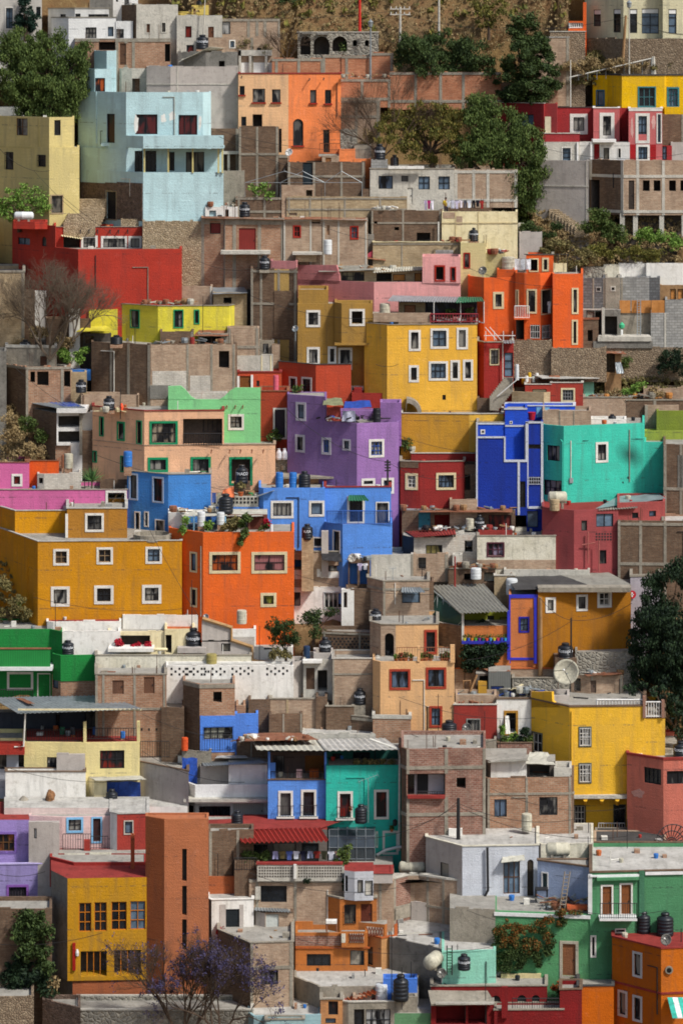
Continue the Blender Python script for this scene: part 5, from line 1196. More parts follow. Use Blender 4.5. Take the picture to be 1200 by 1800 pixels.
o_ = root('pole', tuple(P(681, 902, k5.Y0-1.2)), 'black street pole with insulators before the purple house', 'pole'); mb = MB(); mb.tube([P(681, 906, k5.Y0-1.2), P(681, 808, k5.Y0-1.2)], .07, 'iron', 8)
for y in range(812, 830, 5): p = P(681, y, k5.Y0-1.2); mb.tube([p-Vector((.22, 0, 0)), p+Vector((.22, 0, 0))], .06, 'iron', 5)
mb.build('shaft', o_)
# ---- stone slab strip and tanks between peach, purple and blue house
H('house', 'low peach strip house under a mossy stone slab, behind the blue house')
k6 = V((484, 640), 836, 862, '#c8946a', [(512, 838, 520, 858, 'g'), (560, 842, 576, 856, 'g')], o=.2, d=3, par=.05); Sh([(484, 838, -.6), (640, 838, -.6), (625, 822, 4), (500, 822, 4)], 'conc', False, 'slab', th=.15)
V((484, 580), 803, 828, 'stoneg', o=.7, d=1); Scrap(484, 580, 826, 8, -.3, 1.0, ('conc', 'sheet', 'terra'), 20)
for i, (x, w) in enumerate(((490, 10), (500, 9))):
    mb = MB(); leaves(mb, P(x, 799, k6.Y0+1.5), (.22, .2, .4), 1, .1, 'letter'); mb = MB(); b_ = P(x, 808, k6.Y0+1.4); mb.lathe((b_.x, b_.y, b_.z), [(.18, 0), (.24, .15), (.2, .5), (.1, .72), (.12, .8)], 'f#c8c8cc', 10); tag(mb.build('sack'), 'white bulging sack beside the purple house, '+('left' if i == 0 else 'right')+' one of two', 'sack')
# ---- dark red house centre
H('house', 'dark red house with two cream-framed windows, right of the purple house')
l1 = V([(703, .3), (738, 0), (815, .3), (817, .8)], 812, 893, '#8e2c28', [(712, 832, 734, 861, 'c sT m2,3,W'), (766, 831, 801, 861, 'cb sT m4,2')], cop='conc', cth=.06)
Pn((703, 735, 812, 822), 'brickd', .03, 0, 'bare_brick')
l2 = V((722, 838), 797, 832, '#8e2c28', [(815, 813, 831, 817, 'woodo')], o=.3, d=4, par=.05, cop='concl', cth=.05)
V((802, 838), 817, 900, 'brickd', [(812, 834, 826, 862, 'v')], o=.8, d=2); V((790, 838), 878, 900, 'brickp', o=-.6, d=2)
vol = l2; Scrap(720, 812, 794, 14, .6, 2, ('white', 'sheet', 'rust', 'wood', 'metal'), 30)
drum(760, 777, 793, 17, 'mint green barrel among the junk above the dark red house', 'p#7fb8a0', l2, 1.2, 'barrel', None, 'barrel')
garments(716, 740, 762, 774, l2, 2.6, [('shirt', '#24242c', 'black'), ('shirt', '#40424a', 'dark grey'), ('shirt', '#3a2c28', 'dark brown')], 'in front of the ochre wall'); shrub('small dark green shrub beside the purple house corner', [(712, 785, 10, 10)], l2.Y0+.4, 'mid')
# ---- navy blue house
H('house', 'deep blue stepped house edged with white bands, right of centre')
NB = '#1a3596'; WB = '#c8ccd4'  # navy carries shade, the brighter blue on other steps carries sunlight
m1 = V((836, 888), 769, 905, NB, par=.2); Pn([(836, 839, 742, 905), (839, 888, 767, 770), (885, 888, 770, 812)], WB, .06, 0, 'white_band')
V((838, 889), 743, 770, '#2450c8', [(844, 755, 852, 763, 'g a sW t2')], ref=m1, o=1.0, d=3, cop='conc'); Pn([(838, 889, 743, 746)], WB, .05, 0, 'white_band')
m2 = V((887, 926), 718, 812, '#2450c8', [(895, 740, 900, 745, 'g a sW t1')], ref=m1, o=.9, d=3, par=.2); Pn([(885, 926, 717, 720), (887, 926, 747, 750), (921, 924, 750, 812)], WB, .05, 0, 'white_band'); Pn((889, 920, 775, 808), '#142a7a', -.0, .02) if 0 else None
m3 = V((886, 926), 811, 905, NB, [(913, 846, 923, 892, 'g')], ref=m1, o=.05, d=1.2); Pn([(886, 926, 808, 812), (909, 913, 812, 905)], WB, .05, 0, 'white_band')
m4 = V((925, 954), 742, 935, NB, [(928, 781, 951, 789, 'g'), (929, 838, 949, 852, 'g R#c8ccd4'), (926, 898, 945, 927, 'g')], ref=m1, o=.3, d=3); Pn([(923, 928, 742, 893), (923, 954, 741, 744), (950, 954, 744, 895), (927, 952, 890, 894)], WB, .06, 0, 'white_band')
V((887, 1010), 714, 745, '#2450c8', ref=m1, o=4.5, d=2, cop=WB); Pn((942, 965, 716, 741), '#7cb4d8', .04, 0, 'painted_panel')
mb = MB(); b_ = P(934, 738, m1.Y0+2.4); mb.lathe((b_.x, b_.y, b_.z), [(.2, 0), (.28, .5), (.3, .55)], 'p#a8182c', 12); tag(mb.build('bucket'), 'dark red bucket on the roof of the deep blue house', 'bucket')
# ---- teal house
H('house', 'large turquoise house with one white-framed window and a soot stain, right')
TE = '#42bfa6'; MATS['TEALSOOT'] = stucco('#42bfa6'); MATS['TEALSOOT'].name = 'painted_wall_with_soot'
m5 = V([(953, 1.1), (990, 0), (1132, 1.9)], 749, 900, [TE, 'TEALSOOT'], [(961, 783, 983, 810, 'c m3,1'), (955, 844, 986, 871, 'c m3,2'), (1046, 777, 1068, 813, 'c sW m2,2')], o=.1, par=.2)
def soot(px, py, rx, ry):
    m = MATS['TEALSOOT']; t = m.node_tree; b = t.nodes['Principled BSDF']; src = b.inputs['Base Color'].links[0].from_socket
    A, B, T, N, ln = m5.faces[1]; fi = 1; u = uat(fi, px); p = A+T*u; uu = p.x*(-N.y)+p.y*N.x; vv = (HY-py)*p.y/F; k = p.y/F
    uv = nd(t, 'UVMap'); mp = nd(t, 'Mapping', vector_type='TEXTURE'); mp.inputs['Location'].default_value = (uu, vv, 0); mp.inputs['Rotation'].default_value = (0, 0, -.6); mp.inputs['Scale'].default_value = (rx*k, ry*k, 1); t.links.new(uv.outputs[0], mp.inputs[0])
    ln_ = nd(t, 'VectorMath', operation='LENGTH'); t.links.new(mp.outputs[0], ln_.inputs[0]); c = mix(t, ramp(t, ln_.outputs['Value'], .15, 1.0, .78, 0), src, (.012, .03, .028, 1)); t.links.new(c, b.inputs['Base Color'])
soot(1106, 800, 34, 22)
V((1131, 1168), 777, 895, TE, ref=m5, o=1.95, d=5, found=4); vol = m5
V((953, 1038), 722, 752, 'brickp', cols=(983, 1008), cw=2, ref=m5, o=1.4, d=3); V((1036, 1100), 737, 752, 'white', ref=m5, o=3, d=2)
vol = m5; Patch(1028, 775, 6, 1.4, '#2c6a60'); Patch(1120, 772, 12, 1.4, '#2c6a60'); Patch(1104, 840, 3, 3, '#285048'); Patch(1094, 848, 2, 2, '#285048')
Tbs([[(988, 776, -.15), (988, 890, -.15)], [(984, 772, -.15), (988, 777, -.15)]], .05, TE, 'pipe')
tank(985+90, 728, 742, 14, 'small black tank behind the roof edge of the turquoise house', m5, '', dy=3.4)
H('house', 'unfinished brick row behind the turquoise house')
m6 = V((1037, 1192), 711, 750, 'brickd', [(1062, 718, 1076, 736, 'v')], cols=(1052, 1085, 1132), beams=(714,), o=1.6, d=4); V((1132, 1192), 712, 790, 'brickp', cols=(1135,), ref=m6, o=-.4, d=3)
Tbs([[(1030, 736, -4), (1090, 738, -4)]], .04, 'pvc')
H('house', 'olive green house at the right edge with a lighter lower band')
V((1153, 1215), 722, 762, '#7c8a34', o=.4, d=3); V((1132, 1215), 757, 785, '#93a044', ref=vol, o=-.5, d=1, found=1.2)
H('house', 'bare brick house at the right edge beside the turquoise one')
V([(1165, .3), (1215, 0)], 782, 905, 'brickd', cols=(1168, 1196), beams=(860,), o=0); Pn([(1190, 1215, 800, 858)], 'concd', .03, 0, 'render')
# ---- small red house right and mint shed
H('house', 'small red house with cream-framed window, near the white roofed mint shed')
n1 = V((967, 1024), 673, 714, '#a53c2f', [(985, 682, 1010, 707, 'g sT t3 m4,3,#888888')], cop='concl', cth=.05); V((922, 968), 676, 714, '#a53c2f', [(935, 684, 960, 690, 'cream')], ref=n1, o=.0, d=3, cop='concl', cth=.05)
V([(899, .8), (955, 0), (969, .6)], 690, 722, 'brickt', o=-.2, d=3)
H('shed', 'mint green shed under a bright white flat sheet roof', 'shed')
n2 = V((985, 1043), 664, 702, '#8cd0b4', [(1018, 684, 1025, 690, 'g')], o=1.6, d=4, par=0); V((940, 987), 660, 690, 'brick', ref=n2, o=.4, d=3, par=0); vol = n2
Sh([(952, 664, -2.0), (1053, 664, -.6), (1010, 651, 4), (912, 652, 3)], 'rwhite', False, 'roof', th=.06)
for i, (x, y, c, w) in enumerate(((925, 666, 'p#d8d8d0', 'white'), (930, 660, 'p#d0a828', 'yellow'), (937, 667, 'p#ccd4cc', 'pale green'), (919, 670, 'p#c89a20', 'ochre'), (943, 661, 'p#dcdcd8', 'cream'))):
    drum(x, y-5, y+5, 6, w+' paint can stacked on the small red house roof', c, n1, 1.2+.2*i, 'paint_can', 'paint cans beside the white sheet roof', 'can')
gastank(963, 984, 659, 671, 'rusty lying barrel on the small red house roof', n1, dy=1.2, c='rust')
drum(908, 641, 668, 7, 'white gas cylinder standing beside the dark red stair house', 'tankwh', h4, -1.8, 'gas_cylinder', None, 'gas cylinder')
H('shed', 'tumbledown plank shelter on the rubble slope, right', 'shed')
n3 = V((1062, 1091), 620, 657, 'wood', [(1064, 622, 1080, 655, 'v')], o=.2, d=1.5, par=0); Sh([(1060, 620, -.5), (1100, 622, -.5), (1095, 618, 1), (1062, 617, 1)], 'rust', False); Sh([(1083, 657, -.8), (1096, 656, -.8), (1090, 636, -.1), (1080, 637, -.1)], 'metal', False)
H('brick_wall', 'low brick wall with stacked orange boards along the rubble slope', 'wall')
n4 = V((1024, 1110), 699, 716, 'brickp', o=.3, d=2, cop='conc'); V((1100, 1215), 704, 720, 'brickd', cols=(1150,), o=.4, d=2, cop='conc'); V((1130, 1215), 683, 706, 'brickp', o=.6, d=2)
Scrap(1040, 1180, 700, 8, -.5, 1.6, ('woodo', 'wood', 'rust', 'metal', 'conc'), 34)
# ---- pink and orange, left
H('house', 'bright pink house with one small white-framed window, left edge')
PI = '#cf6a9c'
q1 = V((-12, 52), 813, 866, PI, [(21, 833, 40, 855, 'cr sW t4')], o=.9, d=4, cop='rust', cth=.04)
q2 = V((-12, 224), 861, 900, PI, [(186, 862, 224, 900, 'v sW')], o=-.2, d=4, cop='conc', cth=.04); Tbs([[(190, 896, .3), (208, 866, .3)], [(208, 896, .3), (198, 880, .3)], [(218, 866, .3), (206, 892, .3)]], .03, 'wood', 'sticks')
H('house', 'small orange roof house between the pink one and the dry slope')
V((45, 104), 810, 852, '#dd5c26', cop='rust', cth=.03, o=1.2, d=3)
H('house', 'weathered whitewashed brick roof room above the pink wall')
q3 = V([(66, .2), (78, 0), (143, .2)], 833, 862, 'brickw', [(69, 840, 76, 850, 'v')], o=.5, d=3, rebar=2); 
drum(121, 798, 823, 16, 'ivory cylindrical tank raised on a stub post, left', 'tankw', q3, 1.2, 'water_tank', None, 'water tank'); drum(111, 800, 823, 5, 'rust-streaked pipe beside the ivory tank', 'rust', q3, 1.1, 'pipe', None, 'pipe')
V((176, 226), 843, 866, 'brickd', o=.8, d=2); V((118, 178), 805, 862, 'brickd', o=1.6, d=2) if 0 else None
mb = MB(); b_ = P(162, 845, q3.Y0+.4)
for i in range(60):
    a = rnd()*6.28; e = rnd()*1.5; d_ = Vector((math.cos(a)*math.cos(e), math.sin(a)*math.cos(e), math.sin(e))); mb.tube([b_, b_+d_*.5, b_+d_*(.9+.3*rnd())], [.03, .035, .004], 'leaf_agave', 3)
NAMED['leaf_agave'] = lambda: leaf_mat('foliage_agave', '#3c5a34', '#4e7040', '#6a8a4c')
mb.tube([b_-Vector((0, 0, 1.2)), b_], .07, 'bark', 6); tag(mb.build('yucca'), 'spiky green yucca plant left of the peach house', 'plant')
# ---- blue house left
H('house', 'medium blue house with white-framed windows and a pale roof, left of centre')
BU = '#4686cc'
r1 = V([(224, 1.9), (296, 0), (371, .3)], 834, 950, BU, [(227, 832, 243, 879, 'g s#aab8cc t3'), (268, 838, 288, 884, 'cr s#aab8cc t3 m2,1'), (237, 899, 247, 936, 'g sW t2'), (254, 899, 262, 926, 'b sW t2'), (273, 913, 290, 938, 'c sW t2')], cop='conc', cth=.05)
drum(225, 794, 820, 16, 'blue plastic drum with lid on the medium blue house, left', 'blue', r1, 1.6); vol = r1
gastank(240, 262, 824, 832, 'small rusty pipe lying on the medium blue house', r1, dy=2) if 0 else None
H('house', 'long bright blue house with white-framed windows, railing and small green awning, centre')
BB = '#5b90de'
r2 = V([(455, .4), (463, 0), (571, .1)], 858, 968, BB, [(476, 880, 516, 911, 'c sW m4,1'), (543, 880, 572, 908, 'g sW'), (550, 944, 567, 962, 'g sW t2')], d=5, o=.1)
r3 = V([(570, 0), (687, .2)], 857, 930, BB, [(610, 872, 641, 921, 'g sW t4'), (660, 882, 684, 922, 'g sW t2')], ref=r2, o=.6, d=4, found=4, cop='rred', cth=.08)
r4 = V([(571, 1.3), (602, 0), (689, .2)], 922, 988, BB, [(585, 932, 598, 976, 'g sW t2')], ref=r2, o=-1.5, d=2, found=3); Rl(574, 602, 898, 922, .9, '#4a74c0', dy2=.0, sp=.14, r=.02); Rl(602, 689, 898, 922, .1, '#3a64b0', sp=.14, r=.02)
vol = r3; Sh([(611, 880, -.8), (649, 880, -.8), (640, 870, 0), (613, 870, 0)], 'green'); V([(372, .1), (456, 0)], 891, 935, BB, ref=r2, o=.2, d=2, found=3)
Pn([(372, 454, 872, 891)], 'concl', .0, .12, 'block_screen'); Pn([(376+k*6.5, 380+k*6.5, y, y+4) for k in range(12) for y in (874.5, 881)], 'iron', .02, 0, 'screen_holes')
vol = r2; Sh([(450, 873, -.4), (482, 862, -.4), (480, 858, 1.5), (460, 866, 1.5)], 'metal', False); 
drum(491, 831, 857, 14, 'blue barrel on the bright blue house, left of two', 'blue', r2, 1.2); drum(515, 831, 857, 14, 'blue barrel on the bright blue house, right of two', 'blue', r2, 1.2)
tank(535, 828, 858, 21, 'tall black tank on the bright blue house beside the blue barrels', r2, '', dy=1.1); tank(540, 921, 948, 20, 'black tank on a brick stub before the bright blue house', r2, 'IUSA', dy=-1.9)
V((530, 551), 946, 990, 'brickt', ref=r2, o=-2.2, d=1, found=2); V((565, 577), 934, 965, 'plast', ref=r2, o=-1.4, d=.5, found=2)
tank(397, 868, 902, 26, 'big black tank behind the shed on the orange house', r2, '', dy=-2.2)
vol = r2; cloth('sheet', 'orange cloth hung on the block screen of the blue house', [(391, 873, -.5), (412, 875, -.5), (411, 855, -.3), (392, 862, -.3)], 'f#d8764c', 'cloth')
garments(372, 389, 866, 884, r2, -.6, [('towel', '#4860a0', 'blue'), ('towel', '#a8a088', 'beige')], 'left of the orange cloth')
mb = MB(); b_ = P(441, 874, r2.Y0+.6); mb.lathe((b_.x, b_.y, b_.z), [(.12, 0), (.16, .3), (.17, .34)], 'p#2c8a54', 10); tag(mb.build('bucket'), 'green bucket on the block screen of the blue house', 'bucket')
potplant(408+15, 846, 872, 'dry plant beside the tank before the peach house', r2, 'drygr', -.4); Scrap(415, 460, 873, 8, .3, 1, n=12)
# ================================================================= photo rows 880-1300
H('house', 'ochre yellow house with nine small white-framed windows and a deep side wall, left edge')
OC = '#c98a1c'
s1 = V([(-14, 7.5), (67, 0), (320, .4)], 952, 1087, OC, [(94, 965, 122, 994, 'c#5a4a3a sW m2,2,#8a7050'), (170, 962, 199, 992, 'g sW m2,2,#9a8060'), (256, 961, 285, 991, 'b sW m2,2'), (90, 1031, 123, 1066, 'c sW t5'), (166, 1029, 200, 1062, 'g sW t5 m2,2'), (250, 1028, 284, 1061, 'c sW t5 m2,2')], par=.1, cop='rwhite', cth=.05, d=6)
s2 = V([(-14, 3.2), (27, 0), (116, .1)], 898, 946, [OC, '#d8961e'], ref=s1, o=4.3, d=5, cop='rwhite', cth=.05, found=.5); s3 = V((118, 224), 894, 948, '#b07a30', [(150, 902, 183, 935, 'g sW m2,2')], ref=s1, o=2.2, d=5, found=.5, cop='rwhite', cth=.05); Pn((115.5, 120, 903, 945), 'p#dcd8cc', .04, 0, 'white_band')  # upper front ochre brightened to look sunlit
Pn([(68, 140, 1019, 1021), (148, 220, 1019, 1021), (226, 300, 1019, 1021)], 'brickd', .03, 0, 'ledge') if 0 else None
mb = MB(); b_ = spot(268, 946, s1, 1.6); mb.lathe((b_.x, b_.y, b_.z), [(1.35, 0), (1.35, .42), (1.2, .42), (1.2, .1)], 'conc', 26); tag(mb.build('basin'), 'round concrete basin on the roof of the ochre house', 'basin')
H('house', 'vivid orange house with two wide cream-framed windows and plants along its roof')
OO = '#e2682a'
t1 = V([(297, 2.2), (357, 0), (517, .35)], 936, 1098, OO, [(334, 970, 347, 1006, 'g sT t3'), (335, 1033, 347, 1067, 'g sT t3'), (368, 970, 423, 1008, 'co sT t5 m4,2'), (442, 970, 505, 1008, 'c#b87878 sT t5 m2,2'), (458, 1042, 486, 1067, 'c#98983c sT t5')], par=.15)
V((392, 470), 904, 936, '#704438', [(396, 910, 436, 934, 'c#a09888'), (440, 908, 464, 934, 'd#5a2c20')], ref=t1, o=2.2, d=2.5, par=0, roof='sheet'); V([(296, .5), (330, 0)], 903, 936, 'white', ref=t1, o=2.6, d=2); vol = t1
Sh([(322, 908, 1.5), (400, 906, 1.5), (392, 894, 4.5), (312, 896, 4.5)], 'sheet', False); Scrap(300, 400, 900, 6, 2.2, 2, ('wood', 'sheet', 'rust', 'white'), 16); Sh([(392, 907, 1.8), (462, 907, 1.8), (460, 900, 4.4), (396, 898, 4.4)], 'concl', False)
Tbs([[(341, 906, 1.6), (341, 936, 1.6)], [(396, 906, 1.6), (396, 936, 1.6)]], .06, 'p#8ab8d0', 'post')
drum(351+3, 900, 925, 14, 'dented white drum under the tin roof on the orange house', 'tankwh', t1, 1.5); drum(380+8, 901, 922, 14, 'white plastic barrel beside the plants on the orange house', 'tankwh', t1, 1.3)
shrub('hanging green vine over the front edge of the orange house roof', [(430, 915, 12, 15), (428, 938, 8, 10), (424, 950, 3, 6)], t1.Y0-.05, 'mid', n=80, size=.11, clump=.3)
shrub('pale leafy plants along the roof of the orange house', [(412, 920, 14, 14), (398, 928, 8, 8)], t1.Y0+.7, 'drygr', n=80, size=.11, clump=.3)
shrub('green vine spilling at the left corner of the orange house', [(323, 930, 5, 12), (327, 915, 5, 8)], t1.Y0+1.1, 'lime', n=70, size=.1, clump=.28)
shrub('green bush under the tin roof of the orange house', [(368, 925, 9, 8)], t1.Y0+.8, 'lime', n=70, size=.1, clump=.28)
shrub('red geraniums on the roof of the orange house', [(468, 918, 8, 4)], t1.Y0+.6, 'red', size=.09, clump=.22); shrub('leafy base of the red geraniums', [(467, 926, 9, 6)], t1.Y0+.65, 'mid', size=.09, clump=.22)
drum(477, 922, 936, 6, 'white bucket beside the geraniums', 'tankwh', t1, .5, 'bucket', None, 'bucket')
drum(425, 1073, 1096, 18, 'old ivory tank at the foot of the orange house', 'tankw', t1, -.9, 'water_tank', None, 'water tank')
dish(362, 1085, 6, 'small grey dish at the foot of the orange house', t1, dy=-.6, pole=1095)
Rl(300, 350, 0, 0, 0) if 0 else None
H('house', 'patched brick house with whitewashed lower storey, right of the orange house')
u1 = V((516, 613), 970, 1036, 'brickp', [(517, 984, 533, 1001, 'v'), (565, 994, 597, 1004, 'c')], o=1.3, cop='conc', rebar=2, cols=(543,), cw=4); Sh([(566, 984, -.9), (601, 988, -.9), (598, 970, 0), (564, 969, 0)], 'iron', False)
Pn([(516, 531, 1002, 1018), (557, 563, 1000, 1014), (563, 598, 1005, 1016)], 'white', .02, 0, 'lime_patch')
V((516, 608), 1033, 1090, 'white', [(517, 1041, 528, 1065, 'c'), (568, 1040, 603, 1071, 'c s#b8b8b8 t2 m4,1,W')], ref=u1, o=-.15, d=2, found=3, par=.05)
H('shed', 'dark cluttered roof corner with laundry between the blue house and grey wall', 'shed')
u2 = V((612, 650), 986, 1045, 'brickd', [(614, 990, 628, 1030, 'v'), (632, 995, 646, 1035, 'v')], o=.6, d=2, par=0); Scrap(612, 650, 984, 10, -.4, 1.2, ('iron', 'rust', 'white', 'metal'), 18)
dish(619, 981, 8, 'pale dish tilted over the clutter beside the blue house', u2, dy=-.2, c='concl'); garments(628, 646, 990, 1004, u2, -.5, [('shirt', '#b8b0c8', 'lilac'), ('shirt', '#d8d8dc', 'white')], 'on the dark cluttered roof corner')
V((608, 650), 1035, 1085, 'brickd', [(598+4, 1042, 612, 1070, 'v')], o=.4, d=2); V((600, 622), 1038, 1078, 'white', [(604, 1041, 610, 1068, 'g')], o=.1, d=1)
H('house', 'grey rendered wall box with a tiny tv antenna before it, centre')
v1 = V([(645, .4), (652, 0), (726, .1)], 975, 1022, 'concl', cols=(649, 724), cw=4, frame='conc', o=.6, d=3); V((726, 787), 974, 1022, 'brickp', [(735, 980, 748, 1000, 'v R')], cols=(784,), ref=v1, o=.1, d=3, found=4)
v2 = V([(645, 1.4), (673, 0), (754, .2)], 1022, 1102, 'brickp', [(706, 1034, 738, 1060, 'g')], cols=(675,), beams=(1036, 1090), cw=4, o=-.1, cop='conc')
Sh([(704, 1041, -.9), (748, 1041, -.9), (738, 1032, 0), (706, 1032, 0)], 'metal'); V((752, 762), 1022, 1102, 'brickd', ref=v2, o=.5, d=2, found=4)
antenna(690, 999, 1022, 'thin tv antenna before the grey rendered wall box', v2, .8, 4, 12)
tank(660, 1070, 1092, 20, 'black tank left of the peach terrace house', v2, dy=-1.5)
# ---- big sloping roof house
H('house', 'house with a big sloping grey corrugated roof and green glazed side, centre right')
w1 = V([(757, 1.7), (811, 0), (895, .1)], 1100, 1180, ['brickd', '#c87840'], o=.2, d=4, par=0, beams=())
w2 = V((811, 893), 1075, 1128, '#8f9430', [(856, 1082, 868, 1116, 'g'), (878, 1085, 893, 1118, 'c#c0b450')], ref=w1, o=2.2, d=1, par=0)
vol = w1; Sh([(808, 1078, -.6), (893, 1074, -.6), (849, 1026, 5.5), (757, 1029, 5.5)], 'asb', True, 'roof', .05, .25)
# glazed gable between the wall and the sloping roof
mb = MB(); g0, g1_, g2_ = W3(758, 1098, 2.2), W3(758, 1036, 4.6), W3(812, 1102, .05); g3 = W3(812, 1080, .05); mb.prism([g0, g2_, g3, g1_], (-.5, .5, 0), .04, 'p#24443a'); mb.build('glazing', w1.par)
mb = MB()
for k in range(6):
    t = k/5; a = g0.lerp(g2_, t); b = g1_.lerp(g3, t); mb.tube([a, b], .05, '#9aa09c', 5)
    if k < 5: a2 = g0.lerp(g2_, t+.2); b2 = g1_.lerp(g3, t+.2); mb.tube([a, a.lerp(b, .5).lerp(a2.lerp(b2, .5), 1)], .025, '#9aa09c', 4); mb.tube([a.lerp(b, .5), b2], .025, '#9aa09c', 4)
mb.tube([g0, g2_], .06, '#9aa09c', 5); mb.tube([g1_, g3], .06, '#9aa09c', 5); mb.tube([g0.lerp(g1_, .5), g2_.lerp(g3, .4)], .04, '#9aa09c', 4); mb.build('lattice', w1.par)
Bx(811, 896, 1127, 1132, -.25, .3, 'p#2a2c9c', 'ledge'); Bx(811, 815, 1078, 1128, -.1, .15, 'p#c0c0b8', 'post'); Bx(891, 896, 1074, 1160, -.15, .3, 'p#3034b0', 'post')
for i, c in enumerate(('#c8c83c', '#2c5ab8', '#d8882c', '#58a848', '#7a3c8c', '#2f6a4c', '#d85030', '#4aa0c0', '#c8c83c', '#c83c60', '#3c50c0', '#38a0c8')):
    x = 816+i*6.5; b_ = P(x, 1127, w1.Y0-.1); k = b_.y/F; mb = MB(); o_ = root('flower_pot', tuple(b_), '%s flower pot in the row on the blue ledge under the sloping roof' % ('yellow', 'blue', 'orange', 'green', 'purple', 'dark green', 'red', 'light blue', 'lemon', 'crimson', 'indigo', 'sky blue')[i], 'flower pot', 'coloured pots on the blue ledge'); mb.lathe(tuple(b_), [(.07, 0), (.11, .2), (.12, .22)], 'p'+c, 10); mb.build('pot', o_)
    f_ = MB(); leaves(f_, b_+Vector((0, 0, .34)), (.13, .13, .16), 22, .07, lm('mid')); f_.build('foliage', o_)
shrub('dark porch plants under the sloping grey roof', [(845, 1100, 9, 14), (828, 1112, 9, 10), (866, 1108, 6, 10)], w1.Y0+1.2, 'deep')
shrub('dense dark ivy hanging below the blue ledge', [(828, 1152, 17, 20), (858, 1150, 24, 20), (840, 1168, 26, 10), (880, 1140, 10, 10)], w1.Y0-.25, 'deep', n=90, size=.12, clump=.35, dens=1.5)
drum(836, 999, 1023, 19, 'large white cylindrical tank behind the sloping grey roof', 'tankwh', v2, 2.5, 'water_tank', None, 'water tank')
drum(899, 1018, 1045, 21, 'grey-white cylindrical tank above the salmon wall', 'tankwh', w1, 3.2, 'water_tank', None, 'water tank')
H('house', 'salmon orange narrow house outlined with thick blue borders, centre right')
x1_ = V((894, 946), 1046, 1168, '#cf7d48', [(911, 1084, 930, 1112, 'b s#2a2c9c t3 m2,2')], o=.1, d=4, par=.1)
Pn([(894, 946, 1045, 1051), (937.5, 943, 1051, 1166), (894, 896.5, 1051, 1166), (896.5, 937.5, 1156, 1160)], 'p#3034b0', .06, 0, 'blue_border'); Pn((899, 934, 1160, 1166), 'iron', .05, 0, 'shadow_gap') if 0 else None
vol = x1_; Pp([(848, 1028), (894, 1045), (894, 1076)], '#c46c30') if 0 else None
H('house', 'long ochre house with three white-framed windows under a felt and sheet roof, right')
y1 = V([(945, 0), (1108, 1.2)], 1041, 1172, '#a66c1c', [(958, 1050, 976, 1077, 'c sW t4'), (1012, 1045, 1032, 1074, 'g sW t4'), (1049, 1036, 1074, 1068, 'c sW m2,2,W')], par=0, o=.1, d=4, roof='conc')
Sh([(905, 1037, .3), (1040, 1031, .5), (985, 1011, 5), (890, 1013, 5)], 'rdark', False, 'felt_roof'); Sh([(1040, 1031, .6), (1108, 1027, 1.4), (1068, 1006, 6), (985, 1010, 5)], 'asb', False, 'sheet_roof', th=.08); Bx(945, 1108, 1033, 1041, -.12, 1.2, 'conc', 'eaves')
V([(885, .2), (1036, 0)], 1002, 1015, 'concl', ref=y1, o=4.8, d=5, roof='rwhite', found=1)
pole(949, 1050, 1172, 'dark leaning wooden pole at the left end of the ochre house', y1, -.4, .14, 'wood'); pole(1003, 1086, 1140, 'dark pole with many insulators in front of the ochre house', y1, -2.2, .06, 'iron', arm=0)
V((1060, 1108), 1078, 1080, 'pvc', ref=y1, o=-.1, d=.1) if 0 else None
Tbs([[(1075, 1072, -.1), (1098, 1071, -.1)], [(1100, 1040, -.05), (1100, 1072, -.05)]], .04, 'conc')
H('retaining_wall', 'grey stone foundation wall below the long ochre house', 'wall')
V((1010, 1120), 1146, 1200, 'stoneg', o=-.2, d=3)
H('house', 'grey wall with a small round red sign beside the dark tree, right')
v3 = V([(1107, 0), (1160, .4)], 1014, 1090, '#a29ca2', o=.3, d=4, cop='conc', cth=.15)
mb = MB(); a = W3(1110, 1045, -.1); mb.lathe(tuple(a), [(.28, 0), (.28, .04)], 'p#b82030', 20, dirv=(0, -1, 0)); mb.bx(a.x-.05, a.x+.05, a.y-.07, a.y-.045, a.z-.16, a.z+.16, 'letter'); mb.bx(a.x-.12, a.x+.12, a.y-.07, a.y-.048, a.z-.02, a.z+.04, 'letter'); tag(mb.build('road_sign'), 'small round red sign with a white mark on the grey wall', 'sign')
# ---- whitewashed row with red roofs
H('house', 'shabby white brick house under a red sheet roof, right of the blue house')
z1 = V([(708, 1.2), (727, 0), (801, .1)], 945, 985, ['iron', 'brickw'], [(748, 958, 777, 974, 'c#b0a060 m3,1')], o=.2, d=4, par=0); Sh([(728, 944, -.5), (801, 939, -.5), (797, 924, 4), (706, 930, 3.4)], 'rred')
z2 = V((800, 842), 940, 992, 'brickw', [(816, 950, 830, 970, 'v'), (819, 952, 829, 961, 'cb')], ref=z1, o=.2, d=3, found=4, par=0)
z3 = V((838, 976), 942, 1000, 'cold', [(855, 953, 886, 979, 'c#a898b0 s#5a2c38 t2 m3,2,#5a2c38')], beams=(), o=.1, d=4, cop='conc', cth=.04); Pn([(838, 976, 984, 1000)], 'brickp', .03, 0, 'bare_brick'); V((840, 900), 932, 945, 'rred', ref=z3, o=1.4, d=3, roof='rred')
Tb([(835, 943, -.3), (835, 985, -.3)], .04, 'pvc'); Sh([(806, 985, -.4), (817, 985, -.4), (815, 931, -.1), (804, 933, -.1)], 'concl', False, 'panel')
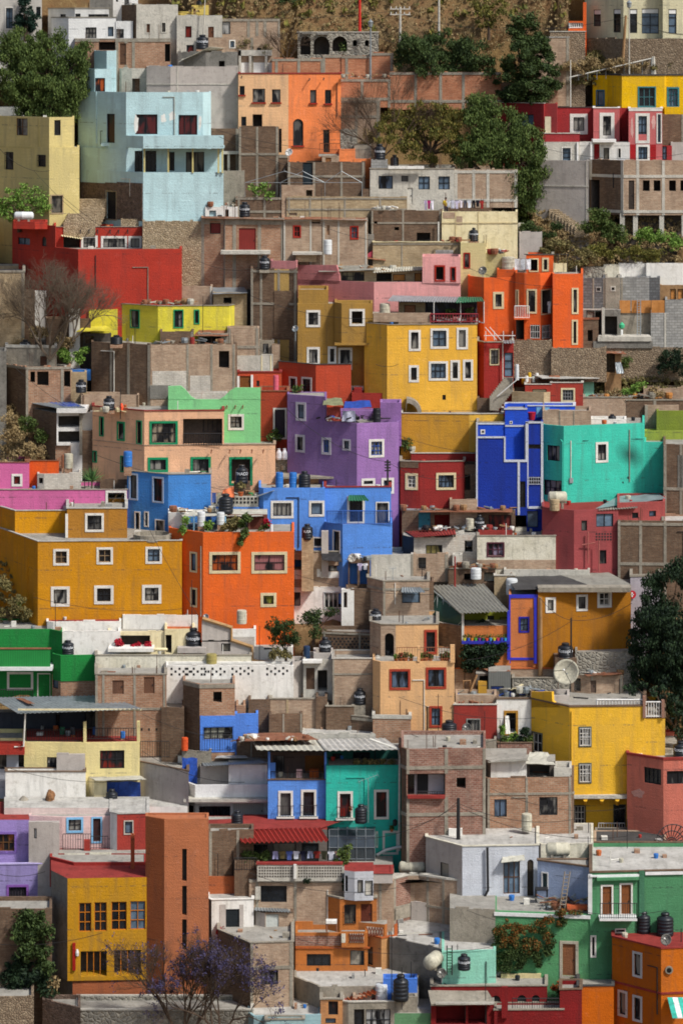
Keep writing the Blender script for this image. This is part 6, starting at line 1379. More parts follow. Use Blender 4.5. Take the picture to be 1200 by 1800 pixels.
z4 = V((706, 905), 897, 940, 'brickd', [(735, 893+6, 756, 928, 'd#3c7c88'), (763, 905, 790, 930, 'v'), (795, 905, 830, 930, 'v'), (858, 905, 898, 932, 'c#8a3a34')], o=.9, d=3, par=0, roof='metal'); Scrap(706, 905, 897, 8, -.3, 2.4, ('metal', 'rust', 'conc', 'wood'), 44); Scrap(740, 900, 932, 12, -1.2, .8, ('iron', 'white', 'wood', 'metal', 'rred'), 40)
Sh([(735, 900, -.8), (900, 900, -.8), (898, 886, 2), (750, 890, 2)], 'rust', False)
tank(842, 905, 932, 17, 'black tank amid the junk behind the red roofs', z4, dy=-.7); drum(768+57, 912, 932, 15, 'ivory barrel amid the junk behind the red roofs', 'tankw', z4, -.8)
pole(799, 978, 1026, 'thin red post on the roofs beside the white brick houses', z1, -1.8, .06, 'p#8a2c28', name='post')
V((787, 870), 1000, 1030, 'brickd', [(815, 1008, 830, 1020, 'v'), (850, 1006, 868, 1024, 'v')], o=.4, d=3, cop='conc'); V((868, 905), 1012, 1042, 'brickt', o=.2, d=2, cop='concl'); Scrap(790, 880, 998, 8, .3, 1.5, n=18)
V((795, 812), 975, 1005, 'concl', o=-.1, d=1)
# ---- maroon house
H('house', 'maroon house with dark openings and a lattice panel, right')
aa = V([(952, 1.4), (1008, 0), (1086, .5)], 897, 1010, '#9c4a4a', [(1021, 915, 1031, 933, 'g'), (1047, 903, 1077, 926, 'g m2,1'), (1053, 967, 1065, 991, 'g')], o=-.1, par=.1, roof='rred')
Pn([(1046+k*5, 1049+k*5, y, y+3) for k in range(6) for y in (937, 942, 947)], 'iron', .01, 0, 'lattice_holes')
V([(1084, 0), (1168, .8)], 884, 950, '#a04c48', [(1110, 901, 1121, 911, 'g'), (1140, 898, 1152, 908, 'cb')], ref=aa, o=.7, d=4, found=4, roof='rred')
vol = aa; Sh([(1046, 894, .6), (1170, 876, 2.8), (1156, 868, 5), (1085, 872, 5)], 'metal', False); Sh([(1050, 897, .2), (1120, 892, .6), (1110, 882, 3), (1062, 886, 3)], 'asb')
gastank(962, 996, 862, 886, 'lumpy old fibre-cement tank before the turquoise house', aa, dy=1.0)
drum(966+8, 878, 900, 18, 'stub brick stand under the lumpy tank', 'brickt', aa, .6, 'plinth', None, 'plinth')
Tbs([[(1022, 958, -.1), (1045, 954, -.1)], [(1033, 935, -.1), (1033, 990, -.1)], [(1052, 950, -.2), (1052, 1005, -.2)]], .05, '#a86058', 'pipe')
H('house', 'bare brick house with concrete frame and patchy corner, right edge middle')
bb = V([(1085, .3), (1215, 0)], 916, 1020, 'brickd', cols=(1087, 1125, 1168), beams=(922, 992), cw=5, rebar=2, o=.1, roof='rwhite'); V((1166, 1215), 905, 925, 'brick', ref=bb, o=4, d=2, found=1)
Pn((1170, 1186, 950, 986), 'brickw', .02, 0, 'lime_patch'); Sh([(1128, 917, .2), (1205, 917, .2), (1205, 905, 4), (1145, 906, 4)], 'sheet', False)
# ---- green house, left
H('house', 'dark green house with slatted railing and blue window, left edge')
GN = '#23823c'
cc = V([(-12, 0), (88, 0), (110, -.9)], 1106, 1160, GN, o=.8, d=4, par=.1)
c2_ = V((-12, 89), 1141, 1174, 's#23823c', ref=cc, o=-1.6, d=.3, found=.05, par=0, cop='rust', cth=.04); vol = c2_; Bx(-12, 92, 1173, 1179, -.2, 2.2, 'p#d0d0cc', 'balcony_slab')
c3_ = V((-12, 104), 1179, 1236, 's#23823c', [(13, 1181, 59, 1213, 'cb sW t4'), (66, 1183, 90, 1235, 'g sW t2')], ref=cc, o=.0, d=2, found=3, par=0); c4_ = V([(93, .6), (107, 0), (171, .2)], 1152, 1190, GN, ref=cc, o=-1.3, d=2.5, found=.3, par=.1)
V([(92, .6), (107, 0), (171, .2)], 1188, 1225, 'brick', [(93, 1189, 103, 1210, 'b')], ref=cc, o=-1.25, d=2.5, found=3)
tank(120, 1125, 1152, 21, 'black tank on the green block of the dark green house', c4_); Rl(-10, 58, 1212, 1236, -.6, 'iron')
# ---- white complex
H('house', 'whitewashed flat-roofed house cluster below the ochre house, with a red roof patch')
w0 = '#d8d6cc'
dd = V([(82, .2), (94, 0), (214, .1)], 1093, 1125, 'white', roof='rred', o=.1, d=4, par=.1); V((150, 216), 1075, 1095, 'white', ref=dd, o=2.5, d=2, found=1)
V([(178+38, .2), (348, 0)], 1082, 1112, 'white', o=.6, d=5, roof='rwhite'); V((110, 212), 1110, 1165, 'white', o=.3, d=3, roof='rwhite'); d2_ = V((190, 292), 1110, 1160, 'cream', [(194, 1117, 264, 1142, 'v')], o=.2, d=3)
vol = d2_; Bx(190, 270, 1140, 1146, -1.4, 1.4, 'white', 'slab'); V((290, 342), 1106, 1160, 'cream', [(291, 1116, 302, 1148, 'v')], o=0, d=3, roof='terra')
for x, r, n_ in ((206, 10, 'left'), (236, 8, 'middle'), (259, 7, 'right')): shrub('%s clump of dark red flowers in the recess of the cream wall' % n_, [(x, 1133, r, 8)], d2_.Y0-.5, 'red', size=.1, clump=.25)
gastank(264, 295, 1138, 1145, 'rolled yellow tube lying on the wall of the white cluster', d2_, dy=-1.0, c='cream')
d3_ = V((168, 442), 1152, 1195, 'cold', o=-.2, d=3.5, roof='rwhite', cop='conc', cth=.05); V((132, 200), 1136, 1160, 'white', o=.3, d=2) 
tank(340, 1104, 1140, 28, 'large black tank on a pierced slab, on the white cluster', d3_, dy=1.6); vol = d3_; Bx(312, 362, 1139, 1148, .6, 2, 'plast', 'tank_slab'); V((363, 382), 1152, 1180, '#8a7c3c', ref=d3_, o=-.2, d=.5) if 0 else None
drum(372, 1150, 1175, 19, 'mossy yellow-green chimney block on the long cream wall', '#9c9058', d3_, -.2, 'chimney', None, 'chimney')
H('house', 'grey plastered gable with tan sloping coping, below the vivid orange house')
g5 = V((355, 447), 1126, 1180, 'plast', [(389, 1131, 405, 1145, 'g')], o=.3, d=3, par=0)
Pp([(355, 1090), (360, 1088), (407, 1104), (407, 1128), (355, 1128)], 'plast', 0, .2); Pp([(355, 1090), (356, 1085), (408, 1101), (408, 1122), (446, 1135), (446, 1160), (478, 1166), (478, 1169), (442, 1165), (442, 1138), (404, 1125), (404, 1105)], 'brickt', .1, .2, 'coping') if 0 else None
Tbs([[(356, 1087, -.05), (407, 1103, -.05), (407, 1125, -.05), (443, 1137, -.05), (443, 1161, -.05), (475, 1166, -.05)]], .14, '#b08c60', 'coping')
V((405, 450), 1106, 1130, 'white', ref=g5, o=1.4, d=2, found=1); V((442, 515), 1138, 1172, 'white', [(464, 1126, 478, 1142, 'g')], o=.6, d=3); V((446, 470), 1160, 1175, 'plast', o=.1, d=1)
H('perforated_wall', 'long bright white wall pierced by a band of small square holes', 'wall')
pw = V((292, 516), 1170, 1240, 'white', o=-.1, d=1.5, par=.1, roof='rwhite')
hl = []
for g_ in (300, 325, 358, 407, 468):
    for k in range(6):
        for j, dyy in enumerate((0, 5, 1)): 
            if (k+j) % 2 == 0: hl.append((g_+k*7, g_+k*7+3.6, 1171.5+j*5+(5-k*.3 if g_ > 400 else 5)-3, 1171.5+j*5+5.6-3+(1 if g_ < 400 else 0)))
Pn([(a, b, c, c+4) for a, b, c, d in hl if b < 512], 'iron', .01, 0, 'holes')
V([(514, 0), (534, .8)], 1165, 1230, 'plast', o=-.2, d=1.5)
H('house', 'narrow grey rooms with open doorway and pipes, right of the white pierced wall')
nr = V((533, 585), 1160, 1235, 'concl', [(538, 1174, 553, 1212, 'd#5a4434'), (558, 1178, 575, 1215, 'v')], o=.1, d=3, roof='rconc'); Bx(532, 566, 1161, 1166, -.6, .6, 'white', 'canopy'); V((551, 585), 1148, 1166, 'plast', ref=nr, o=.8, d=2)
tank(571, 1120, 1153, 22, 'black tank above the narrow grey rooms, by the trees', vol, dy=.6); drum(539, 1136, 1162, 12, 'dark blue narrow tank beside the narrow grey rooms', 'p#1e3450', nr, 1.2, 'water_tank', None, 'water tank')
H('brick_wall', 'dark brick wall with openwork brick pattern at the top, centre', 'wall')
pb = V([(566, .8), (667, 0)], 1113, 1168, 'brickd', cols=(570, 632, 664), cw=3, beams=(1116,), o=.3, d=2); Pn([(572+k*7+(j % 2)*3.5, 575.5+k*7+(j % 2)*3.5, 1121+j*5, 1124+j*5) for k in range(13) for j in range(4) if not 60 < k*7+(j % 2)*3.5 < 64-4+3], 'iron', .012, 0, 'openwork')
V((584, 666), 1158, 1262, 'brickp', cols=(586, 663), beams=(1185,), cw=3, o=.1, d=3, cop='concl', cth=.05, rebar=3)
# ---- peach terrace house
H('house', 'peach terrace house with brick-red window frames and railing, centre')
PH = '#dcae7c'
ee = V([(655, .6), (668, 0), (798, .15)], 1163, 1300, PH, [(684, 1176, 721, 1213, 'cb s#a8402c t4 m2,1'), (748, 1173, 784, 1211, 'cb s#a8402c t4 m2,1'), (754, 1241, 777, 1279, 'b s#a8402c t4 m2,2')], par=.1, roof='rconc', d=5)
ef = V([(650, 1.2), (669, .1), (695, 0), (770, .2)], 1098, 1166, ['brickp', 'brickp', PH], [(676, 1113, 692, 1160, 'v a'), (745, 1107, 768, 1150, 'g s#a8402c t4')], ref=ee, o=2.2, d=4, cop='conc', cth=.04, found=.5)
vol = ee; Rl(697, 733, 1138, 1160, .1, 'rust', sp=.17); Rl(738, 790, 1138, 1160, .1, 'rust', sp=.17); Bx(733, 738, 1136, 1163, .0, .25, PH, 'post'); Bx(791, 799, 1134, 1165, -.02, .3, PH, 'post'); V((797, 813), 1140, 1172, 'white', o=.8, d=1)
Pn([(762+k*4, 765+k*4, 1167, 1169) for k in range(5)], 'iron', .01, 0, 'vents')
for i, (x, kk, bl) in enumerate(((696, 'lime', None), (704, 'mid', 'red'), (712, 'mid', None), (722, 'lime', None), (741, 'lime', None), (748, 'mid', 'red'), (756, 'mid', None), (777, 'mid', None), (785, 'lime', 'red'))):
    potplant(x, 1148-(i % 3)*2, 1161, ('bushy', 'red flowering', 'thin', 'broad', 'tall', 'crimson blooming', 'round', 'dark', 'rosy')[i]+' potted plant on the peach house terrace, number %d from the left' % (i+1) if 0 else ('first', 'second', 'third', 'fourth', 'fifth', 'sixth', 'seventh', 'eighth', 'ninth')[i]+' potted plant from the left on the peach house terrace', ee, kk, .5, grp='potted plants on the peach house terrace', bloom=bl)
H('brick_wall', 'long dark brick wall climbing left of the peach house, lower centre', 'wall')
V([(661, 2.8), (752, 0)], 1243, 1305, 'brickd', o=.2, d=1.5, cop='concl', cth=.04)
H('house', 'brick cube house with flat roof and concrete rim, centre')
ff = V([(655, .2), (722, 0)], 1264, 1335, 'brick', o=.2, d=4, cop='concl', cth=.25, rebar=3); V([(618, .6), (656, 0)], 1262, 1300, 'brickd', beams=(1266,), ref=ff, o=1, d=3, found=3, cop='conc')
tank(632, 1210, 1238, 21, 'black tank raised on a brick plinth above the brick cube house', vol, dy=1.2)
H('brick_wall', 'stepped brick walls between the blue brick tower and the peach house', 'wall')
V((474, 556), 1229, 1285, 'brickp', cols=(505,), cw=4, frame='brickt', o=.5, d=2, cop='conc'); V((555, 575), 1225, 1285, 'brickd', o=.3, d=2); V((573, 622), 1242, 1292, 'brickd', o=.3, d=2, cop='conc', rebar=2)
V((437, 475), 1230, 1290, 'brickd', o=.2, d=2); V([(473, .0), (532, .4)], 1256, 1300, 'brickd', cols=(498, 529), cw=3, o=-.2, d=1.5)
V((421, 437), 1214, 1255, 'brickd', o=.5, d=2); V((415, 560), 1215, 1232, 'white', o=1.3, d=2, roof='rwhite')
H('house', 'wide pale flat roof house behind the long cream sheet roof, centre')
V((531, 660), 1290, 1330, 'concl', o=.2, d=6, roof='rwhite', par=.05); V((560, 660), 1278, 1296, 'concl', o=.2, d=2, roof='rwhite') if 0 else None
# ---- brick house left & tower
H('house', 'tall brick house with concrete frame and bricked-up windows, below the green block')
gg = V((168, 293), 1186, 1312, 'brick', [(198, 1196, 218, 1220, 'd#6a4a38'), (253, 1190, 272, 1219, 'd#6a4a38')], cols=(170, 182, 237, 289), beams=(1246,), cw=4, o=.3, cop='conc', d=6, rebar=3); Pn([(248+k*13, 251+k*13, 1280, 1284) for k in range(3)], 'iron', .02, 0, 'vents')
V((290, 323), 1200, 1250, 'white', o=.8, d=3, roof='rwhite'); V([(284, .3), (324, 0)], 1245, 1330, 'brickd', o=.3, d=3)
H('house', 'brick tower house with bright blue lower storey and terrace railing, centre left')
hh = V([(322, 1.3), (351, 0), (413, .2)], 1203, 1335, ['brickd', 'brick'], [(375, 1216, 390, 1235, 'v'), (357, 1277, 410, 1300, 'c#a8a898 s#4a80d8 t1 m4,2')], beams=(1206,), cols=(), cw=8, o=.3, roof='rconc')
Pn([(352, 356.5, 1258, 1322), (410.5, 413, 1258, 1322), (356.5, 410.5, 1258, 1276.5), (356.5, 410.5, 1300.5, 1322)], '#5688de', .04, 0, 'blue_render')
V([(413, 0), (454, .1)], 1255, 1300, '#5688de', ref=hh, o=.3, d=3, found=3, roof='rwhite'); vol = hh; Rl(351, 409, 1292, 1320, -.9, 'iron'); V((415, 432), 1240, 1256, 'brick', ref=hh, o=1.2, d=2)
drum(325, 1297, 1319, 12, 'orange barrel beside the terrace railing of the brick tower', '#d8582c', hh, -.8, 'barrel', None, 'barrel')
V([(320, .3), (372, 0)], 1321, 1345, 'conc', o=-.3, d=3)
# ---- clutter right of peach
H('house', 'small dark red house with one barred window and a dish, centre right')
ii = V((797, 873), 1239, 1305, '#97372e', [(819, 1263, 844, 1290, 'c s#888880 t2 m3,1')], o=.2, d=3, cop='concl', cth=.05); Scrap(797, 870, 1237, 8, .2, 1.5, ('white', 'wood', 'rust', 'rred'), 22)
tank(789, 1266, 1294, 27, 'squat black tank left of the small dark red house', ff, '', dy=-1.0); dish(820, 1280, 9, 'grey dish before the small dark red house', ii, dy=-.9, c='concd', pole=1298)
H('house', 'whitewashed wall with ochre-framed doorway and plants, beside the yellow house')
jj = V((872, 936), 1229, 1300, 'white', [(885, 1249, 910, 1292, 'v s#b08030 t4')], o=.3, d=3, cop='brickd', cth=.1); Sh([(888, 1290, -.5), (896, 1290, -.5), (894, 1258, -.1), (887, 1258, -.1)], 'white', False, 'board')
shrub('tall cactus-like plants at the ochre doorway', [(883, 1283, 4, 12)], jj.Y0-.5, 'lime', size=.1, clump=.2); shrub('dark round bush by the whitewashed wall', [(922, 1286, 8, 9), (905, 1296, 10, 6)], jj.Y0-.6, 'deep', size=.1, clump=.25)
V((800, 872), 1222, 1240, 'brickp', ref=jj, o=.3, d=2, found=1) ; V((795, 1010), 1176, 1200, 'brickp', cols=(816, 840), cw=2, o=.9, d=2, frame='brickd', cop='terra', cth=.08)
kk_ = V((900, 1012), 1192, 1232, 'stoneg', o=.8, d=2, cop='conc', cth=.05); Scrap(895, 935, 1218, 20, -1.2, 1, ('metal', 'sheet', 'cream', 'iron'), 24)
H('shed', 'patchwork shack of corrugated sheets with a rusty roof, above the white wall', 'shed')
ll = V((858, 897), 1180, 1228, 's#6a6c68', [(862, 1206, 885, 1213, 'bluet')], o=-.1, d=2, par=0); V((836, 860), 1184, 1228, 'void', [(842, 1188, 858, 1220, 'v')], ref=ll, o=.6, d=1, par=0)
Sh([(862, 1181, -.6), (898, 1180, -.6), (868, 1166, 2.5), (832, 1168, 2.5)], 'rust', False); Bx(840, 855, 1199, 1224, -.7, .5, '#b88c34', 'box'); Scrap(797, 935, 1224, 14, -.9, 1.2, ('wood', 'metal', 'conc', 'white', 'bluet'), 40)
Tbs([[(826, 1216, -.8), (838, 1186, -.6)], [(814, 1215, -.5), (814, 1197, -.5), (826, 1196, -.5), (826, 1216, -.5)]], .07, 'wood', 'post')
H('house', 'brick roof room with a roof of loose scrap boards, above the big yellow house')
mm = V([(1003, .5), (1036, 0), (1094, .2)], 1188, 1240, 'brickp', [(1008, 1192, 1020, 1215, 'v'), (1037, 1196, 1047, 1218, 'd#5a4a40')], cols=(1040, 1091), cw=4, o=.5, d=3); Scrap(1010, 1092, 1187, 12, -.2, 3, ('sheet', 'wood', 'white', 'rust', 'metal', 'concl'), 44); Sh([(1030, 1188, -.3), (1093, 1184, -.3), (1072, 1174, 3), (1018, 1178, 3)], 'rust', False)
tank(993, 1130, 1158, 27, 'black square-shouldered tank above the big pale dish', mm, dy=.9); Bx(975, 1013, 1157, 1186, .4, 2, 'brickd', 'tank_stand')
dish(995, 1182, 23, 'large pale solid satellite dish above the yellow house', mm, dy=-1.6, c='tankw', dirv=(-.35, -1, .45))
NAMED['#5688de'] = NAMED.get('#5688de', lambda: stucco('#5688de'))
NAMED['rock_brown'] = lambda: rough_mat('brown_rock', '#7e5a3c', '#966c48', '#5c4230', 3, .08)
# ================================================================= photo rows 1200-1800
H('house', 'big yellow house with roof balustrade and grey-framed barred windows, right')
YB = '#e8b53a'
A1 = V([(933, 2.6), (1000, 0), (1134, .3)], 1243, 1402, YB, [(1016, 1277, 1039, 1313, 'c s#5a6054 t2 m3,3,W Rironw'), (1016, 1341, 1039, 1377, 'c s#5a6054 t2 m3,3,W Rironw'), (934, 1287, 953, 1324, 'c s#5a6054 t2 m2,2,W')], o=1.2, par=.15, cop='brickd', cth=.1, found=.05)
Pp([(933, 1216), (969, 1216), (970, 1232), (986, 1243.5), (933, 1243.5)], YB, 0, .2); V([(1133, .31), (1168, .4)], 1264, 1470, YB, ref=A1, o=.0, found=1, cop='brickd', cth=.08); vol = A1
V([(933, 2.6), (1000, 0), (1006, .05)], 1400, 1475, YB, ref=A1, o=.0, found=3, par=0)
A2 = V((1004, 1135), 1404, 1478, YB, [(1007, 1415, 1029, 1453, 'c s#4a4e44 t2 m3,3,W'), (1077, 1414, 1099, 1466, 'g s#4a4e44 t2 m3,3')], ref=A1, o=1.3, d=3, found=3, par=0)
vol = A1; Bx(1006, 1104, 1398, 1404, -.15, 1.6, 'concl', 'balcony_slab'); Tbs([[(x, 1405, -.1), (x, 1412, .9)] for x in (1028, 1057, 1084)], .16, YB, 'corbel'); Rl(1051, 1097, 1447, 1470, .8, 'ironw', sp=.17, r=.02)
for x in (1131, 1164): Bx(x-2, x+3, 1224 if x < 1150 else 1231, 1262, .15, .3, '#9a7462', 'pillar')
Rl(1048, 1130, 1230, 1242, .5, 'ironw', sp=.2, r=.035, name='balustrade'); Rl(1134, 1162, 1234, 1261, .3, 'ironw', sp=.17, r=.03, name='balustrade'); Tb([(1004, 1250, -.05), (1004, 1345, -.05)], .05, YB)
V((1003, 1135), 1228, 1246, 'conc', ref=A1, o=3.5, d=2); V((968, 1000), 1222, 1246, 'plast', ref=A1, o=2.5, d=2)
H('house', 'terracotta pink house with wide dark windows and red curved roof edge, right edge')
vol = A1; Patch(1075, 1290, 5, 3, '#d8a838') if 0 else None
A3 = V([(1101, 1.6), (1165, 0), (1215, .2)], 1336, 1492, '#c4705e', [(1131, 1350, 1161, 1378, 'g m4,1'), (1171, 1355, 1215, 1378, 'g m2,1')], o=2.4, cop='rred', cth=.15)
tank(1195, 1303, 1330, 26, 'black tank on the terracotta pink house', A3, dy=1.8); dish(1181, 1483, 33, 'big black wire-mesh satellite dish before the terracotta pink house', A3, dy=-2.2, mesh=True, dirv=(.25, -1, .25), pole=1515)
vol = A3; Patch(1120, 1395, 12, 8, '#c99488'); Patch(1146, 1350, 4, 6, '#c0958a') if 0 else None
H('house', 'low brick house with a felt roof and arched orange window, right')
A4 = V((1043, 1170), 1486, 1520, 'brickp', [(1126, 1502, 1157, 1518, 'c#b0642c a scream t2')], o=.6, d=4, roof='rdark', par=.05); V((1045, 1145), 1474, 1488, 'conc', ref=A4, o=2.0, d=3, roof='rdark', par=.03)
# ---- cream terrace house left
H('house', 'cream house with a roofed terrace of grey metal sheets and red curtains, left')
CR = '#e0d094'
B1 = V([(43, 0), (151, -.25), (246, 0)], 1304, 1365, CR, [(83, 1331, 113, 1354, 'c m4,2'), (176, 1319, 219, 1351, 'cr m3,2')], o=.2, par=.05, d=6, roof='rred')
V((-12, 215), 1252, 1304, '#3c4048', [(98, 1250, 106, 1300, 'g'), (150, 1252, 205, 1296, 'g')], ref=B1, o=4.2, d=1, par=0, found=.5); vol = B1
Sh([(32, 1254, -.9), (249, 1246, -.9), (186, 1222, 5.2), (-14, 1226, 5.2)], 'metal', True, 'terrace_roof', .03, .3); Sh([(50, 1236.6, 1.5), (62, 1236.4, 1.5), (40, 1227, 4.6), (28, 1227, 4.6)], 'rust', False)
Bx(32, 249, 1246, 1249, -.8, .08, 'cream', 'fascia'); Bx(147, 152, 1269, 1305, -.2, .25, CR, 'post'); Bx(241, 246, 1268, 1305, .05, .25, CR, 'post'); Tb([(45, 1254, -.6), (42, 1312, -.6), (26, 1313, -.5)], .06, 'pvc')
Rl(47, 146, 1283, 1304, .1, 'iron', sp=.17); Rl(153, 240, 1280, 1300, .1, 'iron', sp=.17); Bx(46, 146, 1296, 1303, .5, .1, 'rred', 'floor_edge')
drum(216, 1286, 1297, 9, 'blue tub on the terrace of the cream house', 'blue', B1, .9, 'tub', None, 'tub')
for i, x in enumerate((110, 128, 168, 184)): drum(x, 1278, 1298, 9, ('dark green', 'dull grey', 'deep blue', 'navy')[i]+' bin in the shade of the terrace of the cream house', ('green', 'p#4a4c50', 'blue', 'p#24386c')[i], B1, 2.5, 'bin', None, 'bin')
V((-12, 44), 1298, 1322, CR, ref=B1, o=.6, d=3, found=1); V((-12, 44), 1308, 1324, '#a0352a', ref=B1, o=-.5, d=1, found=.1); V((-12, 44), 1323, 1365, '#b4b6bc', [(-6, 1327, 12, 1352, 'g'), (33, 1327, 43, 1348, 'g')], ref=B1, o=.3, d=2, found=3, par=0)
V((100, 150), 1326, 1356, 'plast', ref=B1, o=-.6, d=.3, found=1); Bx(113, 119, 1330, 1352, -.5, .1, 'woodo', 'post') if 0 else None
H('terrace_wall', 'tall pale parapet wall behind the big brown rock, left', 'wall')
B2 = V([(10, .1), (151, 0)], 1357, 1420, 'white', cop='brickd', cth=.05, d=1, o=.8); B3 = V((8, 205), 1420, 1443, '#d8c4bc', ref=B2, o=-3.0, d=3, roof='rwhite', par=0, found=3)
for lab, x, y, w, h, c, nm in (('rust-brown heap of rock on the white ledge', 88, 1417, 12, 29, 'stone', 'rock'), ('grey cone-shaped mound on the white ledge', 42, 1416, 15, 17, 'conc', 'mound')):
    b_ = P(x, y, B2.Y0-.8); k = b_.y/F; mb = MB()
    if nm == 'rock':
        for i in range(9): a = rnd()*6.28; r_ = w*k*(.35+.2*rnd()); mb.lathe((b_.x+math.cos(a)*w*k*.35, b_.y+math.sin(a)*.3, b_.z+h*k*rnd()*.55), [(r_*.6, -.05), (r_, .12), (r_*.8, .3), (r_*.3, .42)], 'rock_brown', 7)
        mb.lathe(tuple(b_), [(w*k*.8, 0), (w*k*.7, h*k*.4), (w*k*.45, h*k*.8), (w*k*.2, h*k)], 'rock_brown', 8)
    else: mb.lathe(tuple(b_), [(w*k, 0), (w*k*.75, h*k*.45), (w*k*.4, h*k*.8), (w*k*.12, h*k)], c, 9)
    tag(mb.build(nm), lab, nm)
H('shed', 'open roof shed with a blue tarpaulin curtain and sheet awning, left', 'shed')
B4 = V([(151, 1.4), (166, 0), (188, .1)], 1371, 1420, 'cream', o=1.0, d=3, par=0); V((186, 252), 1371, 1415, 'plast', ref=B4, o=1.6, d=2, par=0, found=.5); vol = B4
Sh([(168, 1372, -.6), (258, 1370, -.6), (238, 1358, 2.5), (152, 1361, 2.5)], 'sheet', False); cloth('tarpaulin', 'blue tarpaulin curtain hanging in the open roof shed', [(188, 1412, .9), (248, 1412, .9), (247, 1374, .6), (188, 1374, .6)], 'bluet')
tank(197, 1387, 1417, 21, 'black tank before the blue tarpaulin curtain', B4, '', dy=-.5); B5 = V((181, 330), 1418, 1438, 'white', ref=B4, o=-1.2, d=6, par=0, roof='rwhite', found=1)
V([(232, 3.2), (332, 0)], 1356, 1428, 'plast', o=.2, d=1, cop='brickd', cth=.06) ; V([(246, 2.2), (330, .3)], 1332, 1372, 'white', [(275, 1345, 300, 1362, 'g m2,1')], o=1.2, d=3, cop='conc', cth=.04) ; Rl(247, 298, 1303, 1332, .2, 'iron')
V((245, 322), 1318, 1340, 'conc', o=1.5, d=4)
H('house', 'pale pink house with light blue window surrounds, left')
B6 = V([(51, .4), (110, 0), (181, .2), (206, .3)], 1436, 1512, '#dcbcb6', [(117, 1433, 147, 1464, 'c s#86bce0 t4 m2,2'), (161, 1434, 183, 1482, 'd#3a2422 s#86bce0 t3')], o=.2, d=3, par=.05)
V([(51, .2), (105, 0)], 1446, 1500, 'plast', [(60, 1456, 65, 1474, 'ironw')], ref=B6, o=-1.5, d=.3, found=3); vol = B6; Rl(111, 160, 1466, 1494, -.6, 'iron'); Rl(160, 190, 1470, 1492, -.9, 'iron')
V((148, 159), 1477, 1510, '#a03a30', ref=B6, o=-.9, d=.3, found=1)
H('house', 'brick-red house with peeling lower wall, between the pink and the terracotta tower')
B7 = V([(194, .4), (206, 0), (262, .2)], 1431, 1530, ['white', '#a43e34'], [(218, 1442, 235, 1467, 'b sconcl t2')], o=.1, d=4, roof='rwhite', par=0, cop='rwhite'); V((103, 262), 1500, 1545, '#9a3a30', ref=B7, o=-.8, d=1, found=3, par=0); Pn([(114, 150, 1500, 1506), (158, 196, 1498, 1502)], 'cold', .03, 0, 'peeled_patch')
V([(52, .6), (104, 0)], 1488, 1530, '#8a2a28', o=.8, d=2)
H('house', 'lavender house with wooden window and flower window boxes, left edge')
B8 = V((-12, 52), 1441, 1530, '#9d88c4', [(-8, 1462, 30, 1500, 'c#b0683c s#8468b0 t4 m3,2,N')], o=.3, d=5, roof='rred', par=0, cop=None); V((50, 76), 1480, 1528, '#a898cc', [(34+6, 1484, 73, 1520, 'c#8a8a78')], ref=B8, o=.3, d=3, found=3); 
B9 = V([(-12, 0), (80, .2)], 1520, 1600, '#988bbd', [(12, 1555, 51, 1590, 'c#504850 s#8a5ca8 t4 m6,1')], ref=B8, o=-1.0, d=2, cop='#c0b4e0', cth=.08, found=1)  # lavender dimmed, cloud shade in the paint
Rl(-8, 70, 1500, 1520, -.2, 'ironw') if 0 else None
# ---- white-grey house, centre left
H('house', 'white and grey house with garage door and balcony parapet, centre left')
C1 = V([(326, 1.0), (343, 0), (471, .2)], 1380, 1410, '#dededc', o=.2, d=1.0, par=.6, found=.1); C2 = V((402, 470), 1344, 1384, '#e2e2e0', ref=C1, o=.6, d=4, found=1, par=.02); C3 = V((352, 403), 1346, 1386, 'plast', ref=C1, o=1.4, d=3, found=1, par=0)
C4 = V([(326, 1.4), (343, .5), (471, .6)], 1408, 1445, '#d0d0ce', [(329, 1415, 340, 1433, 'g'), (350, 1417, 405, 1440, 'g m5,1'), (410, 1412, 464, 1440, 'ds#b4b4ac')], ref=C1, o=.4, d=4, found=3, par=0); vol = C1
Bx(323, 473, 1405, 1410, -.5, 1.5, 'concl', 'ledge'); Sh([(358, 1346, .2), (472, 1341, .2), (440, 1332, 3.5), (352, 1336, 3.5)], 'metal'); Sh([(378, 1332, 1.8), (436, 1332, 1.8), (424, 1321, 4.5), (388, 1322, 4.5)], 'rwhite', False)
cloth('tarpaulin', 'blue tarpaulin hanging at the left of the white and grey house', [(322, 1380, .9), (347, 1378, 1.5), (347, 1332, 1.5), (320, 1332, .9)], 'bluet'); V((320, 352), 1330, 1385, 'concd', ref=C1, o=2.2, d=2, found=1)
Tb([(325, 1410, -.6), (338, 1405, -.6)], .07, 'pvc')
V([(412, .8), (475, 0)], 1303, 1345, 'brickd', cols=(442,), cw=2, o=.2, d=3)
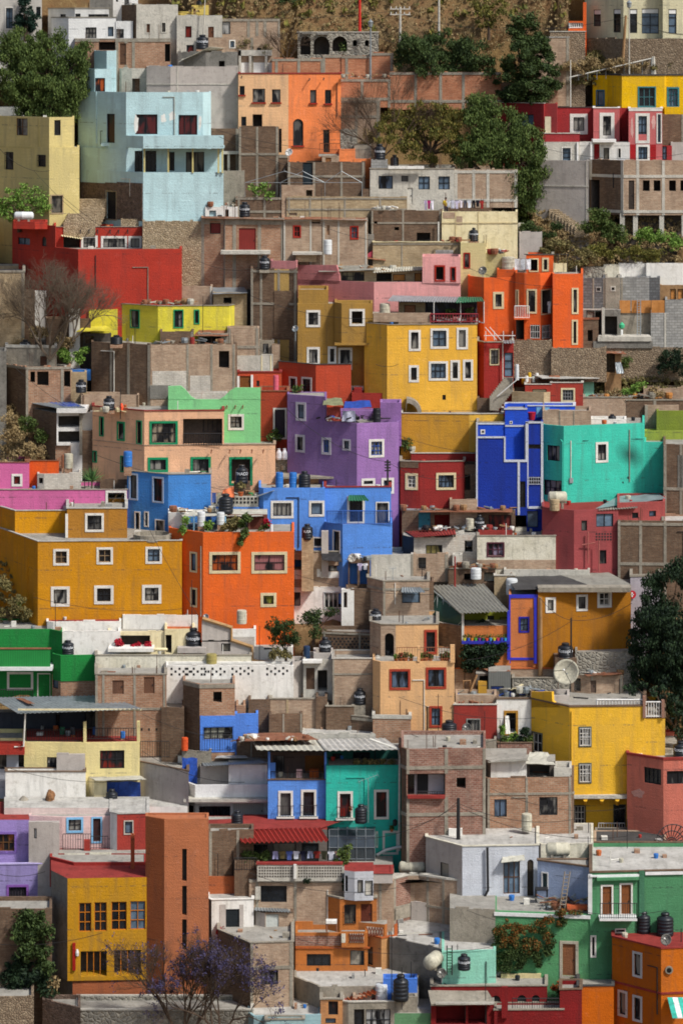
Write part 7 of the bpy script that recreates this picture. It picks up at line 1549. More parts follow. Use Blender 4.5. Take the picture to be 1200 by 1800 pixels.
# ---- blue + teal houses with long sheet roof
H('house', 'light blue house with two tall french windows and a dark open loggia above, lower centre')
BD = '#6094e2'
D1 = V((471, 573), 1371, 1452, BD, [(489, 1390, 515, 1438, 'g sW t4 r'), (529, 1388, 556, 1438, 'g sW t4 r')], o=.1, d=4, par=.05, cop='brickd', cth=.06)
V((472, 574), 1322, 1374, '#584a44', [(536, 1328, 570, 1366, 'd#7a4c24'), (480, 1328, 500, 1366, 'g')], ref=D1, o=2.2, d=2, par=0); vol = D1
Bx(471, 475, 1322, 1371, .0, .25, BD, 'post'); Bx(570, 574, 1322, 1371, .0, .25, BD, 'post'); Bx(475, 484, 1341, 1371, .3, .1, BD, 'shutter'); Rl(476, 570, 1356, 1371, .15, 'iron', sp=.25)
garments(520, 532, 1352, 1368, D1, .3, [('towel', '#c8a8a8', 'patterned pinkish')], 'over the rail of the blue loggia', False); Bx(544, 560, 1354, 1368, .8, .5, '#b05828', 'cabinet')
H('house', 'turquoise house with tall white-framed windows and a lamp, lower centre')
TD = '#36baa6'
D2 = V([(573, 0), (704, .2), (710, .6)], 1346, 1462, TD, [(593, 1391, 620, 1441, 'cr sW t4 r'), (657, 1388, 683, 1440, 'cr sW t4')], o=.0, d=4, par=.05)
V([(573, 0), (704, .2), (710, .6)], 1459, 1530, TD, [(660, 1461, 664, 1490, 'g sW'), (672, 1460, 700, 1502, 'd#4a3428 sW t4')], ref=D2, o=.02, d=3, found=3, par=0)
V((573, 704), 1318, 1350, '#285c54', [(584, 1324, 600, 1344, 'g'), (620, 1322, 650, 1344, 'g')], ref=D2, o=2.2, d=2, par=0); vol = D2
shrub('row of dry terrace plants in the turquoise loggia', [(630+k*11, 1340, 6, 5) for k in range(6)], D2.Y0+.4, 'drygr', size=.1, clump=.22); Tb([(650, 1299, .5), (700, 1317, -.1), (702, 1330, -.15), (701, 1495, -.1)], .07, 'pvc')
Tbs([[(691, 1455, -.1), (691, 1443, -.4), (694, 1441, -.5)]], .04, 'iron', 'lamp_bracket'); mb = MB(); b_ = W3(694, 1452, -.5); mb.lathe((b_.x, b_.y, b_.z), [(.06, 0), (.14, .1), (.16, .35), (.05, .45)], 'iron', 8); mb.build('wall_lamp', D2.par)
potplant(688, 1452, 1462, 'potted plant hanging below the wall lamp of the turquoise house', D2, 'mid', -.3)
Pp([(660, 1502), (700, 1488), (711, 1489), (711, 1494), (701, 1494), (663, 1507)], 'W', .04, 0, 'white_trim') if 0 else Tbs([[(662, 1503, -.15), (678, 1494, -.15), (700, 1489, -.15), (711, 1489, -.15)]], .1, 'p#d8d8d4', 'white_trim')
vol = D1; Sh([(452, 1318, -.8), (573, 1319, -.8), (560, 1299, 4.5), (440, 1297, 4.5)], 'sheet', True, 'roof', .03, .4); vol = D2; Sh([(572, 1319, -.8), (702, 1317, -.8), (676, 1297, 4.5), (556, 1299, 4.5)], 'rwhite', True, 'roof', .03, .4)
vol = D1; Scrap(420, 540, 1302, 4, .5, 4, ('white', 'rust', 'wood', 'rred', 'concl'), 30); Sh([(430, 1302, .5), (560, 1300, 1.5), (530, 1288, 5), (436, 1288, 5)], 'rust', False)
tank(634, 1414, 1446, 22, 'black tank in front of the turquoise house', D2, '', dy=-1.6); antenna(647, 1368, 1446, 'tall black tv antenna before the turquoise house', D2, -1.4, 6, 36, .3)
mb = MB(); leaves(mb, P(616, 1421, D2.Y0-.5), (.15, .12, .2), 50, .06, lm('fire')); tag(mb.build('flowers'), 'orange flowers on the french window of the turquoise house', 'flowers')
# ---- tall brick house with pipes
H('house', 'tall brick house with concrete bands and an open recessed balcony, lower centre right')
E1 = V([(705, .6), (714, 0), (853, .3)], 1317, 1535, ['brickd', 'brickr'], [(716, 1360, 782, 1401, 'v'), (802, 1367, 818, 1386, 'v')], cols=(784, 851, 716), beams=(1350, 1432), cw=6, o=.3, rebar=3, d=5); vol = E1
Bx(717, 781, 1361, 1399, 1.0, .05, '#c0bcc0', 'back_wall'); Bx(717, 728, 1362, 1396, .9, .05, 'glass', 'window'); Bx(733, 752, 1361, 1400, .9, .06, 'p#1c1e22', 'door'); Rl(733, 781, 1391, 1400, .1, 'iron'); Bx(716, 782, 1399, 1404, -.2, .4, 'rred', 'sill')
pole(805, 1403, 1475, 'black street pole with a white box before the tall brick house', E1, -1.0, .12, 'iron')
V((700, 853), 1308, 1322, 'brick', ref=E1, o=3, d=2, found=1) ; V((810, 872), 1300, 1345, 'conc', o=.4, d=3, roof='rconc'); V((845, 875), 1320, 1345, 'brick', o=.2, d=2)
Tbs([[(838, 1297, 4), (872, 1298, 2.4), (872, 1330, 2.4)]], .06, 'pvc')
H('house', 'brick house with two curtained windows under a white roof shed, right of centre')
E2 = V([(848, .6), (856, 0), (1004, .25), (1008, .5)], 1368, 1480, ['brickd', 'brick', 'brickd'], [(868, 1405, 890, 1436, 'cb m2,1'), (947, 1401, 979, 1433, 'c m2,1')], cols=(858, 925, 1001), beams=(1396,), cw=4, o=.2)
E3 = V([(849, .8), (862, 0), (925, .1)], 1338, 1376, ['concd', 'white'], ref=E2, o=.6, d=3, found=.2, par=0); Sh([(858, 1340, -.4), (928, 1337, -.4), (918, 1325, 3), (850, 1327, 3)], 'asb', False); V((924, 975), 1338, 1372, 'void', [(930, 1345, 965, 1368, 'v')], ref=E2, o=1.5, d=2, found=.2, par=0); vol = E2
Sh([(924, 1342, .4), (975, 1344, .8), (962, 1322, 4), (930, 1322, 4)], 'sheet', False); V((973, 1004), 1350, 1372, 'concl', ref=E2, o=1, d=2, found=.2)
Tbs([[(867, 1361, -.2), (867, 1458, -.2)], [(857, 1397, -.3), (857, 1458, -.3)]], .07, 'pvc'); Bx(882, 896, 1343, 1358, .53, .02, 'p#c89088', 'mark') if 0 else None
V((874, 934), 1306, 1334, 'brickr', o=.4, d=2, roof='terra', cop='brickd', cth=.04)
for i, x in enumerate((884, 899, 914, 926)): shrub('%s of the four planter bushes on the brick ledge by the yellow house' % ('first', 'second', 'third', 'fourth')[i], [(x, 1300-(i % 2)*3, 9, 8)], vol.Y0+.5, ('mid', 'lime', 'deep', 'mid')[i], size=.1, clump=.25)
drum(925, 1431, 1460, 19, 'grey-white cylindrical tank with a dark streak above the whitewashed roof', 'tankw', E2, -1.4, 'water_tank', None, 'water tank')
# ---- terracotta tower, yellow school; cloud shade mixed into their paints
H('house', 'terracotta tower and yellow house with rows of orange-framed windows, lower left')
F1 = V([(90, 2.0), (119, 0), (258, .3)], 1544, 1716, ['concd', '#c08c20'], [(139, 1587, 161, 1638, 'g m2,3,#c87820'), (166, 1586, 188, 1637, 'g m2,3,#c87820'), (196, 1585, 223, 1635, 'g m2,3,#c87820'), (229, 1584, 256, 1634, 'g m2,3,#c87820'), (142, 1672, 188, 1716, 'v m4,1,#c87820'), (201, 1670, 248, 1715, 'v m4,1,#c87820')], o=.6, d=5, roof='rred', par=.02, found=.3)
F2 = V([(90, 2.0), (128, 0), (300, .3)], 1716, 1778, ['concd', '#a8623f'], ref=F1, o=.15, d=4, found=2, par=.02); vol = F1
Bx(128, 133, 1658, 1706, -.12, .12, '#a02018', 'red_pipe'); V([(88, 2.0), (130, .5), (258, .6)], 1520, 1546, '#96302a', ref=F1, o=2.6, d=2, found=1, par=.05) ; vol = F1
mb = MB(); a = W3(136, 1680, -.1); mb.lathe(tuple(a), [(.1, 0), (.12, .2), (.06, .4)], 'ironw', 8); mb.build('wall_lamp', F1.par)
F3 = V([(256, .8), (289, 0), (367, .2)], 1440, 1778, ['#9c5834', '#b06c48'], [(320.5, 1492, 328.5, 1549, 'V'), (320.5, 1557, 328.5, 1609, 'V'), (320.5, 1616, 328.5, 1670, 'V')], ref=F1, o=-.4, d=.9, par=.1, found=2, roof='#b06c48'); V((258, 268), 1436, 1445, '#b06c48', ref=F3, o=1.4, d=.4, found=.5)
V((230, 237), 1468, 1545, '#a45436', ref=F1, o=2.2, d=.5, found=.5)
V([(366, 0), (450, .1)], 1541, 1600, '#b0623c', ref=F1, o=3.2, d=2, found=4)
V([(366, 0), (446, .6)], 1462, 1545, 'brickd', cols=(370, 418), ref=F1, o=3.4, d=1.5, found=2)
H('retaining_wall', 'rough grey stone wall under the terracotta tower at the bottom', 'wall')
V((136, 445), 1776, 1830, 'stoneg', o=.6, d=3, cop='concl', cth=.08); V([(75, 1.8), (142, 0)], 1772, 1830, 'stoned', o=.3, d=1)
H('retaining_wall', 'old stone and earth wall below the lavender house, lower left edge', 'wall')
V((-12, 92), 1598, 1750, 'brickd', o=.4, d=3); V((-12, 60), 1752, 1830, 'stone', o=.2, d=3)
# ---- red roofs and laundry terrace
H('house', 'red-roofed terrace house with breeze-block balustrade and hanging laundry, lower centre')
G1 = V([(438, .2), (690, 0)], 1548, 1640, 'brickp', [(458, 1557, 504, 1586, 'g')], cols=(452, 519, 668), beams=(1550,), cw=5, o=.2, d=6, par=.02)
Pn([(449, 458, 1558, 1580)], 'concl', .2, 0, 'pilaster'); G2 = V((452, 601), 1520, 1548, 'concl', ref=G1, o=-.1, d=.3, par=0, cop='rred', cth=.12)
Pn([(455+k*4.6, 458+k*4.6, 1524+j*5, 1527+j*5) for k in range(32) for j in range(4) if not 60 < k*4.6 < 66], 'void', .012, 0, 'breeze_blocks'); Bx(516, 521, 1520, 1545, -.2, .3, 'white', 'post')
G3 = V((410, 575), 1458, 1520, '#6a625c', [(430, 1485, 470, 1515, 'g'), (480, 1482, 520, 1512, 'conc'), (530, 1482, 560, 1515, 'g')], ref=G1, o=4.2, d=4, par=.02, roof='rred', found=.5); vol = G1
Sh([(425, 1481, .6), (577, 1478, .6), (562, 1455, 4.0), (410, 1458, 4.0)], '#9c3026', True, 'tile_roof', .07, .3); Sh([(366, 1459, 3.4), (562, 1456, 4.1), (628, 1434, 7.4), (366, 1434, 7.4)], 'rred', False, 'roof')
V((366, 412), 1455, 1480, '#8a2f28', ref=G1, o=4.2, d=3, found=2, par=0)
tank(417, 1425, 1453, 21, 'black tank at the left end of the red roofs', G3, '', dy=.4)
# smoked barrel-vault conservatory
mb = MB(); a0 = W3(571, 1452, 3.6); a1_ = W3(648, 1449, 3.6)
prof = [(3.8, 1450), (2.4, 1451), (1.4, 1458), (.9, 1470), (.6, 1490), (.6, 1532)]
for k in range(len(prof)-1):
    d0, y0 = prof[k]; d1, y1_ = prof[k+1]
    mb.face([W3(578, y0, d0), W3(578, y1_, d1), W3(658, y1_, d1), W3(656, y0, d0)], 'smoke')
mb.face([W3(658, y, d) for d, y in prof]+[W3(658, 1532, 3.8)], 'smoke'); mb.build('glazing', G1.par)
mb = MB()
for x in (578, 594, 610, 626, 642, 658): mb.tube([W3(x-(2 if x > 650 else 0)*(k == 0), y, d-.03) for k, (d, y) in enumerate(prof)], .035, '#6c7276', 4)
for d, y in prof[1:-1]+[(.6, 1510)]: mb.tube([W3(577, y, d-.03), W3(659, y, d-.03)], .03, '#6c7276', 4)
mb.tube([W3(571, 1449, 3.7), W3(658, 1448, 3.7)], .06, 'ironw', 4); mb.build('glazing_bars', G1.par)
G4 = V([(605, .3), (623, 0), (656, .1)], 1532, 1582, '#c0c2c6', [(606, 1539, 611, 1567, 'g'), (628, 1547, 638, 1570, 'c'), (641, 1548, 655, 1575, 'concl')], ref=G1, o=-.9, d=2, roof='rred', par=.02, found=.05); V((655, 690), 1536, 1550, 'plast', ref=G1, o=-.4, d=2, found=.1, roof='rred', par=0, cop='rred', cth=.05)
LC = [('trousers', '#a8a4c8', 'pale lilac'), ('shirt', '#7a6a40', 'khaki'), ('shirt', '#5868a8', 'blue'), ('shirt', '#d0d0d8', 'white'), ('shirt', '#1c1c30', 'dark'), ('trousers', '#9aa0b8', 'pale grey'), ('shirt', '#8a2a22', 'dark red'), ('shirt', '#3a3a28', 'olive'), ('shirt', '#c4c4cc', 'light grey'), ('shirt', '#98786c', 'pinkish brown')]
garments(478, 600, 1496, 1512, G1, 1.2, LC, 'under the red tiled roof'); vol = G1
shrub('bushy plants along the left of the laundry terrace', [(446, 1508, 18, 14), (466, 1502, 6, 14), (430, 1500, 9, 10)], G1.Y0+1.6, 'mid', size=.12, clump=.3); shrub('tall leafy plants behind the breeze-block balustrade', [(606, 1500, 12, 16), (592, 1512, 9, 7)], G1.Y0+.9, 'mid', size=.12, clump=.3)
shrub('small weeds hanging from the brick below the balustrade', [(608, 1555, 7, 9), (540, 1549, 5, 3)], G1.Y0-.15, 'deep', size=.1, clump=.2); Rl(412, 452, 1508, 1530, .4, 'iron')
V((412, 456), 1518, 1545, 'brickd', ref=G1, o=.4, d=1, found=2)
# ---- orange terrace house
H('house', 'orange house in steps with lattice balustrades and dark doors, bottom centre')
OJ = '#b87038'  # orange darkened to include the cloud shade
I1 = V([(576, .6), (597, 0), (662, .15)], 1580, 1662, OJ, [(605, 1590, 625, 1624, 'g R'), (634, 1589, 654, 1625, 'd#5a2c1e')], o=.4, d=3, cop='conc', cth=.1); V([(520, 0), (577, .1)], 1583, 1645, OJ, ref=I1, o=1.6, d=2, found=3); Tb([(579, 1567, .3), (579, 1622, .3)], .06, 'rust')
V((519, 550), 1620, 1645, OJ, ref=I1, o=.6, d=1, found=3); I2 = V((519, 646), 1640, 1706, OJ, [(539, 1677, 581, 1698, 'g m3,1'), (615, 1671, 636, 1697, 'conc'), (636, 1671, 640, 1697, 'g')], ref=I1, o=-1.2, d=2, found=3, par=.3, roof='rconc'); Pn([(519, 600, 1645, 1662)], 'brickr', .02, 0, 'patterned_band'); Pn([(519, 650, 1664, 1667)], '#a8582c', .08, 0, 'cornice')
I3 = V([(600, 0), (641, .0)], 1637, 1664, OJ, ref=I1, o=-1.6, d=.25, par=0, found=.05); Pn([(600+k*10, 600+k*10+7, 1641, 1657) for k in (0,)]+[(614, 639, 1641, 1657)], 'cold', .01, 0, 'lattice'); V([(610, .8), (676, 0), (680, .2)], 1625, 1650, OJ, ref=I1, o=-.5, d=.25, par=0, found=.05); Pn([(644, 673, 1630, 1646)], 'cold', .01, 0, 'lattice')
mb = MB()
for (x0, x1, y0, y1, dy_) in ((614, 639, 1641, 1657, -1.64), (644, 673, 1630, 1646, -.56)):
    vol = I1
    for k in range(6):
        for s in (0, 1):
            xa = x0+(x1-x0)*k/6; xb = x0+(x1-x0)*(k+1)/6; mb.tube([W3(xa, y1 if s else y0, dy_), W3(xb, y0 if s else y1, dy_)], .035, '#7a4a38', 4)
mb.build('lattice', I1.par); I4 = V([(640, 1.0), (670, 0), (697, .6)], 1650, 1700, ['#b88858', '#b88858'], [(646, 1664, 655, 1696, 'g')], ref=I1, o=-.9, d=3, par=.02, found=3, cop='#a8582c', cth=.08)
Bx(573, 592, 1619, 1624, -.9, .5, 'white', 'sink'); Tbs([[(574, 1624, -.8), (574, 1638, -.8)], [(591, 1624, -.8), (591, 1638, -.8)]], .06, 'rust', 'sink_legs')
H('brick_wall', 'brick wall rising behind the orange steps, with concrete coping, lower centre', 'wall')
V((655, 692), 1548, 1620, 'brickp', cols=(688,), o=.4, d=3); K1 = V([(691, .5), (724, 1.6), (784, .4), (812, 0)], 1549, 1612, ['brickr', 'brickp', 'brickp'], cols=(693, 724, 751, 779), beams=(1600,), cw=4, o=.2, d=1, cop='concl', cth=.12); Pn([(691, 724, 1594, 1614)], 'conc', .03, 0, 'render')
vol = K1; V([(722, 1.6), (848, 0)], 1597, 1660, 'plast', ref=K1, o=-.2, d=1, found=3)
gastank(700, 748, 1521, 1545, 'weathered lying tank on a dark stand, left of the pale blue house', K1, dy=3, c='tankw')
H('house', 'crumbling concrete roof terraces with mint green wall, bottom right of centre')
L1 = V([(684, 2.6), (776, 0)], 1668, 1752, 'concd', o=.2, d=5, roof='rwhite', par=.05); L2 = V([(776, 0), (871, .3)], 1672, 1712, '#8fccb4', ref=L1, o=-.5, d=6, roof='rwhite', par=.04, found=3); vol = L1
V([(700, .0), (800, .6)], 1640, 1660, 'concl', ref=L1, o=3.4, d=4, roof='rwhite', found=2, par=.02); Scrap(776, 870, 1668, 6, .2, 4, ('conc', 'sheet', 'metal', 'concl'), 24)
for x, y in ((755, 1684), (762, 1690)): pass
gastank(738, 784, 1673, 1703, 'round pale ball-shaped tank on the grey wall, bottom', L1, dy=-1.0, c='tankw', ang=1.2)
tank(815, 1677, 1704, 23, 'black tank before the mint green wall', L2, dy=-.6); dish(776, 1711, 9, 'blue-grey satellite dish below the ball-shaped tank', L2, dy=-1.2, c='concd', pole=1728)
drum(857, 1624, 1666, 20, 'tall ivory tank beside the flame-coloured creeper', 'tankw', L2, 2.5, 'water_tank', None, 'water tank'); drum(836, 1645, 1668, 6, 'white capped pipe beside the tall ivory tank', 'tankwh', L2, 2.4, 'pipe', None, 'pipe')
o_ = root('ladder', tuple(P(790, 1714, L2.Y0-.6)), 'dark green iron ladder against the mint green wall', 'ladder'); mb = MB()
for x in (785, 794): mb.tube([P(x, 1714, L2.Y0-.6), P(x, 1662, L2.Y0-.4)], .04, 'iron', 5)
for k in range(9): mb.tube([P(785, 1668+k*5, L2.Y0-.5), P(794, 1668+k*5, L2.Y0-.5)], .03, 'green', 4)
mb.build('rails', o_)
L3 = V([(735, 1.2), (760, 0), (872, .2)], 1715, 1745, 'conc', ref=None, o=.4, d=3, roof='rconc'); Scrap(760, 890, 1714, 8, .4, 3, ('conc', 'metal', 'green', 'sheet'), 30); V((880, 950), 1712, 1740, '#cdbd8c', o=.6, d=3, roof='rwhite')
# ---- white / grey roofs bottom centre
H('house', 'wide grey flat concrete roof with a bright blue wall patch, bottom centre')
M1 = V([(517, 2.2), (562, 0), (735, .3)], 1735, 1790, 'conc', o=.2, d=7, roof='rwhite', par=.05); M2 = V((517, 700), 1700, 1722, 'conc', ref=M1, o=5.5, d=2, roof='rconc', found=1); V((673, 733), 1720, 1752, '#4a7ad0', ref=M1, o=-.2, d=1, found=2); vol = M1
tank(704, 1713, 1758, 28, 'large black tank before the bright blue wall patch', M1, '', dy=-1.2); Tbs([[(688, 1640, -1), (688, 1760, -1)], [(722, 1690, 0), (722, 1760, 0)], [(706, 1700, -1.6), (706, 1775, -1.6)]], .03, 'iron', 'rod')
V((688, 733), 1752, 1792, 'conc', ref=M1, o=-1.0, d=.8, found=3, roof='rconc')
H('house', 'small tiled-roof room with white gridded window at the bottom edge, centre')
M3 = V([(600, .2), (612, 0), (693, .1)], 1762, 1830, 'conc', [(622, 1774, 640, 1812, 'g'), (643, 1774, 686, 1812, 'cw m4,2')], o=.4, d=3, roof='rred', par=.15, cop='concl'); V((563, 602), 1757, 1830, '#c48a58', [(577, 1760, 594, 1784, 'c#8a3c1c'), (572, 1790, 590, 1799, 'g')], ref=M3, o=-.1, d=3, found=3, cop='conc'); vol = M3
V((620, 652), 1750, 1764, 'brickp', ref=M3, o=.6, d=2, found=1); Sh([(599, 1766, -.3), (662, 1745, -.3), (640, 1732, 2.5), (585, 1748, 2.5)], 'terra', True, 'tile_roof', .07, .28)
drum(670, 1731, 1759, 22, 'ivory bucket-shaped tank on the tiled-roof room', 'tankwh', M3, 1.0, 'water_tank', None, 'water tank'); tank(576, 1740, 1760, 24, 'wide black tank beside the orange tiles', M3, '', dy=2)
H('house', 'small green wall piece under a grey roof at the bottom edge', 'house')
V((693, 758), 1781, 1830, '#648f66', o=.5, d=3, roof='rconc', par=.02); Tb([(500, 1600, 0), (500, 1700, 0)], .03, 'iron') if 0 else None
# ---- red house bottom
H('house', 'deep red house with arched windows and a concrete porch roof, bottom edge right of centre')
RR = '#7c1c1c'
N1 = V([(757, 0), (961, .1)], 1734, 1800, RR, [(863, 1750, 879, 1766, 'g a'), (909, 1749, 924, 1763, 'g a'), (934, 1749, 948, 1763, 'g a')], o=.5, d=4, roof='rconc', par=.15, cop='conc', cth=.06); N2 = V([(757, 0), (868, .1)], 1763, 1830, RR, [(766, 1768, 818, 1800, 'v'), (822, 1768, 855, 1800, 'v')], ref=N1, o=-1.3, d=1, found=3, par=0)
Sh([(757, 1765, -.5), (870, 1763, -.5), (856, 1741, 1.3), (752, 1741, 1.3)], 'conc', False, 'porch_roof', th=.12); Bx(765, 868, 1762, 1766, -.6, .1, 'concl', 'fascia'); V([(868, 0), (990, .1)], 1776, 1830, RR, ref=N1, o=-1.4, d=1.5, found=3, roof='rconc', par=.1, cop='conc'); vol = N1
Rl(900, 982, 1755, 1776, -1.2, 'iron', sp=.15); V([(983, 0), (1022, .1)], 1740, 1830, RR, ref=N1, o=-1.2, d=2, found=3, cop='brickd', cth=.06); Bx(881, 892, 1735, 1790, -.4, .2, RR, 'pillar')
# ---- bottom left pieces
H('house', 'whitewashed peeling room with dark green door above the brick tower, bottom centre left')
O1 = V([(364, .4), (372, 0), (446, .2)], 1582, 1665, ['concd', 'white'], [(397, 1598, 421, 1652, 'd#20262a')], o=.3, d=4, roof='rwhite', par=.08, cop='white', cth=.05)
Pn([(386, 397, 1590, 1636), (421, 428, 1590, 1640)], 'plast', .02, 0, 'bare_patch'); O2 = V([(449, .5), (466, 0), (515, .2)], 1605, 1665, ['plast', 'brickp'], [(467, 1607, 490, 1655, 'd#c4c8c0')], ref=O1, o=.1, d=2, roof='concl', par=.02, cop='brickd', cth=.05, found=2)
Sh([(447, 1600, -.1), (512, 1603, -.1), (492, 1584, 3), (450, 1584, 3)], 'metal', True, 'roof'); shrub('red flowers at the foot of the dark green door', [(388, 1635, 7, 5)], O1.Y0-.3, 'red', size=.08, clump=.2)
V([(448, 0), (458, .1)], 1560, 1605, 'concl', ref=O1, o=2.8, d=1, found=1)
H('house', 'narrow brick tower with concrete corner posts and one window, bottom centre left')
Q1 = V([(383, 3.0), (440, 0), (516, .3)], 1658, 1785, ['brickd', 'brickp'], [(458, 1706, 489, 1731, 'g m3,1'), (413, 1702, 424, 1728, 'g')], cols=(442, 512), cw=6, beams=(1702,), o=.2, d=4, cop='conc', cth=.06)
H('house', 'pale blue flat-roofed house cut by the bottom edge, left of centre')
V([(436, .8), (446, 0), (564, .3)], 1786, 1840, '#94b2b6', o=.2, d=4, roof='rwhite', par=.1); V([(466, 0), (535, .1)], 1793, 1840, '#9cb8b8', ref=vol, o=-.8, d=.7, cop='conc')  # pale blue toned down to stand for cloud shade
# ---- pale blue house and green house right
H('house', 'pale blue peeling house with grey side, arched door and flat whitish roof, right')
SB = '#c8ccd2'
R1 = V([(748, 2.4), (812, 0), (946, .3)], 1488, 1590, ['plast', SB], [(773, 1517, 788, 1544, 'conc'), (884, 1513, 913, 1571, 'g m3,2,N'), (926, 1511, 937, 1578, 'd#3a3228 a')], o=-.8, d=7, roof='rwhite', par=.06, cop='cold', cth=.06); Sh([(880, 1516, -.4), (922, 1512, -.4), (920, 1500, .4), (884, 1502, .4)], 'sheet', False)
V((788, 812), 1457, 1470, 'white', ref=R1, o=3, d=2, found=1); V([(755, 0), (945, .2)], 1472, 1490, 'cold', ref=R1, o=4.5, d=6, found=1, roof='rwhite', par=.1); V([(942, .6), (950, 0), (1042, .3)], 1484, 1530, ['plast', 'cold'], [(983, 1508, 992, 1521, 'v')], ref=R1, o=2.2, d=5, found=3, roof='rwhite', par=.05)
vol = R1; Tbs([[(856, 1490, -.1), (857, 1565, -.1), (852, 1575, -.1), (859, 1582, -.1)]], .09, 'iron', 'pipe')
R2 = V((960, 1000), 1505, 1545, 'cold', [(983, 1507, 994, 1525, 'v')], ref=R1, o=1.0, d=1, found=.5); gastank(958, 1002, 1479, 1506, 'big mossy lying tank on the roofs left of the green house', R2, dy=.2, c='tankw')
R3 = V([(944, 1.7), (1037, 0)], 1525, 1607, '#a4b2cc', [(951, 1533, 963, 1562, 'd#3a4a48 sW t2')], ref=R1, o=-2.2, d=.3, par=0, cop='brickd', cth=.08, found=.1)
R4 = V([(790, .9), (870, .4)], 1603, 1640, 'conc', ref=R3, o=-1.6, d=5, par=.0, roof='rconc', found=2)
Scrap(955, 1032, 1598, 40, .5, 1.0, ('wood', 'iron', 'white', 'metal', 'rust', 'conc'), 50); Bx(996, 1032, 1592, 1600, .1, .4, '#c8643c', 'planter')
vol = R4; o_ = root('ladder', tuple(P(985, 1595, R4.Y0+1)), 'grey wooden ladder leaning on the pale blue terrace wall', 'ladder'); mb = MB()
for x in (0, 9): mb.tube([W3(983+x, 1597, .3), W3(992+x, 1532, 1.2)], .04, 'barkl', 4)
for k in range(9): mb.tube([W3(984+k, 1590-k*6.5, .35+k*.1), W3(993+k, 1590-k*6.5, .35+k*.1)], .03, 'barkl', 4)
mb.build('rails', o_)
o_ = root('table', tuple(P(952, 1582, R4.Y0+2.2)), 'small dark table by the arched door on the roof terrace', 'table'); mb = MB(); a = P(941, 1566, R4.Y0+1.9); b_ = P(963, 1564, R4.Y0+1.9); mb.bx(a.x, b_.x, a.y, a.y+.7, a.z, b_.z, 'iron'); mb.build('table_top', o_)
for sx, sy in ((.02, .05), (.92, .05), (.02, .6), (.92, .6)):
    mb = MB(); q = Vector((a.x+(b_.x-a.x)*sx, a.y+sy, a.z)); mb.tube([q, q-Vector((0, 0, .75))], .035, 'iron', 5); mb.build('leg', o_)
H('house', 'green house with two balcony french doors and white trim, lower right')
GG = '#508a60'
S1 = V([(1036, 0), (1048, .0), (1112, .2), (1135, .3), (1215, .5)], 1534, 1740, GG, [(1055, 1555, 1077, 1617, 'd#7c4a28 sW t3'), (1088, 1552, 1111, 1616, 'd#7c4a28 sW t3'), (1080, 1632, 1099, 1640, 'g sW t2'), (1036, 1644, 1059, 1683, 'c sW t3')], o=.3, d=7, roof='rwhite', cop='brickd', cth=.08)
Pn([(1036, 1048, 1538, 1541), (1048, 1122, 1537, 1541), (1133, 1200, 1532, 1537)], 'p#dcdcda', .1, 0, 'white_trim'); Pn([(1047, 1121, 1541, 1546)], GG, .25, 0, 'cornice'); vol = S1; Bx(1053, 1119, 1615, 1619, -.9, 1.1, 'p#d4d4d0', 'balcony_slab'); Rl(1054, 1118, 1588, 1615, -.85, 'iron', sp=.14); Pn([(1122, 1131, 1530, 1740)], '#44785a', .12, 0, 'pilaster')
for x in (1066, 1099): Pn([(x-8, x-2, 1560, 1582), (x+1, x+7, 1560, 1582)], 'glass', .0, .1, 'glass') if 0 else None
S2 = V([(868, .8), (1037, 0)], 1607, 1740, '#5a9866', [(983, 1654, 1016, 1720, 'd#8a5a3c s#b8b09c t5')], ref=S1, o=.05, d=4.2, found=3, roof='rconc', par=.05)
Pn([(868, 1037, 1606, 1612)], 'p#dadad6', .08, 0, 'white_trim'); Pn([(1033, 1040, 1536, 1606)], 'p#dadad6', .1, 0, 'white_trim')
H('house', 'bright orange corner house with white-framed windows and dark red roof, bottom right corner')
OK_ = '#c46818'
T1 = V([(1075, 2.6), (1161, 0), (1215, .3)], 1668, 1840, ['#b05c10', OK_], [(1111, 1673, 1128, 1718, 'c s#bcbcbc t4'), (1085, 1741, 1102, 1787, 'c s#bcbcbc t4'), (1111, 1750, 1128, 1796, 'c s#bcbcbc t4')], o=.2, par=.12, roof='rred', cop='rred', cth=.1)
for fi_ in (0, 1):
    A_, B_, T_, N_, ln_ = T1.faces[fi_]; z_ = (HY-1748)*T1.Y0/F; mb = MB(); mb.box((A_.x, A_.y, z_), tuple(T_*ln_)+(0,), tuple(N_*.05)+(0,), (0, 0, .12), 'rred'); mb.build('band', T1.par)
mb = MB(); a = W3(1175, 1705, -.02); mb.lathe(tuple(a), [(.24, -.05), (.24, .06), (.15, .06)], 'conc', 20, dirv=(0, -1, 0)); w_ = mb.build('round_window', T1.par); ORG[w_.name] = ORG[T1.par.name]; mb = MB(); mb.lathe(tuple(a), [(.15, 0), (.15, .075)], 'glass', 16, dirv=(0, -1, 0)); mb.build('pane', w_)
V([(1014, 0), (1078, .1)], 1734, 1840, '#c26212', ref=T1, o=1.4, d=3, found=3, cop='rdark', cth=.08)
tank(1130, 1602, 1640, 25, 'black tank with a white mark on the orange corner house, left of two', T1, '', dy=4.0); tank(1168, 1604, 1645, 30, 'wider black tank on the orange corner house, right of two', T1, '', dy=3.4); dish(1170, 1652, 10, 'dark round dish on the orange corner house roof', T1, dy=.5, c='concd')
vol = T1; m_ = MB()
for k in range(4):
    q = [W3(1172+k*9, 1754, -.05), W3(1181+k*9, 1754, -.05), W3(1190+k*9, 1790, -1.6), W3(1181+k*9, 1790, -1.6)]; m_.prism(q, (0, .3, 1), .03, 'f#38a894' if k % 2 == 0 else 'f#d8d8d4')
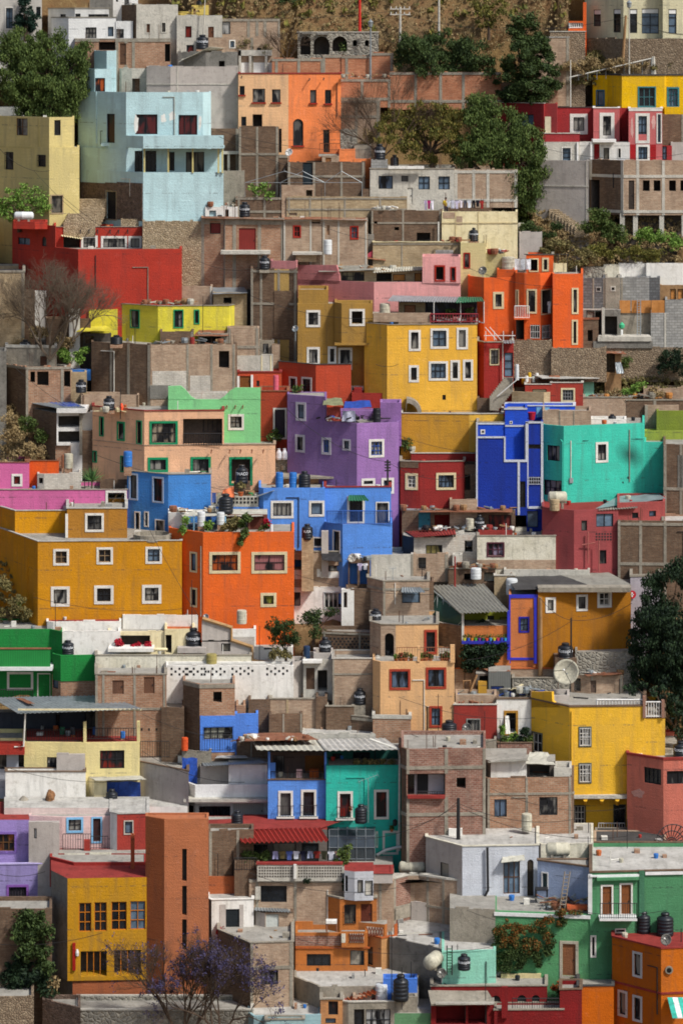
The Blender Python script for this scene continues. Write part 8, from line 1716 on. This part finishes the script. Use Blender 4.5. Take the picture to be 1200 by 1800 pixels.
m_.build('awning', T1.par); antenna(1172, 1586, 1640, 'thin tv antenna above the two tanks, lower right', T1, 4.6, 5, 26)
H('garden_wall', 'white roof terrace parapet behind the green house top, right', 'wall')
V((1042, 1120), 1513, 1530, 'cold', o=1.0, d=4, roof='rwhite', par=.1); V([(1110, 0), (1215, .1)], 1518, 1540, 'cold', o=.9, d=4, roof='rwhite', par=.1)
NAMED['barkm'] = lambda: rough_mat('brown_bark', '#5e5244', '#6c5f50', '#463c32', 3, .03, .3)
# ================================================================= trees, shrubs, poles and cables
tree('big round green pepper tree at the upper left, in front of brick ruins', 75, 215, Yp(215)-.4, [(40, 75, 30, 26), (85, 78, 36, 30), (130, 115, 28, 34), (35, 125, 32, 34), (80, 130, 45, 40), (120, 165, 32, 30), (50, 175, 40, 30), (95, 190, 40, 22), (20, 100, 24, 30), (140, 90, 20, 24), (60, 105, 40, 34), (110, 150, 44, 30), (25, 160, 26, 30), (15, 70, 16, 20)], 'mid', 'pepper_tree', n=190, size=.1, clump=.5, droop=.45, tr=.25, dens=1.1, dy=2.0)
tree('dark conifer at the top left corner', 46, 60, Yp(60)-.8, [(46, 10, 14, 16), (48, 30, 20, 14), (44, 44, 26, 12), (44, -8, 8, 12)], 'pine', 'conifer', n=70, size=.12, clump=.35, tr=.15)
tree('wide dark green tree above the orange brick walls, top centre right', 770, 150, Yp(150)+.8, [(720, 80, 30, 25), (770, 78, 40, 28), (820, 85, 36, 30), (745, 108, 40, 25), (800, 112, 40, 22), (845, 110, 26, 24), (706, 102, 22, 22), (780, 132, 22, 16), (850, 135, 14, 14)], 'dark', n=190, size=.1, clump=.5, droop=.35, tr=.25, dens=1.1, dy=2)
tree('tall dark cypress-like tree beside the white roof room', 925, 185, Yp(185)+.2, [(905, 55, 16, 30), (925, 60, 22, 35), (945, 90, 26, 35), (915, 105, 38, 35), (958, 135, 30, 32), (900, 145, 32, 32), (935, 160, 40, 28), (890, 175, 16, 12)], 'dark', 'cypress_tree', n=160, size=.11, clump=.45, tr=.22, dens=1.1, dy=2)
tree('grey-green tree on the bare hill at the top, right of the poles', 858, 58, Yp(58)+1.2, [(845, 10, 18, 18), (870, 15, 24, 20), (858, 35, 22, 14)], 'olive', n=45, size=.11, clump=.4, tr=.12)
tree('olive yellow thin-leaved tree with brown tints, upper centre right', 760, 290, Yp(290)+.6, [(690, 215, 22, 24), (720, 205, 30, 28), (760, 200, 34, 26), (800, 205, 28, 28), (735, 240, 34, 24), (785, 245, 34, 26), (700, 250, 22, 20), (760, 270, 34, 16), (815, 265, 22, 20), (675, 235, 16, 22), (740, 222, 40, 24), (780, 222, 36, 24), (720, 262, 30, 16), (800, 250, 26, 24)], 'yel', n=120, size=.095, clump=.5, droop=.1, tr=.2, dens=.75, dy=2)
tree('tall green pepper tree with drooping boughs beside the red house', 885, 385, Yp(300)-.4, [(830, 185, 28, 26), (865, 180, 28, 24), (850, 215, 40, 32), (890, 225, 40, 36), (925, 240, 30, 34), (840, 250, 40, 30), (870, 265, 36, 32), (915, 285, 32, 34), (820, 275, 26, 20), (925, 330, 28, 34), (925, 365, 26, 28), (940, 392, 26, 18), (948, 300, 16, 26), (905, 315, 20, 24), (940, 270, 20, 26), (960, 400, 20, 12)], 'mid', 'pepper_tree', n=190, size=.1, clump=.5, droop=.5, tr=.28, dens=1.1, dy=2.4)
bare_tree('leafless brown twiggy tree before the pink brick wall, upper centre', 672, 268, Yp(268)-.6, 130, lev=8, r=.07, stems=4, spread=.5, kk=.27)
bare_tree('leafless grey shrub on the hill beside the arched wall', 505, 100, Yp(100)-.4, 60, name='bare_shrub', lev=6, r=.05, stems=3, kk=.3)
bare_tree('large leafless pale-barked tree before the dark red house, left', 88, 622, Yp(622)-1.2, 165, lev=9, r=.11, c='barkm', stems=3, spread=.62, kk=.25)
bare_tree('leafless tree leaning over the corner of the dark red house', 128, 590, Yp(590)-1.6, 110, lev=8, r=.08, c='barkm', lean=(.6, 0), stems=2, spread=.55, kk=.27)
tree('bushy green tree with yellow tints below the mustard and cream house', 35, 395, Yp(385)-.5, [(20, 350, 26, 18), (52, 345, 30, 20), (30, 372, 34, 18), (70, 365, 22, 16), (5, 372, 16, 18)], 'lime', n=50, size=.11, clump=.4, tr=.14, dens=1)
tree('dark dense tree filling the right edge beside the ochre house', 1180, 1200, Yp(1200)-.3, [(1165, 1025, 32, 28), (1190, 1010, 26, 28), (1150, 1075, 34, 32), (1185, 1075, 32, 34), (1135, 1110, 26, 26), (1170, 1130, 40, 34), (1195, 1165, 30, 34), (1160, 1180, 34, 26), (1190, 1225, 30, 34), (1120, 1135, 14, 14), (1150, 1150, 40, 38), (1180, 1185, 34, 40), (1130, 1185, 26, 22), (1165, 1095, 44, 34), (1188, 1130, 20, 40)], 'deep', n=190, size=.1, clump=.5, droop=.3, tr=.12, dens=1.2, dy=2)
tree('deep shaded bush mass above the terracotta pink house, right edge', 1195, 1300, Yp(1290)-.2, [(1190, 1270, 22, 26), (1198, 1300, 14, 16), (1184, 1235, 14, 20), (1120, 1210, 18, 12), (1150, 1215, 18, 14)], 'deep', n=70, size=.12, clump=.4, tr=.15, dens=1.1)
tree('small dark olive tree in front of the grey gable, centre', 505, 1165, Yp(1165)-.8, [(480, 1105, 18, 14), (500, 1100, 22, 18), (492, 1120, 26, 16), (515, 1118, 16, 14)], 'dark', 'olive_tree', n=60, size=.09, clump=.32, tr=.09, dens=1)
tree('dark green tree behind the narrow grey rooms, centre', 550, 1120, Yp(1120)-.2, [(545, 1090, 18, 16), (560, 1082, 18, 12), (556, 1105, 16, 14), (585, 1078, 16, 8)], 'dark', n=60, size=.1, clump=.35, tr=.1, dens=1.1)
shrub('dry green shrub in front of the olive tree base', [(497, 1148, 22, 8), (478, 1152, 10, 6)], Yp(1165)-1.4, 'drygr', size=.09, clump=.25)
bare_tree('jacaranda with purple blossom on dark bare boughs, bottom left of centre', 325, 1820, Yp(1800)-1.2, 185, name='jacaranda_tree', lev=9, r=.12, flowers='purple', stems=3, spread=.43, kk=.235, dens=.03, nf=7)
bare_tree('second jacaranda crown with purple blossom before the brick tower, bottom', 385, 1815, Yp(1800)-2.2, 165, name='jacaranda_tree', lev=8, r=.09, flowers='purple', stems=3, spread=.65, kk=.25, dens=.2, nf=9)
for i, (bl, key, lab) in enumerate((([(45, 1605, 20, 20), (70, 1640, 28, 28), (55, 1670, 34, 26), (82, 1690, 20, 30), (35, 1640, 18, 22), (60, 1615, 24, 20)], 'dark', 'dark climbing bush below the lavender house, upper part'), ([(30, 1710, 28, 26), (60, 1722, 34, 28), (20, 1740, 22, 14), (80, 1735, 20, 22)], 'deep', 'deep green bush at the lower left edge above the stone wall'), ([(90, 1740, 14, 20), (110, 1765, 16, 12)], 'dry', 'dry brown brush at the foot of the yellow house side wall'))):
    shrub(lab, bl, Yp(1745)-.2+i*.2, key, size=.12, clump=.4, dens=1.1)
shrub('orange flame-flowered creeper covering the green wall', [(876, 1634, 12, 14), (893, 1628, 14, 12), (915, 1634, 16, 11), (935, 1630, 14, 9), (952, 1624, 12, 8), (966, 1616, 13, 8), (985, 1605, 14, 6), (884, 1655, 9, 16), (904, 1656, 8, 18), (926, 1660, 9, 20), (942, 1656, 7, 16), (962, 1646, 5, 14), (1012, 1603, 12, 5), (984, 1622, 4, 12)], S2.Y0+.0, 'rustg', 'creeper', n=70, size=.07, clump=.24, dens=.9, dep=.15)
shrub('green leafy mass under the orange creeper on the green wall', [(878, 1650, 14, 24), (898, 1668, 16, 30), (918, 1672, 14, 28), (936, 1670, 12, 26), (886, 1692, 16, 16), (912, 1698, 9, 12), (985, 1614, 9, 14), (958, 1640, 10, 12), (960, 1672, 5, 20), (968, 1655, 4, 14), (946, 1690, 4, 14)], S2.Y0+.1, 'dark', 'creeper', n=90, size=.08, clump=.28, dens=1.1, dep=.15)
shrub('rounded dark bush on the orange wall beside the green house', [(1050, 1700, 18, 16), (1038, 1718, 22, 14), (1062, 1720, 12, 12), (1028, 1722, 14, 10)], Yp(1735)+1.5, 'dark', size=.1, clump=.3, dens=1.2)
shrub('flowering orange-green plants at the foot of the green house door', [(985, 1730, 14, 8), (1005, 1738, 10, 10), (970, 1734, 8, 5)], Yp(1740)-.2, 'fire', size=.09, clump=.25); shrub('green plants below the orange flowers at the door', [(990, 1742, 16, 10), (1000, 1725, 12, 7)], Yp(1740)-.1, 'mid', size=.09, clump=.25)
for lab, bl, k in (('large green bush in front of the open concrete pillars, right', [(1050, 380, 24, 22), (1068, 400, 26, 20), (1035, 400, 18, 16), (1085, 415, 20, 14)], 'mid'), ('green bush right of the large one by the concrete pillars', [(1130, 410, 22, 14), (1155, 420, 22, 14), (1185, 425, 20, 14)], 'lime'), ('olive scrub on the dry slope below the pillars', [(1060, 440, 30, 14), (1110, 445, 26, 14), (1150, 450, 26, 12)], 'olive'), ('dark green hedge below the tall pepper tree', [(930, 400, 18, 14), (955, 410, 20, 10), (975, 400, 12, 10)], 'dark'),
  ('dry grey brush on the slope left of the bushes', [(985, 430, 26, 16), (960, 440, 20, 12), (1020, 450, 26, 14), (1000, 465, 26, 12)], 'drygr'), ('dark tangled tree-like bush on the rubble slope, right edge', [(1175, 625, 20, 18), (1195, 640, 18, 22), (1165, 645, 14, 12)], 'deep'), ('yellowish bush on the rubble slope, right', [(1120, 680, 14, 10), (1105, 690, 12, 8)], 'lime'), ('small green bush before the stone wall, right', [(1105, 640, 12, 12)], 'mid'),
  ('small bush beside the orange brick terrace wall, top', [(610, 85, 16, 8), (635, 88, 12, 8)], 'mid'), ('dark bush on the ridge at the very top, centre', [(510, 2, 18, 8)], 'dark'), ('brown thicket under the cream mansion', [(1040, 110, 30, 10), (1010, 120, 26, 12), (1080, 115, 24, 12), (1120, 118, 26, 10)], 'dry'), ('grey-green weeds above the yellow house', [(1150, 118, 26, 10), (1185, 112, 20, 10)], 'drygr'), ('pale scrub between the pink brick ruins, top', [(430, 78, 22, 8), (470, 86, 18, 8)], 'drygr'), ('green weeds beside the white porch house, left edge', [(50, 745, 14, 20), (75, 765, 12, 18)], 'mid'), ('dry yellow weeds on the slope above the pink house', [(20, 760, 24, 14), (55, 790, 24, 12), (20, 735, 16, 10)], 'dry'),
  ('green garden plants left of the big brick house', [(115, 625, 14, 16), (138, 630, 16, 14), (150, 612, 8, 8)], 'lime'), ('dark brush under the bare trees, left', [(70, 585, 24, 14), (110, 600, 22, 12), (40, 605, 20, 8)], 'dry'), ('weeds on the dark slope left of the ochre house', [(8, 1030, 10, 20), (30, 1060, 14, 16), (48, 1075, 12, 12)], 'drygr'), ('prickly pear on the slope left of the ochre house', [(30, 1057, 7, 8)], 'lime'), ('dry brush below the orange brick terrace wall', [(650, 240, 18, 10), (640, 255, 14, 8)], 'dry'), ('weeds behind the orange boards, right', [(1075, 690, 16, 8), (1150, 690, 20, 8)], 'dry')):
    y_ = max(b[1]+b[3]*.6 for b in bl); shrub(lab, bl, Yp(y_)+.3, k, size=.085, clump=.34, n=85, dens=1.0)
grass('dry grass tufts scattered over the bare hill at the top', 300, 1000, -60, 95, 1500, 'dry', .2); grass('dry grass on the slope right of centre', 930, 1210, 372, 475, 900, 'dry', .22); grass('weedy rubble slope at the right', 1030, 1210, 620, 705, 500, 'drygr', .25); grass('dry weeds on the left slope', -20, 100, 715, 830, 400, 'dry', .28); grass('weeds on the slope under the mansion', 930, 1210, 92, 150, 600, 'drygr', .3); grass('weeds on the slope left of the ochre house', -20, 70, 990, 1100, 200, 'drygr', .25)
grass('small dark scrub bushes dotted over the bare hill', 300, 1000, -60, 62, 90, 'olive', .5, 'scrub'); grass('pale stones and tufts on the bare hill', 300, 1000, -60, 90, 160, 'drygr', .3, 'weeds')
# poles
pole(632, -12, 80, 'tall bright red lattice mast on the hill at the top', None, 0, .12, 'p#b8281c', Y=Yp(80)+.3, name='mast'); pole(651, 48, 130, 'grey street lamp with square lantern before the orange brick wall', None, 0, .07, 'metal', Y=Yp(130)+.2, name='street_lamp', cat='street lamp', lamp=True)
pole(703, 12, 66, 'pale concrete pole with crossarms on the hill', None, 0, .1, 'concl', Y=Yp(66)+.5, arm=36); pole(771, -14, 60, 'tall plain pale pole on the hill, right of the one with crossarms', None, 0, .09, 'concl', Y=Yp(60)+.5); pole(784, 28, 52, 'short thin brown post on the hill', None, 0, .05, 'wood', Y=Yp(52)+.8, name='post')
pole(1099, 27, 106, 'leaning brown wooden pole before the cream mansion', None, 0, .12, 'wood', Y=Yp(106)-.3, px2=1093); pole(1105, 14, 130, 'tall thin street lamp before the cream mansion', None, 0, .05, 'concl', Y=Yp(130)-.2, name='street_lamp', cat='street lamp', lamp=True)
o_ = root('fence', tuple(P(1070, 150, Yp(150)+.5)), 'wire fence with a white sloping top rail above the yellow house', 'fence'); mb = MB()
for k in range(13): x = 1000+k*16; y0 = 136-32*min(1, (x-1000)/143); mb.tube([P(x, 142-.05*(x-1000), Yp(140)+.5), P(x, y0, Yp(140)+.5)], .025, 'metal', 4)
mb.tube([P(1000, 136, Yp(140)+.5), P(1143, 103, Yp(140)+.5)], .05, 'pvc', 5); mb.tube([P(1143, 103, Yp(140)+.5), P(1210, 103, Yp(140)+.5)], .03, 'metal', 4); mb.build('posts', o_)
pole(1148, 99, 130, 'white square gate pillar beside the wire fence', None, 0, .28, 'concl', Y=Yp(132)+.4, name='pillar'); pole(1002, 105, 185, 'pale rod before the white roof room, upper right', None, 0, .04, 'pvc', Y=Yp(185)-.2, name='rod')
pole(361, -10, 62, 'thin leaning grey pole rising by the roof tank, top', None, 0, .05, 'concl', Y=Yp(75)-.4, px2=357, name='rod')
# service cables: house to house, pole to pole
YY = lambda y, d=0: (Yp(y)+d)
CB = [((1099, 30, YY(106)), (880, 48, YY(60)), .4, 'cable from the leaning wooden pole to the hill trees'), ((1099, 30, YY(106)), (1215, 60, YY(100)), .4, 'cable from the leaning wooden pole to the right edge'), ((703, 18, YY(66)), (300, 20, YY(30)), .6, 'long cable running left over the bare hill'), ((703, 24, YY(66)), (1000, 48, YY(60)), .7, 'long cable running right over the bare hill'), ((652, 60, YY(130)), (865, 108, YY(120)), .5, 'thin cable before the wide dark tree'),
 ((0, 262, YY(378, -1)), (88, 300, YY(378, -1)), .6, 'black cable sagging across the mustard house'), ((385, 240, YY(388, -3)), (600, 320, YY(345, -1.5)), .3, 'black cable sloping right from the light blue house'), ((342, 455, YY(498, -2)), (455, 470, YY(498, -2)), .5, 'pale cable before the dark brick house with the red gate'),
 ((441, 520, YY(598, -2)), (655, 560, YY(650, -2)), .5, 'cable across the mustard brown house'), ((660, 640, YY(727, -1.5)), (700, 640, YY(727, -1.5)), .2, 'short cable on the tall yellow-orange house'), ((505, 720, YY(895, -1.5)), (681, 812, YY(902, -1.6)), .7, 'cable sagging before the purple house to the street pole'), ((681, 812, YY(902, -1.6)), (836, 832, YY(900, -1.5)), .8, 'cable from the street pole toward the dark red house'),
 ((949, 1052, YY(1172, -1)), (1003, 1090, YY(1150, -2.5)), .3, 'cable from the leaning dark pole to the insulator pole'), ((1003, 1090, YY(1150, -2.5)), (1110, 1060, YY(1160, -1)), .4, 'cable from the insulator pole to the far end of the ochre house'), ((1003, 1092, YY(1150, -2.5)), (820, 1160, YY(1200, -2)), .5, 'cable from the insulator pole down to the shacks'),
 ((805, 1408, YY(1535, -2)), (705, 1450, YY(1530, -2)), .5, 'cable from the black pole left to the turquoise house'), ((805, 1412, YY(1535, -2)), (1010, 1440, YY(1480, -2)), .6, 'upper cable from the black pole to the right'), ((805, 1418, YY(1535, -2)), (1100, 1470, YY(1480, -2)), .8, 'lower cable from the black pole to the right'), ((805, 1414, YY(1535, -2)), (600, 1475, YY(1530, -2.6)), .7, 'cable from the black pole down to the red roofs'),
 ((720, 1290, YY(1340, -2)), (875, 1300, YY(1310, -2)), .5, 'cable bundle behind the tall brick house roof'), ((0, 1537, YY(1600, -2)), (80, 1532, YY(1600, -2)), .2, 'cable across the lavender house'), ((250, 905, YY(1087, -1)), (350, 1085, YY(1098, -1)), .2, 'cable down the left corner of the vivid orange house'), ((155, 390, YY(545, -2)), (60, 300, YY(378, -2)), .2, 'cable over the stone steps'), ((1010, 1600, YY(1740, -1)), (1170, 1600, YY(1740, -1)), .3, 'cable before the green house balcony'),
 ((430, 1375, YY(1450, -2)), (250, 1320, YY(1365, -2)), .6, 'cable over the blue tarpaulin left of the white and grey house'), ((180, 1640, YY(1716, -2)), (0, 1660, YY(1700, -2)), .3, 'cable before the lower left bushes')]
Q = [(110, 300, 430, 'the cream house', 'the pale brick house', 345, 470), (390, 620, 560, 'the lemon yellow house', 'the tall yellow-orange house', 590, 640), (20, 180, 700, 'the low grey house', 'the peach house', 640, 745), (460, 600, 700, 'the green parapet', 'the purple house', 700, 720), (170, 460, 860, 'the peach house wall', 'the bright blue house', 800, 870), (700, 960, 800, 'the purple house', 'the turquoise house corner', 765, 790), (60, 320, 1080, 'the ochre house foot', 'the vivid orange house', 1050, 1070), (520, 760, 1060, 'the patched brick house', 'the sloping grey roof', 1010, 1045), (640, 800, 1160, 'the perforated brick wall', 'the peach terrace', 1130, 1140), (0, 250, 1390, 'the white parapet', 'the blue curtain shed', 1345, 1370), (250, 480, 1300, 'the brick tower', 'the cream sheet roof', 1255, 1300), (700, 940, 1270, 'the peach house foot', 'the big yellow house', 1225, 1262), (860, 1100, 1440, 'the two-window brick house', 'the terracotta pink house', 1385, 1420), (440, 700, 1600, 'the white peeled room', 'the turquoise stair', 1535, 1560), (520, 860, 1700, 'the narrow brick tower', 'the tall ivory tank', 1650, 1665), (820, 1075, 1660, 'the mint wall', 'the orange corner house', 1600, 1650), (560, 760, 430, 'the brick slab', 'the olive brick parapet', 395, 420), (820, 1030, 560, 'the tall yellow-orange house', 'the grey block house', 470, 500), (960, 1200, 300, 'the red house wing', 'the right edge', 262, 270), (380, 660, 250, 'the grey plastered wall', 'the plinth of the black tank', 228, 262)]
for x0, x1, yb_, la, lb, y0, y1 in Q: wire((x0, y0, Yp(yb_)-2.5), (x1, y1, Yp(yb_)-2.0), .35+.4*rnd(), 'thin dark cable strung from %s to %s' % (la, lb), .014)
for a, b, s, l in CB: wire(a, b, s, l, .016)
# thin standing rods and antennas seen against the walls
for i, (x, y0, y1, lab) in enumerate(((563-23, 1290, 1310, 'by the brick cube house'), (338, 1020, 1100, 'before the dark tank on the white cluster'), (98, 1055, 1105, 'before the ochre house'), (456, 1100, 1165, 'before the small olive tree'), (878, 1265, 1310, 'right of the small red house'), (730, 1300, 1330, 'left of the small red house'), (850, 1250, 1320, 'before the grey dish'), (1101, 1440, 1510, 'right of the yellow house base'), (1034, 1470, 1530, 'before the cold roofs by the green house'), (480, 470, 560, 'before the mustard house'), (566, 330, 470, 'before the pale brick house'), (238, 545, 600, 'before the lemon yellow house'), (356, 520, 600, 'right of the lemon yellow house'), (383, 1500, 1580, 'beside the terracotta tower'), (410, 1495, 1570, 'second beside the terracotta tower'), (598, 1225, 1240, 'above the white terraces'), (855, 1690, 1730, 'before the mint wall'), (804, 1660, 1725, 'left of the black tank on the mint wall'), (853, 1690, 1800, 'before the deep red porch'), (770, 1220, 1290, 'beside the peach terrace house'), (697, 1165, 1240, 'before the peach terrace house windows'))):
    Y_ = Yp(y1)-.9; a = P(x, y1, Y_); mb = MB(); mb.tube([a-Vector((0, 0, 1.2)), P(x+(rnd()-.5)*3, y0, Y_)], .022, 'iron', 4); tag(mb.build('rod'), 'thin dark rod '+lab, 'rod')

# ================================================================= one person at the laundry
def person(label, px, pytop, Y, h, shirt, skin='p#8a5c44'):
    top = P(px, pytop, Y); z = top.z-h; X = top.x; o = root('person', (X, Y, z), label, 'person'); u = h/7.5
    J = {'pel': (0, 0, 3.9), 'che': (0, 0, 5.4), 'nek': (0, 0, 6.25), 'hed': (0, -.05, 6.75), 'crn': (0, 0, 7.2), 'sl': (-.8, 0, 6.0), 'el': (-1.0, -.1, 4.9), 'hl': (-.7, -.9, 4.6), 'sr': (.8, 0, 6.0), 'er': (1.1, -.2, 5.1), 'hr': (.9, -1.0, 5.9), 'ql': (-.38, 0, 3.7), 'kl': (-.4, -.05, 2.0), 'al': (-.42, .05, .3), 'fl': (-.42, -.5, .12), 'qr': (.38, 0, 3.7), 'kr': (.4, -.05, 2.0), 'ar': (.42, .05, .3), 'fr': (.42, -.5, .12)}
    E = [('pel', 'che'), ('che', 'nek'), ('nek', 'hed'), ('hed', 'crn'), ('che', 'sl'), ('sl', 'el'), ('el', 'hl'), ('che', 'sr'), ('sr', 'er'), ('er', 'hr'), ('pel', 'ql'), ('ql', 'kl'), ('kl', 'al'), ('al', 'fl'), ('pel', 'qr'), ('qr', 'kr'), ('kr', 'ar'), ('ar', 'fr')]
    Rr = dict(pel=.6, che=.66, nek=.24, hed=.38, crn=.3, sl=.3, el=.2, hl=.13, sr=.3, er=.2, hr=.13, ql=.42, kl=.28, al=.17, fl=.15, qr=.42, kr=.28, ar=.17, fr=.15)
    def fig(name, keys, k, c):
        ks = [q for q in J if q in keys]; me = bpy.data.meshes.new(name); me.from_pydata([tuple(v*u for v in J[q]) for q in ks], [(ks.index(a), ks.index(b)) for a, b in E if a in ks and b in ks], [])
        ob = bpy.data.objects.new(name, me); C.objects.link(ob); ob.parent = o; me.materials.append(mat(c)); md = ob.modifiers.new('s', 'SKIN'); md.use_smooth_shade = True; ob.modifiers.new('d', 'SUBSURF').levels = 1
        for i, q in enumerate(ks): me.skin_vertices[0].data[i].radius = (Rr[q]*u*k, Rr[q]*u*k*.85)
        me.skin_vertices[0].data[0].use_root = True
    fig('body', set(J), 1.0, skin); fig('shirt', {'pel', 'che', 'sl', 'sr', 'el', 'er'}, 1.14, shirt); fig('trousers', {'pel', 'ql', 'qr', 'kl', 'kr', 'al', 'ar'}, 1.12, 'f#2c3040')
    m = MB(); hd = Vector((X, Y+.05*u, z+6.95*u)); m.lathe(hd, [(.42*u, -.1*u), (.45*u, .1*u), (.3*u, .4*u), (.05*u, .5*u)], 'p#181412', 12); m.build('hair', o)
    m = MB(); m.prism([(X-.05*u, Y-.4*u, z+6.65*u), (X+.05*u, Y-.4*u, z+6.65*u), (X, Y-.4*u, z+6.85*u)], (0, -1, 0), .08*u, skin); m.build('nose', o)
    for q in ('hl', 'hr'):
        m = MB(); b_ = Vector((X, Y, z))+Vector(J[q])*u
        for i in range(5): d_ = Vector(((i-2)*.25, -1 if i else -.3, -.3+.1*i)).normalized(); m.tube([b_, b_+d_*.28*u, b_+d_*.45*u+Vector((0, 0, -.1*u))], [.05*u, .045*u, .03*u], skin, 5)
        m.build('hand', o)
    return o
person('person in a yellow top standing behind the laundry beside the black tank', 783, 346, c1.Y0-.9, 1.62, 'f#c8a82c')
# ================================================================= the hillside
NAMED['hill'] = lambda: ground_mat('hillside_earth', ('#6e5a3e', '#8a7048', '#75583a', '#9a8660'))
def hillside():
    xs = [-1500, -600, -250, -120, -60]+[x for x in np.arange(-36, 36.5, .6)]+[60, 120, 250, 600, 1500]
    ys = [-400, 60, 150]+[y for y in np.arange(180, 290, .6)]+[300, 320, 360, 450, 700, 1500, 4000]
    g = np.random.default_rng(3); v = []; ph = g.random(12)*6
    def zf(X, Y):
        if Y < 190: py = (263.6-190)/.0356; return (HY-py)*190/F-(190-Y)*.12 if Y > 60 else -86.
        Yc = min(Y, 282); py = (263.6-Yc)/.0356; z = (HY-py)*Yc/F
        if Y > 282: z += (Y-282)*.32 if Y < 450 else 168*.32+(Y-450)*.02
        return z
    for Y in ys:
        for X in xs:
            z = zf(X, Y)
            if 179 < Y < 291 and abs(X) < 40: z += .25*math.sin(X*.7+ph[0])*math.sin(Y*.9+ph[1])+.18*math.sin(X*2.1+ph[2]+Y)+(g.random()-.5)*.3-.35
            v.append((X, Y, z))
    A = np.array(v); vo = np.array(VOLS)
    for x0, x1, ya, yb2, z0 in vo:                       # the slope is cut back where a building stands
        k = (A[:, 0] > x0-.9) & (A[:, 0] < x1+.9) & (A[:, 1] > ya-1.2) & (A[:, 1] < yb2+.4); A[k, 2] = np.minimum(A[k, 2], z0-.25)
    v = A.tolist(); n = len(xs); f = [(j*n+i, j*n+i+1, (j+1)*n+i+1, (j+1)*n+i) for j in range(len(ys)-1) for i in range(n-1)]
    m = MB(); m.v = v; m.f = f; m.m = [m.mi('hill')]*len(f); o = m.build('ground', None, True); o['kind'] = 'structure'
hillside()
